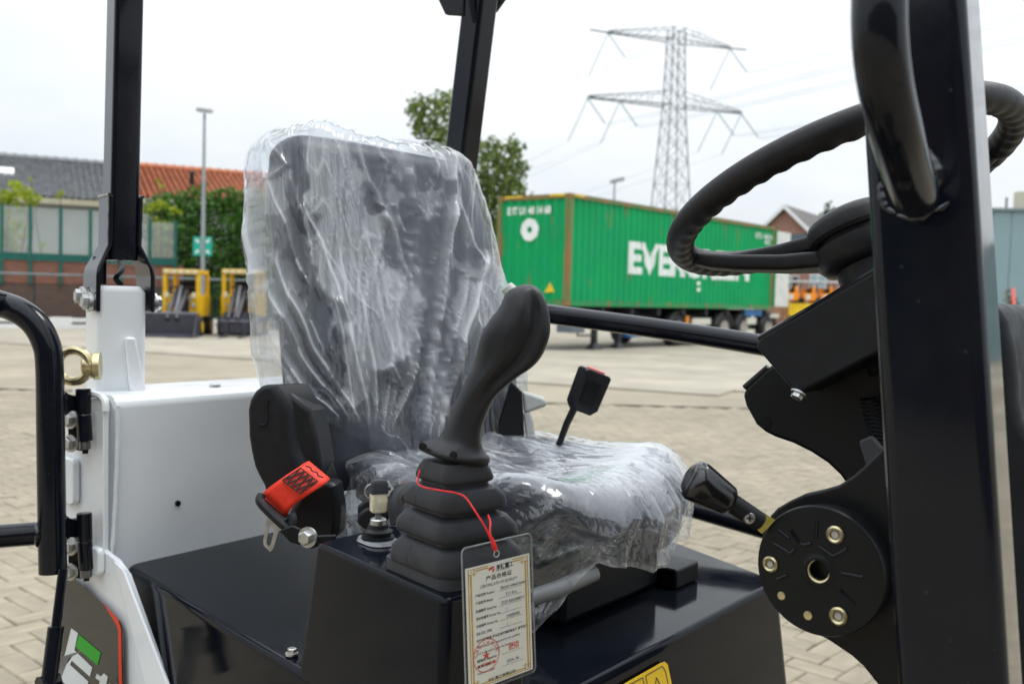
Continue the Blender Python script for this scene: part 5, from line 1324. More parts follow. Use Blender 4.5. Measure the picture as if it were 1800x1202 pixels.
mb = MB(); mb.prism([P(*z5(*q), 1.3570) for q in ((185, 715), (300, 815), (322, 800), (330, 860), (310, 880), (182, 765))], FWD * .012); mb.build('tongue_body', BLKM, ret, bevel=.003)
to = [P(*z5(*q), 1.3650) for q in ((210, 800), (275, 862), (240, 975), (225, 992), (190, 955), (188, 930))]
ti = [P(*z5(*q), 1.3650) for q in ((222, 845), (248, 870), (228, 950), (215, 962), (204, 945), (206, 925))]
mb = MB(); vs = to + ti; n = 6; vs2 = [q + FWD * .0025 for q in vs]
fs = []
for i in range(n):
    j = (i + 1) % n
    fs += [(i, j, n + j, n + i), (2 * n + i, 3 * n + i, 3 * n + j, 2 * n + j), (i, 2 * n + i, 2 * n + j, j), (n + i, n + j, 3 * n + j, 3 * n + i)]
mb.add(vs + vs2, fs); mb.build('metal_tongue', ZINC, ret)
mb = MB(); mb.prism([P(*z5(*q), 1.3400) for q in ((270, 880), (340, 850), (470, 905), (570, 900), (575, 920), (445, 975), (330, 940))], FWD * .006); mb.build('anchor_plate', BLKD, ret, bevel=.002)
mb = MB(); bolt_mb(mb, P(*z5(428, 912), 1.3370), -FWD - RGT * .35, .0098, .013); mb.build('anchor_bolt', ZINC, ret)

# ---- joystick console
zc0 = 1.115
k0, k1 = onZ(553, 951, zc0), onZ(782, 1052, zc0)          # top left edge, rear to front
ed = (k1 - k0).normalized()
fr_d = S                                                      # front edge runs towards the machine's right
k2 = k1 + fr_d * .142; k3 = k0 + fr_d * .135
lowl = [onB(508, 1172, inM(k0)[1] - .045), None]
b0 = onZ(506, 1172, ZB + .001); b1 = k1 + V((0, 0, ZB + .001 - zc0)) + F * .012 - S * .012; b1.z = ZB - .12; b0b = V((b0.x, b0.y, ZB - .12)) - F * .005
b2 = b1 + fr_d * .150; b3 = b0 + fr_d * .150
b0 = b0b; b3 = V((b3.x, b3.y, ZB - .12))
tr = rounded([k0, k1, k2, k3], .012, 4); lr = rounded([b0, b1, b2, b3], .014, 4)
ctr = sum(tr, V((0, 0, 0))) / len(tr)
rings = [lr, [q - Zv * .010 for q in tr]]
for k in range(1, 4):
    t_ = R(30 * k); rings.append([q + (ctr - q).normalized() * .011 * (1 - math.cos(t_)) - Zv * .010 * (1 - math.sin(t_)) for q in tr])
mb = MB(); mb.loft(rings, True); con = mb.build('joystick_console', BOXP, ld, angle=50)
mb = MB(); bolt_mb(mb, onZ(513, 1150, ZB + .002), Zv, .006, .009); mb.build('console_bolt', ZINC, con)

# ---- joystick: boot and grip
jb = onZ(787, 1012, zc0 + .003)           # centre of the boot on the console
jb = jb + S * .030 + F * -.012
def sq(c, h, z, r_=None, sh=V((0, 0, 0)), k=5):
    return rrect(V((c.x, c.y, z)) + sh, ed, ed.cross(Zv) * -1, h, h, r_ or h * .30, k)
jt = P(798, 812, 1.03)
lean = V((jt.x - jb.x, jt.y - jb.y, 0)); zj = jt.z
def at_h(t_): return jb + lean * t_
tiers = [(.058, 0), (.058, .070), (.060, .085), (.0605, .13), (.058, .225), (.050, .300), (.044, .325), (.043, .345),
         (.0525, .375), (.0535, .41), (.052, .47), (.045, .545), (.036, .575), (.035, .595),
         (.0435, .62), (.0445, .65), (.043, .72), (.037, .785), (.029, .81), (.028, .83), (.0325, .85), (.033, .88), (.0305, .94), (.026, 1.0)]
mb = MB(); mb.loft([sq(at_h(t_), h, zc0 + .002 + (zj - zc0) * t_, h * (.34)) for h, t_ in tiers], True); joy = mb.build('joystick', RUB, ld, angle=42)
mb = MB(); mb.loft([sq(at_h(0), .0625, zc0 + .0005, .014), sq(at_h(0), .0625, zc0 + .014, .014), sq(at_h(0), .0605, zc0 + .016, .014)], True); mb.build('boot_flange', RUB, joy, angle=40)
for t0, t1 in ((.09, .29), (.38, .54), (.63, .78), (.85, .99)):
    hs_ = lambda t_: float(np.interp(t_, [q[1] for q in tiers], [q[0] for q in tiers]))
    side_n = (ed.cross(Zv)); side_n = side_n if side_n.dot(FWD) < 0 else -side_n
    mb = MB(); mb.tube([at_h(t_) + V((0, 0, zc0 + .002 + (zj - zc0) * t_)) - V((0, 0, jb.z)) + side_n * (hs_(t_) - .0002) - ed * .012 for t_ in np.linspace(t0, t1, 8)], .0006, 4); mb.build('mould_line', RUB, joy)
# grip: sections measured across the handle, at the depth of the stick
DJ = 1.03
sec = [((741, 790), (858, 817), .030, 1.6), ((737, 786), (861, 810), .036, 1.6), ((739, 780), (860, 803), .036, 1.6), ((752, 773), (853, 795), .031, 1.7), ((770, 767), (848, 786), .026, 1.9), ((779, 757), (846, 773), .0235, 2.2), ((788, 737), (848, 750), .022, 2.4), ((800, 708), (857, 726), .0215, 2.5),
       ((812, 682), (868, 702), .0215, 2.6), ((822, 660), (884, 684), .022, 2.6), ((833, 637), (910, 662), .0235, 2.7), ((839, 615), (935, 645), .025, 3.0), ((843, 598), (952, 626), .0265, 3.2), ((850, 580), (962, 604), .0275, 3.4), ((862, 561), (967, 585), .0275, 3.4),
       ((874, 546), (967, 564), .0265, 3.2), ((882, 532), (964, 544), .025, 3.0), ((887, 520), (958, 526), .0225, 2.8), ((895, 511), (951, 512), .019, 2.6), ((905, 505), (942, 504), .013, 2.4), ((914, 501), (932, 500.5), .005, 2.2)]
rings = []
for (l_, r__, dh, e_) in sec:
    a, b = P(*l_, DJ), P(*r__, DJ); c = (a + b) / 2; hx = (b - a) / 2
    dd = (FWD * .92 + RGT * .28); dd = (dd - hx.normalized() * dd.dot(hx.normalized())).normalized()
    rg = []
    for j in range(40):
        t_ = 2 * math.pi * j / 40; ct, st = math.cos(t_), math.sin(t_)
        kd_ = 1.0
        if st < 0 and 8 <= len(rings) <= 18:                # ridge and hollow on the side towards the seat's left
            xx = spow(ct, 2 / e_); am = min(1, (len(rings) - 7) / 3, (19 - len(rings)) / 3)
            kd_ += am * (.26 * math.exp(-(abs(xx + .10) / .17) ** 1.3) - .34 * math.exp(-((xx - .40) / .24) ** 2))
        rg.append(c + hx * spow(ct, 2 / e_) + dd * dh * spow(st, 2 / e_) * kd_)
    rings.append(rg)
sub = []
for i in range(len(rings) - 1):
    for k in range(3):
        t_ = k / 3; row = []
        for j in range(40):
            p0, p1, p2, p3 = rings[max(i - 1, 0)][j], rings[i][j], rings[i + 1][j], rings[min(i + 2, len(rings) - 1)][j]
            row.append(.5 * ((2 * p1) + (p2 - p0) * t_ + (2 * p0 - 5 * p1 + 4 * p2 - p3) * t_ ** 2 + (-p0 + 3 * p1 - 3 * p2 + p3) * t_ ** 3))
        sub.append(row)
sub.append(rings[-1])
mb = MB(); mb.loft(sub, True); grip = mb.build('joystick_grip', GRIP, joy, angle=75)
mb = MB(); mb.tube(smooth_path([P(x, y, DJ - .004) for x, y in ((949, 512), (958, 528), (963, 547), (962, 566), (964.5, 584), (959, 606))], 5), .0007, 5); mb.build('grip_seam', mat('seam_shadow', (.004, .004, .004), .8), joy)
for x, y, d_ in ((743, 785, DJ - .025), (797, 800, DJ - .036)):
    mb = MB(); c = P(x, y, d_); mb.lathe(c, -FWD + UPV * .1, [(.0042, -.006), (.0042, .0), (.0001, .0003)], 14); mb.build('screw_hole', mat('recess_black', (.002, .002, .002), .9), joy)
mb = MB(); q = P(895, 509, DJ); mb.lathe(q, UPV + RGT * -.9, [(.008, -.004), (.007, .004), (.004, .005)], 12); mb.build('button', GREYP, joy)

# ---- ignition switch
ksp = onZ(664, 951, zc0 + .001)
mb = MB(); mb.loft([rrect(ksp, ed, ed.cross(Zv), .030, .022, .02, 5), rrect(ksp + Zv * .004, ed, ed.cross(Zv), .028, .020, .018, 5)]); ks = mb.build('ignition_switch', mat('clear_dust_cap', (.24, .25, .27), .2, coat=.5), ld)
mb = MB(); mb.lathe(ksp + Zv * .004, Zv, [(.021, 0), (.021, .003), (.017, .004), (.017, .007), (.019, .008), (.019, .010), (.0135, .013), (.0125, .018)], 24); mb.build('switch_nut', BLKM, ks)
mb = MB(); mb.lathe(ksp + Zv * .021, Zv, [(.0105, 0), (.0105, .007), (.009, .0085), (.004, .009)], 24); mb.build('lock_barrel', ZINC, ks)
# black wing knob behind it
mb = MB(); kb = P(655, 925, 1.20)
for dy in (0, .016):
    mb.prism([P(x, y, 1.36 + dy * 2) + Zv * dy * .8 for x, y in ((627, 920), (628, 905), (640, 895), (668, 884), (690, 872), (706, 866), (708, 880), (690, 905), (670, 925), (640, 931))], FWD * .012)
mb.build('black_wing_knob', BLKM, ld, bevel=.004, seg=3)
mb = MB(); mb.tube(smooth_path([P(700, 920, 1.21), P(695, 880, 1.22), P(715, 862, 1.24), P(745, 862, 1.26)], 5), .010, 10); mb.build('hose_loop', BLKM, ld)

# ---- steering wheel
wc = V((.39084, 1.18063, 1.56675)); wn = V((-.29179, .30857, .90534)).normalized(); Rw = .2
e1 = (V((0, 1, 0)).cross(wn)).normalized(); e2 = wn.cross(e1)
n = 288; rings = []
for i in range(n):
    a = 2 * math.pi * i / n; rad = e1 * math.cos(a) + e2 * math.sin(a); c = wc + rad * Rw; ring = []
    for j in range(20):
        b = 2 * math.pi * j / 20
        rr = .0168
        inner = max(0, -math.cos(b) * .55 - math.sin(b) * .75)          # finger grips underneath and inside
        rr += .0011 * inner * math.cos(a * 50) - .0005 * inner
        ring.append(c + (rad * math.cos(b) + wn * math.sin(b)) * rr)
    rings.append(ring)
mb = MB(); mb.loft(rings, False, True); sw = mb.build('steering_wheel', LEATH, ld, angle=80)
def wdir(px_, py):                       # wheel-plane angle of a photo point
    q = onP(px_, py, wc, wn) - wc; return math.atan2(q.dot(e2), q.dot(e1))
hubc = wc - wn * .062
for px_, py, wid_, drp in ((1222, 446, .030, .074), (1240, 464, .026, .048), (1762, 262, .030, .056)):
    a = wdir(px_, py); rad = e1 * math.cos(a) + e2 * math.sin(a); tn = wn.cross(rad)
    mb = MB(); rs = []
    for t_, h_, w_s, rd in ((0, .0105, .026, .045), (.25, .0105, .018, .09), (.6, .0105, .015, .145), (.85, .0105, .015, .175), (1, .010, .014, Rw - .004)):
        c = wc + rad * rd - wn * (drp * (1 - max(0, (rd - .05)) / .15) ** .8 if rd > .05 else drp)
        rs.append(rrect(c, tn, wn, w_s, h_, .006, 3))
    mb.loft(rs, True); mb.build('spoke', LEATH, sw, angle=60)
mb = MB(); mb.lathe(wc, -wn, [(.01, .026), (.040, .028), (.052, .034), (.0565, .042), (.0565, .054), (.053, .058)], 40); mb.build('horn_cover', LEATH, sw, angle=40)
mb = MB(); mb.lathe(wc, -wn, [(.047, .056), (.047, .064), (.056, .066), (.057, .084), (.050, .094), (.040, .097), (.040, .14), (.046, .145), (.046, .22)], 36); mb.build('hub', BLKM, sw, angle=40)
# ---- steering column shroud
bc_ = -.125
def colpoly(pts, b): return [onB(x, y, b) for x, y in pts]
sh = colpoly([(1338, 590), (1535, 476), (1575, 455), (1600, 700), (1545, 620), (1404, 692), (1398, 694), (1392, 686), (1329, 612), (1329, 600)], bc_)
mb = MB(); mb.prism(sh, S * .17); shr = mb.build('column_shroud', BLKM, ld, bevel=.004, seg=3, angle=40)
mb = MB(); mb.tube([onB(x, y + 6, bc_ + .003) for x, y in ((1334, 589), (1440, 527), (1540, 468))], .0035, 8); mb.build('shroud_lip', BLK, shr)
mb = MB(); bolt_mb(mb, onB(1404, 690, bc_ - .002), -Zv * .8 - S * .5 - F * .2, .0065, .008); mb.build('shroud_bolt', ZINC, shr)
lowp = colpoly([(1346, 648), (1311, 681), (1305, 694), (1310, 713), (1328, 746), (1345, 760), (1361, 768), (1393, 779), (1425, 795), (1454, 814), (1476, 835), (1500, 870), (1640, 900), (1640, 620), (1420, 600)], -.055)
mb = MB(); mb.prism(lowp, S * .13); lp = mb.build('lower_shroud', BLKD, ld, bevel=.005, seg=3, angle=40)
mb = MB(); mb.tube([onB(x, y + 5, -.052) for x, y in ((1309, 676), (1350, 640))], .004, 8); mb.build('shroud_lip', BLK, lp)
mb = MB(); mb.lathe(onB(1346, 743, -.0555), nS, [(.0075, -.003), (.0075, .0004), (.0001, .0005)], 14); mb.build('shroud_hole', mat('hole_dark', (.002, .002, .002), .9), lp)
mb = MB(); pts = []
for i in range(90):
    t_ = i / 89; c = onB(1527 + 22 * t_, 700 + 90 * t_, -.075); pts.append(c + (F * math.cos(i * .9) + S * math.sin(i * .9)) * .010)
mb.tube(pts, .0018, 5); mb.build('coil_spring', BLKM, lp)
mb = MB(); mb.prism(colpoly([(1508, 775), (1532, 764), (1553, 790), (1556, 815), (1528, 838), (1520, 815)], -.09), S * .02); mb.build('spring_bracket', mat('dark_grey_bracket', (.05, .052, .056), .4), lp, bevel=.003)
# ---- throttle bracket plate with the dial
bb = -.265
bp = colpoly([(1620, 740), (1550, 789), (1523, 816), (1499, 837), (1473, 853), (1446, 861), (1414, 868), (1388, 880), (1366, 893), (1353, 907), (1348, 945), (1352, 1000), (1368, 1050), (1400, 1092), (1424, 1110), (1454, 1124), (1496, 1152), (1517, 1171), (1544, 1205), (1590, 1290), (1640, 1290)], bb)
mb = MB(); mb.prism(bp, S * .012); brk = mb.build('control_bracket', BLKD, ld, bevel=.0025, angle=40)
mb = MB(); mb.prism(colpoly([(1560, 780), (1660, 700), (1720, 1300), (1600, 1300)], bb + .015), S * .16); mb.build('front_console', BLKD, ld, bevel=.006)
dcen = onB(1440, 1003, bb - .030); rd = abs((onB(1555, 1003, bb - .03) - onB(1328, 1003, bb - .03)).dot(F)) / 2
mb = MB(); mb.lathe(dcen, nS, [(rd * .96, -.030), (rd * .97, -.008), (rd, -.006), (rd, -.001), (rd * .985, .0012), (rd * .93, .002), (rd * .30, .002), (rd * .24, .0045), (rd * .18, .0045), (rd * .17, .001), (rd * .165, -.012), (.0005, -.012)], 64); dial = mb.build('throttle_dial', BLKD, ld, angle=35)
dl = lambda x, y, o=.0025: onB(1180 + x / 2.848, 780 + y / 2.848, bb - .030 - o)
for x, y, r_ in ((822, 453, 14.5), (497, 600, 13.5), (838, 860, 15)):
    c = dl(x, y, .0022); s_ = pr(1, .95) * r_
    mb = MB(); mb.lathe(c, nS, [(s_ * 1.06, 0), (s_ * 1.06, .002), (s_ * .85, .0032), (s_ * .62, .0022), (s_ * .60, .0004)], 28, caps=False); b_o = mb.build('dial_bolt', GOLD, dial)
    mb = MB(); mb.lathe(c, nS, [(s_ * .60, .0003), (s_ * .42, .0003), (s_ * .40, .0016), (s_ * .2, .0018)], 20); mb.build('bolt_end', ZINC, b_o)
for x, y, r_ in ((553, 758, 7.5), (686, 857, 8)):
    mb = MB(); s_ = pr(1, .95) * r_; mb.lathe(dl(x, y, .002), nS, [(s_, 0), (s_ * .95, .0014), (s_ * .6, .0019)], 20); mb.build('rivet', GOLD, dial)
for pts in (((512, 496), (560, 523), (597, 546), (622, 524)), ((650, 497), (665, 504), (702, 496)), ((742, 511), (775, 535), (812, 560), (850, 542), (882, 521)), ((855, 645), (962, 665)), ((845, 730), (918, 802)), ((528, 676), (582, 655)), ((600, 430), (640, 490)), ((730, 385), (725, 470)), ((540, 430), (590, 470))):
    mb = MB(); mb.tube([dl(x, y, .0016) for x, y in pts], [.0021] * len(pts), 8, squash=1); mb.build('pressed_rib', BLK, dial)
mb = MB(); mb.tube([dcen + nS * .0 + (F * math.cos(a) + Zv * math.sin(a)) * rd * .172 for a in np.linspace(R(115), R(385), 26)], [.0008 + .0016 * math.sin(math.pi * i / 25) for i in range(26)], 8); mb.build('bush_lip', GOLD, dial)
# lever with knob
z5b = lambda x, y: (1180 + x / 2.848, 780 + y / 2.848)
DLv = .97
mb = MB(); mb.prism([P(*z5b(*q), DLv) for q in ((425, 425), (465, 345), (520, 380), (455, 450))], FWD * .003); lev = mb.build('throttle_lever', YZ, ld)
mb = MB(); mb.tube([P(1347, 925, DLv + .002), P(1330, 910, DLv - .002)], .009, 4, squash=.2); 
k_a, k_b = P(1335, 916, DLv - .002), P(1276, 877, DLv - .012)
mb = MB(); mb.tube([k_a, k_b], [.0095, .0100], 12); mb.build('lever_shank', BLKM, lev)
kd = (P(1212, 838, DLv - .02) - P(1283, 881, DLv - .012)).normalized(); kl = (P(1212, 838, DLv - .02) - P(1283, 881, DLv - .012)).length
mb = MB(); n = 10
prof = [(.0125, 0), (.0150, .003), (.0158, .008), (.0190, kl * .55), (.0210, kl * .82), (.0195, kl * .92), (.0140, kl), (.004, kl * 1.02)]
o_ = P(1283, 881, DLv - .012); u_ = (UPV - kd * UPV.dot(kd)).normalized(); w_v = kd.cross(u_)
rs = []
for r__, h in prof:
    rs.append([o_ + kd * h + (u_ * math.cos(2 * math.pi * j / 30) + w_v * math.sin(2 * math.pi * j / 30)) * r__ * (1 - (.07 if j % 5 == 0 and .008 < h < kl * .9 else 0)) for j in range(30)])
mb.loft(rs, True); mb.build('lever_knob', mat('glossy_black_knob', (.010, .0095, .011), .16, coat=.3, rvar=.06, vscale=50), lev, angle=50)
mb = MB(); c = P(1317, 910, DLv - .0135); mb.lathe(c, -FWD, [(.0062, -.004), (.0062, 0), (.005, .0022), (.002, .0028)], 20); scw = mb.build('lever_screw', ZINC, lev)
mb = MB(); mb.box(c - FWD * .0027, RGT, UPV, FWD, .0032, .0009, .0006); mb.box(c - FWD * .0028, RGT, UPV, FWD, .0009, .0032, .0006); mb.build('screw_cross', STITCH, lev)
# ---- grey front cowl beyond the post, at the right edge
rs = []
for x, y, d_ in ((1752, 535, 1.36), (1768, 565, 1.36), (1780, 610, 1.36), (1786, 660, 1.36), (1788, 705, 1.36), (1796, 740, 1.36), (1815, 770, 1.36), (1900, 820, 1.36), (1900, 1300, 1.36), (1650, 1300, 1.36), (1650, 560, 1.36), (1710, 530, 1.36)):
    rs.append(P(x, y, d_))
mb = MB(); mb.prism(rs, S * .25); mb.build('front_cowl', COWL, ld, bevel=.02, seg=4, angle=50)
# warning decal on the front of the box
fn_ = (cB - cN).cross(Zv).normalized(); fn_ = fn_ if fn_.dot(F) > 0 else -fn_
fa = V((cN.x, cN.y, ZB)); 
ftilt = (V((0, 0, -.42)) + F * .06).normalized(); fnn = ftilt.cross((cB - cN).normalized()); fnn = fnn if fnn.dot(F) > 0 else -fnn; fnn.normalize()
fp = lambda x, y, o=.0: onP(x, y, fa + fnn * (.003 + o), fnn)
dy_ = [(1095, 1202), (1160, 1165), (1168, 1162), (1173, 1167), (1190, 1250), (1110, 1290)]
mb = MB(); mb.prism([fp(*q) for q in dy_], fnn * .0008); wd_o = mb.build('warning_decal', DECALY, ld)
def ln(pts, w__, nm='decal_line', closed=False):
    for i in range(len(pts) - (0 if closed else 1)):
        a, b = fp(*pts[i], .0012), fp(*pts[(i + 1) % len(pts)], .0012); d_ = (b - a).normalized(); pz_ = d_.cross(fnn).normalized()
        mb = MB(); mb.prism([a - pz_ * w__, b - pz_ * w__, b + pz_ * w__, a + pz_ * w__], fnn * .0003); mb.build(nm, DECALB, wd_o)
ln([(1135, 1187), (1164, 1170), (1170, 1178), (1184, 1250), (1150, 1260)], .0006, closed=True); ln([(1100, 1206), (1130, 1190), (1146, 1262), (1118, 1280)], .0006, closed=True)
ln([(1154, 1190), (1168, 1218), (1148, 1224)], .0008, closed=True)
# ================================================================== PLASTIC FILM, KEY, CERTIFICATE
def film_mat(name, haze_scale, base_haze, bumps=.75, refl=.05):
    mt = bpy.data.materials.new(name); mt.use_nodes = True; t = mt.node_tree
    for n in list(t.nodes): t.nodes.remove(n)
    N = t.nodes.new; K = t.links.new
    tr = N('ShaderNodeBsdfTransparent'); tr.inputs[0].default_value = (.93, .95, .97, 1)
    df = N('ShaderNodeBsdfDiffuse'); df.inputs[0].default_value = (.74, .77, .80, 1); tl = N('ShaderNodeBsdfTranslucent'); tl.inputs[0].default_value = (.74, .77, .80, 1)
    gl = N('ShaderNodeBsdfGlossy'); gl.inputs['Roughness'].default_value = .09; gl.inputs[0].default_value = (.97, .98, 1, 1)
    at = N('ShaderNodeAttribute'); at.attribute_name = 'haze_and_glint'
    tc_ = N('ShaderNodeAttribute'); tc_.attribute_name = 'fold'; nz_ = N('ShaderNodeTexNoise'); nz_.noise_type = 'RIDGED_MULTIFRACTAL'; nz_.inputs['Scale'].default_value = 26; nz_.inputs['Detail'].default_value = 5; nz_.inputs['Roughness'].default_value = .5; nz_.normalize = True; nz_.inputs['Distortion'].default_value = .35
    mp_ = N('ShaderNodeMapping'); mp_.inputs['Scale'].default_value = (1, .30, 1)
    K(tc_.outputs['Vector'], mp_.inputs[0]); K(mp_.outputs[0], nz_.inputs['Vector'])
    to_ = N('ShaderNodeTexCoord'); nc_ = N('ShaderNodeTexNoise'); nc_.noise_type = 'RIDGED_MULTIFRACTAL'; nc_.normalize = True; nc_.inputs['Scale'].default_value = 34; nc_.inputs['Detail'].default_value = 4; nc_.inputs['Distortion'].default_value = .5; mq_ = N('ShaderNodeMapping'); mq_.inputs['Scale'].default_value = (1, 1, .38); mq_.inputs['Rotation'].default_value = (0, .25, 0); K(to_.outputs['Object'], mq_.inputs[0]); K(mq_.outputs[0], nc_.inputs['Vector'])
    av = N('ShaderNodeMath'); av.operation = 'MULTIPLY_ADD'; av.inputs[1].default_value = .55; K(nc_.outputs['Fac'], av.inputs[0])
    hv = N('ShaderNodeMath'); hv.operation = 'MULTIPLY'; hv.inputs[1].default_value = .45; K(nz_.outputs['Fac'], hv.inputs[0]); K(hv.outputs[0], av.inputs[2])
    bp = N('ShaderNodeBump'); bp.inputs['Strength'].default_value = bumps; bp.inputs['Distance'].default_value = .005; K(av.outputs[0], bp.inputs['Height'])
    K(bp.outputs[0], gl.inputs['Normal']); K(bp.outputs[0], df.inputs['Normal'])
    ge = N('ShaderNodeNewGeometry'); dt = N('ShaderNodeVectorMath'); dt.operation = 'DOT_PRODUCT'; K(ge.outputs['Incoming'], dt.inputs[0]); K(bp.outputs[0], dt.inputs[1])
    def mth(op, a_, b_):                         # a thin film reflects alike from both sides
        n_ = N('ShaderNodeMath'); n_.operation = op
        for k_, x_ in enumerate((a_, b_)):
            if x_ is None: continue
            if isinstance(x_, (int, float)): n_.inputs[k_].default_value = x_
            else: K(x_.outputs[0 if x_ is not dt else 'Value'], n_.inputs[k_])
        return n_
    c1_ = mth('SUBTRACT', 1.0, mth('ABSOLUTE', dt, None)); c1_.use_clamp = True
    f2 = mth('MINIMUM', mth('MULTIPLY_ADD', mth('POWER', c1_, 5.0), 1.3), .6)
    f2.inputs[0].links[0].from_node.inputs[2].default_value = refl
    cz = N('ShaderNodeMapRange'); cz.inputs['From Min'].default_value = .35; cz.inputs['From Max'].default_value = .85; cz.inputs['To Min'].default_value = .60; cz.inputs['To Max'].default_value = 1.55; K(av.outputs[0], cz.inputs['Value'])
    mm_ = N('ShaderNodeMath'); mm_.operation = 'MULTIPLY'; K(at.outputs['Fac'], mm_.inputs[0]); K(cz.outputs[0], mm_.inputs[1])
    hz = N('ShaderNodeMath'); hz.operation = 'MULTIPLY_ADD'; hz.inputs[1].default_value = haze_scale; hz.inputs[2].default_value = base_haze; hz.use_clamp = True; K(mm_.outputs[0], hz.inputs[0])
    a = N('ShaderNodeMixShader'); a.inputs[0].default_value = .22; K(df.outputs[0], a.inputs[1]); K(tl.outputs[0], a.inputs[2])
    b = N('ShaderNodeMixShader'); K(hz.outputs[0], b.inputs[0]); K(tr.outputs[0], b.inputs[1]); K(a.outputs[0], b.inputs[2])
    c = N('ShaderNodeMixShader'); K(f2.outputs[0], c.inputs[0]); K(b.outputs[0], c.inputs[1]); K(gl.outputs[0], c.inputs[2])
    o = N('ShaderNodeOutputMaterial'); K(c.outputs[0], o.inputs[0]); return mt
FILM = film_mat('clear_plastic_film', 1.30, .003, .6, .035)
FILM2 = film_mat('clear_plastic_sheet', 1.25, .03, .22, .06)
def ridge(x, y, z, sharp=1.6):
    return (1 - min(1, abs(noise.noise(V((x, y, z)))) * 2.6)) ** sharp
def grid_film(name, rings, haze_and_glint, fuv, label, hole=False, film=None):
    nr, nc = len(rings), len(rings[0]); c = V((0, 0, 0))
    for r_ in rings: c += sum(r_, V((0, 0, 0)))
    c /= nr * nc
    vs = [q - c for r_ in rings for q in r_]
    fs = [(i * nc + j, i * nc + (j + 1) % nc, (i + 1) * nc + (j + 1) % nc, (i + 1) * nc + j) for i in range(nr - 1) for j in range(nc)]
    if not hole: fs.append(tuple((nr - 1) * nc + j for j in range(nc)))
    me = bpy.data.meshes.new(name); me.from_pydata(vs, [], fs); me.materials.append(film or FILM)
    at = me.attributes.new('haze_and_glint', 'FLOAT', 'POINT'); at.data.foreach_set('value', [float(h) for r_ in haze_and_glint for h in r_])
    at = me.attributes.new('fold', 'FLOAT_VECTOR', 'POINT'); at.data.foreach_set('vector', [float(x) for r_ in fuv for q in r_ for x in q])
    for p in me.polygons: p.use_smooth = True
    o = bpy.data.objects.new(name, me); COL.objects.link(o); o.location = c; W[o.name] = c
    o['label'] = label; o['category'] = 'plastic cover'
    return o
# ---- bag over the backrest
NB, NV = 440, 270
rings, hz_, fu_ = [], [], []
LY = [60, 300, 600, 800, 1000, 1200]
def leftw(v): return float(np.interp(v, [0, .10, .22, .40, .6, .8, .92, 1.0], [.120, .225, .292, .304, .294, .284, .274, .260]))
def rightw(v): return float(np.interp(v, [0, .10, .25, .45, .7, .85, .95, 1.0], [.270, .292, .292, .284, .268, .256, .248, .232]))
# main folds of the film: paths down the bag (measured across and down), height, width, whitening that paints in the crest highlights
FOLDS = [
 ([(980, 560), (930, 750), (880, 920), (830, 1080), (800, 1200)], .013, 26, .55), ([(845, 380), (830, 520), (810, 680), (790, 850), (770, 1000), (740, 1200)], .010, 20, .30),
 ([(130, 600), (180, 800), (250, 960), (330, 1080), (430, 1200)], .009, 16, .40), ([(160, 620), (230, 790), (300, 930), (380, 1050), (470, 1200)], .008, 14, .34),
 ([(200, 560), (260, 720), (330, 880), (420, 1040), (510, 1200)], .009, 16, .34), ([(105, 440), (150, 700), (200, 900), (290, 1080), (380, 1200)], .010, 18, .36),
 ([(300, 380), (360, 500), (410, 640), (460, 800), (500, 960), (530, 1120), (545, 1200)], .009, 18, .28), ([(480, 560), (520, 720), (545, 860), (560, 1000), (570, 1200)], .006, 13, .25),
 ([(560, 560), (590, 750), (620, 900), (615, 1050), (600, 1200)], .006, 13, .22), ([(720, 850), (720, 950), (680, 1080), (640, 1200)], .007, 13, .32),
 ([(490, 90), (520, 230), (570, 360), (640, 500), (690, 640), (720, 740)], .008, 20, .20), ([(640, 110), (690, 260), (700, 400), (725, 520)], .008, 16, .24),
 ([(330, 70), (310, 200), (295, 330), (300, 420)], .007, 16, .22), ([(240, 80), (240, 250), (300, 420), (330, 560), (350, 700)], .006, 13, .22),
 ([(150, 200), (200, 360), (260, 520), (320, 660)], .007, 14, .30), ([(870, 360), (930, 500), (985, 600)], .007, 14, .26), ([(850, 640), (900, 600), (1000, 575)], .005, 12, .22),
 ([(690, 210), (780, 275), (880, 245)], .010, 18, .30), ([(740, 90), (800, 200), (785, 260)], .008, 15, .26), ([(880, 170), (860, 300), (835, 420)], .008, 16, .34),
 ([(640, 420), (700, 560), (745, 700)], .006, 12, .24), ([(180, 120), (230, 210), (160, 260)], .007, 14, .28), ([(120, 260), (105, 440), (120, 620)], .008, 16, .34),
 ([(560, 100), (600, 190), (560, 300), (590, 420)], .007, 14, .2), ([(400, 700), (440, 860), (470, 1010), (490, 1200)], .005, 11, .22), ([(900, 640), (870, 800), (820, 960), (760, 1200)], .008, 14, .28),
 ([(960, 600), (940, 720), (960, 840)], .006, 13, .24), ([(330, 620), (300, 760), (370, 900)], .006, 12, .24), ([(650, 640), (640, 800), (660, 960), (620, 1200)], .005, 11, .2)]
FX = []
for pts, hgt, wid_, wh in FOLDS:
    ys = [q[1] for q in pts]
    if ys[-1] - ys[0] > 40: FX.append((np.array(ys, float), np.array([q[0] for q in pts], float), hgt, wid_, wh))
CLEAR = [(200, 150, 95, 70), (560, 270, 38, 130), (690, 430, 42, 110), (800, 285, 80, 34), (890, 570, 70, 55), (330, 690, 40, 90), (230, 900, 55, 110), (630, 1010, 60, 40), (705, 150, 34, 60), (270, 320, 36, 110), (860, 950, 40, 110), (420, 1040, 30, 90), (260, 500, 34, 90), (740, 900, 26, 90)]
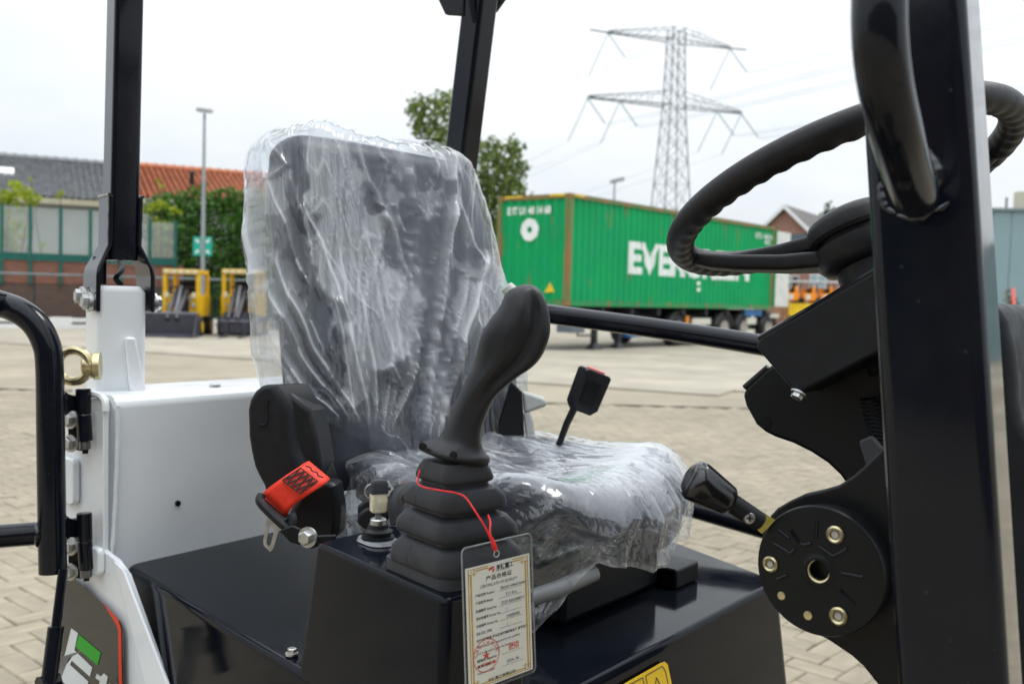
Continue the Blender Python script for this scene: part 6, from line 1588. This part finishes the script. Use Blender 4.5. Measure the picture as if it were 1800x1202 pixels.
MILK = [(400, 240, 95, 200, .50), (470, 520, 130, 230, .52), (590, 780, 130, 200, .50), (1000, 680, 70, 130, .40), (600, 300, 36, 60, .26), (180, 330, 40, 90, .24), (760, 330, 40, 70, .28), (850, 200, 60, 60, .30), (480, 1000, 60, 150, .26), (900, 760, 50, 120, .26), (110, 480, 40, 200, .34), (140, 850, 40, 90, .30), (660, 180, 40, 70, .2)]
for i in range(NV + 1):
    g_ = i / NV
    v = g_ * 1.068 - .02
    capf = min(1, max(0, (v - .965) / .083))
    row, hrow, frow = [], [], []
    c = SB + ub * (v * HB)
    lw, rw_ = leftw(min(1, max(0, v))), rightw(min(1, max(0, v)))
    for j in range(NB):
        a = 2 * math.pi * j / NB; ca, sa = math.cos(a), math.sin(a)
        w = rw_ if ca > 0 else lw
        x = spow(ca, .66) * w; front = sa > 0
        tk = .070 if front else .078
        y = spow(sa, .62) * tk
        u = x / w
        if front: y += .020 * min(1, abs(u)) ** 2.5 * math.sin(math.pi * min(1, max(0, v))) + .010 * math.sin(math.pi * min(1, max(0, v) * 1.6))
        q0_ = c + S * x + nb * y - EYE; dq_ = q0_.dot(FWD)
        px_ = (900 + FPX * q0_.dot(RGT) / dq_ - 400) * 2.185; py = (601 - FPX * q0_.dot(UPV) / dq_ - 200) * 2.185     # where the fold lies on the measured outline
        px_ += 16 * noise.noise(V((px_ * .008, py * .006, 1.7)))
        su = px_ / 400
        n2 = ridge(su * 5.0, py * .0018, 17.3 + (0 if front else 5), 1.6)
        n3 = ridge(su * 13, py * .0045, 31.7 + (0 if front else 5), 2.2)
        n4 = ridge(x * 21, v * 5.5 + x * 5, 51.0, 2.2)
        n5 = ridge(x * 62 + v * 4, v * 11 - x * 16, 71.0, 2.2)
        crm = min(1, max(0, noise.noise(V((px_ * .006, py * .006, 5.5))) * 2.2 + .35))
        d = .0046 * (n2 - .4) + .0020 * (n3 - .35) + .0030 * (n4 - .3) * crm + .0010 * (n5 - .3) * crm
        h = .025
        if sa > -.25:
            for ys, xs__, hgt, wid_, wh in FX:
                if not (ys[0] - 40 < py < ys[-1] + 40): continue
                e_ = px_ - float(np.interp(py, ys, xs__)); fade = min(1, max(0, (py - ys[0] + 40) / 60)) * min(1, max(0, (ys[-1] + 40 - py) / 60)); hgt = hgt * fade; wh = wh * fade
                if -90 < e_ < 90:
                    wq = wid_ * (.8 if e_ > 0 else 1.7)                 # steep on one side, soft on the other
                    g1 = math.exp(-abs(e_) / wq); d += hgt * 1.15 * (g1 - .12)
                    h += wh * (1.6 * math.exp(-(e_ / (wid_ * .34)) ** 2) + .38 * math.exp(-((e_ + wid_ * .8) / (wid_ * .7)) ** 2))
            jx, jy = px_ + 34 * noise.noise(V((px_ * .013, py * .010, 8))) + 14 * noise.noise(V((px_ * .045, py * .03, 3))), py + 46 * noise.noise(V((px_ * .012, py * .011, 21)))
            milk = 0
            for mx0, my0, ra, rb, am in MILK:
                dd = ((jx - mx0) / ra) ** 2 + ((jy - my0) / rb) ** 2
                if dd < 1.4: milk = max(milk, am * min(1, max(0, (1.15 - dd) / .30)))
            st1 = noise.noise(V((su * 30 + .6 * noise.noise(V((su * 6, py * .006, 4))), py * .004, 2))); st2 = noise.noise(V((su * 85, py * .010, 12)))
            h += milk * .95 * (.80 + .55 * st1 + .40 * st2)
            d *= 1 - .55 * min(1, milk * 2)
            for mx0, my0, ra, rb in CLEAR:
                dd = ((jx - mx0) / ra) ** 2 + ((jy - my0) / rb) ** 2
                if dd < 1.2: h *= 1 - .80 * min(1, max(0, (1.15 - dd) / .16))
            h += .34 * max(0, n4 - .78) / .22 * crm + .26 * max(0, n5 - .80) / .20 * crm + .30 * max(0, n3 - .7) / .3 * n2 + .10 * max(0, n2 - .5)
        else: h = .10 + .16 * n3
        if capf > 0:
            kc = 1 - math.sqrt(max(0, 1 - capf * capf))
            x = math.copysign(max(0, abs(x) - .085 * kc * min(1, abs(x) / .10)), x); y *= 1 - .72 * kc
        hgt_ = .016 * math.exp(-((u + .74) / .16) ** 2) + .016 * math.exp(-((u - .72) / .2) ** 2) - .004 * math.exp(-(u / .3) ** 2)
        up_off = hgt_ * min(1, max(0, (v - .84) / .12)) * (1 - .25 * capf)
        dirn = (S * spow(ca, .8) + nb * spow(sa, .8)).normalized()
        d = d if d > -.001 else -.001 - .003 * (1 - math.exp((d + .001) / .003))      # never sinks into the seat
        q = c + S * x + nb * y + dirn * (d + .007) + ub * up_off
        if not front: q += nb * (-.004)
        if v < .28:                                  # the lower edge is pulled together at the front
            pl_k = (.28 - v) / .28
            q += ub * (-.03 * pl_k * pl_k * (1 if front else .2)) + ub * (.07 * pl_k * max(0, -u) ** 1.6)
        row.append(q); frow.append((su * .8, py * .0009, .0 if front else 3.0))
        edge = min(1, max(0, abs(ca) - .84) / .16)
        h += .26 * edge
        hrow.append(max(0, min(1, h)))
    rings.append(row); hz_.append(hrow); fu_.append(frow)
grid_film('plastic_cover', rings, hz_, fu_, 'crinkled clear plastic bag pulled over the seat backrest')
# ---- sheet over the cushion
NB2, NR2 = 420, 190
rings, hz_, fu_ = [], [], []
for i in range(NR2 + 1):
    g_ = i / NR2
    row, hrow, frow = [], [], []
    for j in range(NB2):
        th_ = 2 * math.pi * j / NB2; ct, st = math.cos(th_), math.sin(th_)
        hem = 1.50 + .05 * noise.noise(V((ct * 1.5, st * 1.5, 4))) + .014 * noise.noise(V((ct * 6, st * 6, 9))) + .92 * min(1, max(0, -st - .05) / .45) * min(1, max(0, (.87 - ct) / .22)) + .06 * max(0, st)
        rho = .02 + (hem - .02) * g_ ** .8
        out_ = max(0, rho - 1)
        off = .008 + .014 * min(.5, out_) * (1 + .5 * noise.noise(V((ct * 2, st * 2, 1))))
        q = cush(th_, rho, off)
        if out_ > .12: q -= (F * ct * HLf + S * st * HLs) * (.10 * (out_ - .12) * (1.0 if st > -.3 else .2))
        ex_ = 3.4 if ct < 0 else 3.4 - .9 * min(1, ct * 1.6); k = (abs(ct) ** ex_ + abs(st) ** ex_) ** (-1 / ex_)
        u, w = k * ct * min(rho, 1), k * st * min(rho, 1)
        # folds: lengthwise on top, vertical and crumpled on the skirt
        a_l = math.atan2(st, ct)
        topw = max(0, 1 - max(0, rho - .80) / .2)
        skirt = 1 - topw
        t1 = ridge(w * 3.2 + .5 * u, u * .8, 5.0, 1.5); t2 = ridge(w * 9 + 1.2 * u, u * 2 + 3, 12.0, 2.0); t3 = ridge(u * 7, w * 7, 22.0, 2.2); t4 = ridge(w * 22 + 3 * u, u * 5, 42, 2.2)
        s1 = ridge(a_l * 2.6 + .9 * rho, rho * 1.0, 7.0, 1.3); s2 = ridge(a_l * 6 + rho * 2.2, rho * 1.8, 15.0, 1.5); s3 = ridge(a_l * 18, rho * 8, 27.0, 2.2); s4 = ridge(a_l * 9, rho * 16, 47, 2.4)
        calm = 1 - .85 * math.exp(-((u - .50) / .50) ** 2)           # taut over the front
        back = 1 + 1.2 * math.exp(-((u + .75) / .35) ** 2) * max(0, w + .2)
        d = topw * calm * back * (.007 * (t1 - .4) + .0030 * (t2 - .3) + .0011 * (t3 - .3) + .0003 * (t4 - .3)) + skirt * (.010 * (s1 - .4) + .0042 * (s2 - .35) + .0010 * (s3 - .3) + .0006 * (s4 - .3))
        nrm = (Zv * topw + (F * ct + S * st) * (.25 + skirt)).normalized()
        row.append(q + nrm * d - Zv * (.012 * skirt * s1)); frow.append((w * 1.2 + .25 * u, u * (.30 + .9 * skirt), max(0, rho - .9) * .55))
        big = noise.noise(V((u * 2.2, w * 2.2, 8.2))) * .5 + .5
        shine = math.exp(-((u - .50) / .42) ** 2)  # sky sheen over the front, painted in as whiter film
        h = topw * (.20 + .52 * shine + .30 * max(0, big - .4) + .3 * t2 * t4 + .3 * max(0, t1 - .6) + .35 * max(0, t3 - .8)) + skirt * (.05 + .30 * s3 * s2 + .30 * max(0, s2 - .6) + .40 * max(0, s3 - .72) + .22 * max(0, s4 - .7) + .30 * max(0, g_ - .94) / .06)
        pat = noise.noise(V((q.x * 12, q.y * 12, q.z * 9))) * .75 + noise.noise(V((q.x * 34, q.y * 34, q.z * 20))) * .32
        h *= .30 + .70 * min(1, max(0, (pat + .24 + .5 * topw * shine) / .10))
        hrow.append(max(0, min(1, h)))
    rings.append(row); hz_.append(hrow); fu_.append(frow)
grid_film('plastic_cover', rings[::-1], hz_[::-1], fu_[::-1], 'crinkled clear plastic sheet wrapped over the seat cushion', film=FILM2)

# ---- key in the switch
kb_ = ksp + Zv * .030
t = thing('ignition_key', kb_, 'key with a cream grip and black cap standing in the ignition switch', 'key')
kx = (RGT * .9 + FWD * .42).normalized(); kx = (kx - Zv * kx.z).normalized(); ky = kx.cross(Zv)
mb = MB(); mb.box(kb_ + Zv * 0.0043, kx, ky, Zv, .004, .001, .008); mb.build('key_blade', ZINC, t)
mb = MB(); mb.loft([rrect(kb_ + Zv * 0.0072, kx, ky, .0080, .0048, .002, 3), rrect(kb_ + Zv * 0.0094, kx, ky, .0102, .0060, .0025, 3), rrect(kb_ + Zv * 0.0331, kx, ky, .0108, .0064, .0028, 3), rrect(kb_ + Zv * 0.0353, kx, ky, .0090, .005, .002, 3)]); mb.build('key_grip', CREAM, t, angle=50)
mb = MB(); mb.loft([rrect(kb_ + Zv * 0.0317, kx, ky, .0112, .0070, .003, 4), rrect(kb_ + Zv * 0.0432, kx, ky, .0112, .0070, .003, 4), rrect(kb_ + Zv * 0.0482, kx, ky, .0095, .0062, .003, 4), rrect(kb_ + Zv * 0.0497, kx, ky, .007, .004, .002, 4)]); mb.build('key_cap', RUB, t, angle=50)
mb = MB(); c = kb_ + Zv * 0.0346 - kx * .010; mb.tube([c + (kx * math.cos(a) * .9 + Zv * math.sin(a)) * .009 for a in np.linspace(0, 2 * math.pi, 25)[:-1]], .0009, 6, closed=True); mb.build('key_ring', ZINC, t)
mb = MB(); c0_, c1_ = kb_ + Zv * 0.0418 + kx * .012 + ky * -.012, kb_ + Zv * 0.0187 + kx * .028 + ky * -.016; dd_ = (c1_ - c0_).normalized(); sd_ = dd_.cross(ky).normalized()
mb.prism([c0_ - sd_ * .0055, c0_ + sd_ * .0055, c1_ + sd_ * .0055, c1_ - sd_ * .0055], ky * .0008); mb.build('key_label', mat('white_key_label', (.74, .74, .72), .45), t)
mb = MB(); mb.lathe(kb_ + Zv * 0.0367 + kx * .011, kx, [(.0025, 0), (.0025, .004)], 10); mb.build('cap_pin', BLKM, t)

# ---- certificate tag on a red cord
DT = .965
cn0 = P(874, 962, DT)
tx = (S * .97 + F * .10 + Zv * .0).normalized()
tz_ = (Zv * .995 + F * -.08); tz_ = (tz_ - tx * tz_.dot(tx)).normalized(); tn_ = tx.cross(tz_); tn_ = tn_ if tn_.dot(FWD) < 0 else -tn_
pT = P(818, 1000, DT)                         # top left of the printed card
tq = lambda x, y, o=0: onP(x, y, pT + tn_ * o, tn_)
tag_w = (tq(930, 962) - pT).dot(tx); k_ = tag_w / 100.0
t = thing('certificate_tag', tq(872, 968), 'cream certificate card with a gold border in a clear sleeve hanging from a red cord', 'tag')
KV = .62
cpt = lambda a, b, o=0: pT + tx * a * k_ - tz_ * b * k_ * KV + tn_ * o
CH_ = 212
mb = MB(); mb.prism([cpt(0, 0), cpt(100, 0), cpt(100, CH_), cpt(0, CH_)], -tn_ * .0005); card = mb.build('card', PAPER, t)
SLV = film_glass('clear_card_sleeve', (.7, .72, .73), .018, .06, 1.2)
mb = MB(); rr_ = rrect(cpt(50, (CH_ - 30) / 2, .0012), tx, tz_, 54.5 * k_, (CH_ + 42) / 2 * k_ * KV, 6 * k_, 5); mb.prism(rr_, -tn_ * .0028); mb.build('clear_sleeve', SLV, t)
rim_ = MB(); rim_.tube([q - tn_ * .0014 for q in rr_], .0009, 6, closed=True); rim_.build('sleeve_edge', film_glass('sleeve_weld', (.5, .52, .53), .5, .1), t)
mb = MB(); c = cpt(46, -14, .0014); mb.tube([c + (tx * math.cos(a) * 1.3 + tz_ * math.sin(a) * 1.1) * .003 for a in np.linspace(0, 2 * math.pi, 17)[:-1]], .0005, 6, closed=True); mb.build('eyelet', GREYP, t)
PR = MB(); PG = MB(); PRD = MB()
oo = .0002
def bar_(mb, a0, b0, a1, b1): mb.add([cpt(a0, b0, oo), cpt(a1, b0, oo), cpt(a1, b1, oo), cpt(a0, b1, oo)], [(0, 1, 2, 3)])
for i0, i1 in ((3.0, 4.6), (6.2, 8.6)):
    bar_(PG, i0, i0 + 6, i1, CH_ - i0); bar_(PG, 100 - i1, i0 + 6, 100 - i0, CH_ - i0); bar_(PG, i0 + 8, i0, 34, i1); bar_(PG, 72, i0, 100 - i0 - 8, i1); bar_(PG, i0 + 6, CH_ - i1, 100 - i0 - 6, CH_ - i0)
for cx__, sx in ((3, 1), (97, -1)):
    for cy__, sy in ((3, 1), (CH_ - 3, -1)):
        for a0, b0, a1, b1 in ((0, 0, 10, 1.4), (0, 0, 1.4, 10), (8.6, 0, 10, 13), (0, 8.6, 13, 10), (4, 4, 6, 6)):
            x0, x1 = sorted((cx__ + sx * a0, cx__ + sx * a1)); y0, y1 = sorted((cy__ + sy * b0, cy__ + sy * b1)); bar_(PG, x0, y0, x1, y1)
def txt(mb, s, a, b, h, align='LEFT', bold=0.0, width=1.0, shear=0):
    vs, fs = text_mesh(s, h * k_ * KV * 1.12, cpt(a, b, oo), tx, tz_, bold=(bold + .06) * k_ * KV, align=align, width=width / KV / 1.12, shear=shear); mb.add(vs, fs)
txt(PR, '车辆重工', 46, 14, 8.6, bold=.25, width=.8); txt(PR, 'HEAVY INDUSTRY', 46, 17, 2.6)
for pts in (((35, 8), (42, 6.5), (44, 9), (39, 12), (35, 13.5), (34, 11)), ((40, 12.5), (44, 10.5), (43, 15), (40, 18))):
    PRD.add([cpt(x, y, oo) for x, y in pts], [tuple(range(len(pts)))])
txt(PR, '产品合格证', 50, 29, 8.2, 'CENTER', .1); txt(PR, 'CERTIFICATE OF QUALITY', 50, 40, 6.0, 'CENTER', width=.82)
rows_ = [('产品名称 Product', 'Electric wheel loader', 53), ('产品型号 Model', 'E11-Eco', 66), ('机器编号 Serial No.', 'Z220 A0SC000013', 80), ('发动机编号 Engine No.', '/', 93), ('车架编号 Frame No.', '24050008', 106), ('机械环保代码', '/', 119)]
for s, v_, y in rows_:
    txt(PR, s, 13, y, 4.9, width=.80, bold=.06); bar_(PR, 49, y - .1, 85, y + .45); txt(PR, v_, 52 if len(v_) > 10 else 60, y - 2.0, 6.6, width=.72 if len(v_) > 10 else .8)
txt(PR, '本产品经检验 符合企业标准检验合格, 准予出厂。', 13, 131, 4.8, width=.80, bold=.1)
txt(PR, 'The Product was inspected to be qualified,', 13, 142, 4.9, width=.80); txt(PR, 'and is allowed to leave the factory.', 13, 153, 4.9, width=.80)
txt(PR, '检验员 Inspector', 13, 166, 5.0, bold=.1, width=.85); bar_(PR, 50, 165.8, 85, 166.3); txt(PR, '检验日期', 13, 176, 5.0, bold=.1); txt(PR, 'Inspection Date', 13, 187, 4.8, width=.85); bar_(PR, 50, 186.8, 85, 187.3); txt(PR, '2024. 06', 58, 184, 7.0, width=.8)
txt(PR, '车辆重工有限公司', 50, 205, 5.4, 'CENTER', .1)
# red stamps
sc0, sc1, sr = 27, 158, 20
def ring_(mb, ca_, cb_, r0_, r1_, n=48):
    vs = []; 
    for i in range(n):
        a = 2 * math.pi * i / n; vs += [cpt(ca_ + r0_ * math.cos(a), cb_ + 1.45 * r0_ * math.sin(a), oo * 2), cpt(ca_ + r1_ * math.cos(a), cb_ + 1.45 * r1_ * math.sin(a), oo * 2)]
    mb.add(vs, [(2 * i, 2 * ((i + 1) % n), 2 * ((i + 1) % n) + 1, 2 * i + 1) for i in range(n)])
ring_(PRD, sc0, sc1, sr - 1.0, sr)
st_ = []
for i in range(10):
    a = -math.pi / 2 + math.pi * i / 5; r__ = 6.2 if i % 2 == 0 else 2.5; st_.append(cpt(sc0 + r__ * math.cos(a), sc1 + 1.3 * r__ * math.sin(a), oo * 2))
PRD.add(st_, [tuple(range(10))])
for i, ch in enumerate('车辆重工有限公司'):
    a = math.pi * (1.05 + .90 * i / 7) ; r__ = 14.2
    vs, fs = text_mesh(ch, 5.6 * k_, (0, 0, 0), (1, 0, 0), (0, 1, 0), align='CENTER')
    ca_, sa_ = math.cos(a + math.pi / 2), math.sin(a + math.pi / 2)
    px_, py_ = sc0 + r__ * math.cos(a), sc1 + 1.4 * r__ * math.sin(a)
    PRD.add([cpt(px_ + (q.x * ca_ - (-q.y) * sa_) / k_, py_ + (q.x * sa_ + (-q.y) * ca_) / k_, oo * 2) for q in vs], fs)
txt(PRD, '检验专用章', 27, 176, 5.6, 'CENTER', .15)
for a0, b0, a1, b1 in ((62, 151, 78, 152), (62, 162, 78, 163), (62, 151, 63, 163), (77, 151, 78, 163)): bar_(PRD, a0, b0, a1, b1)
txt(PRD, '検印', 63.5, 160.5, 8.4, bold=.25, width=.78)
PR.build('print', INK, card); PG.build('gold_border', INKG, card); PRD.build('red_stamp', INKR, card)
# red cord: round the boot's neck and down to the eyelet
def boot_pt(px_, py_, d_): return P(px_, py_, d_)
cord = smooth_path([P(738, 826, 1.02), P(734, 846, 1.00), P(742, 855, .985), P(770, 861, .972), P(800, 866, .965), P(818, 874, .962), P(835, 898, .955), P(852, 925, .952), P(866, 955, .953), P(871, 968, .956)], 8)
mb = MB(); mb.tube(cord, .0009, 8); cd_ = mb.build('cord', REDC, t)
mb = MB(); mb.tube(smooth_path([P(858, 905, .985), P(862, 918, .965), P(861, 935, .955), P(866, 950, .953), P(870, 962, .956)], 6), .0010, 8); mb.tube([P(865, 945, .953), P(868, 958, .953), P(871, 966, .955)], [.0013, .0027, .0022], 8); mb.build('cord_knot', REDC, t)
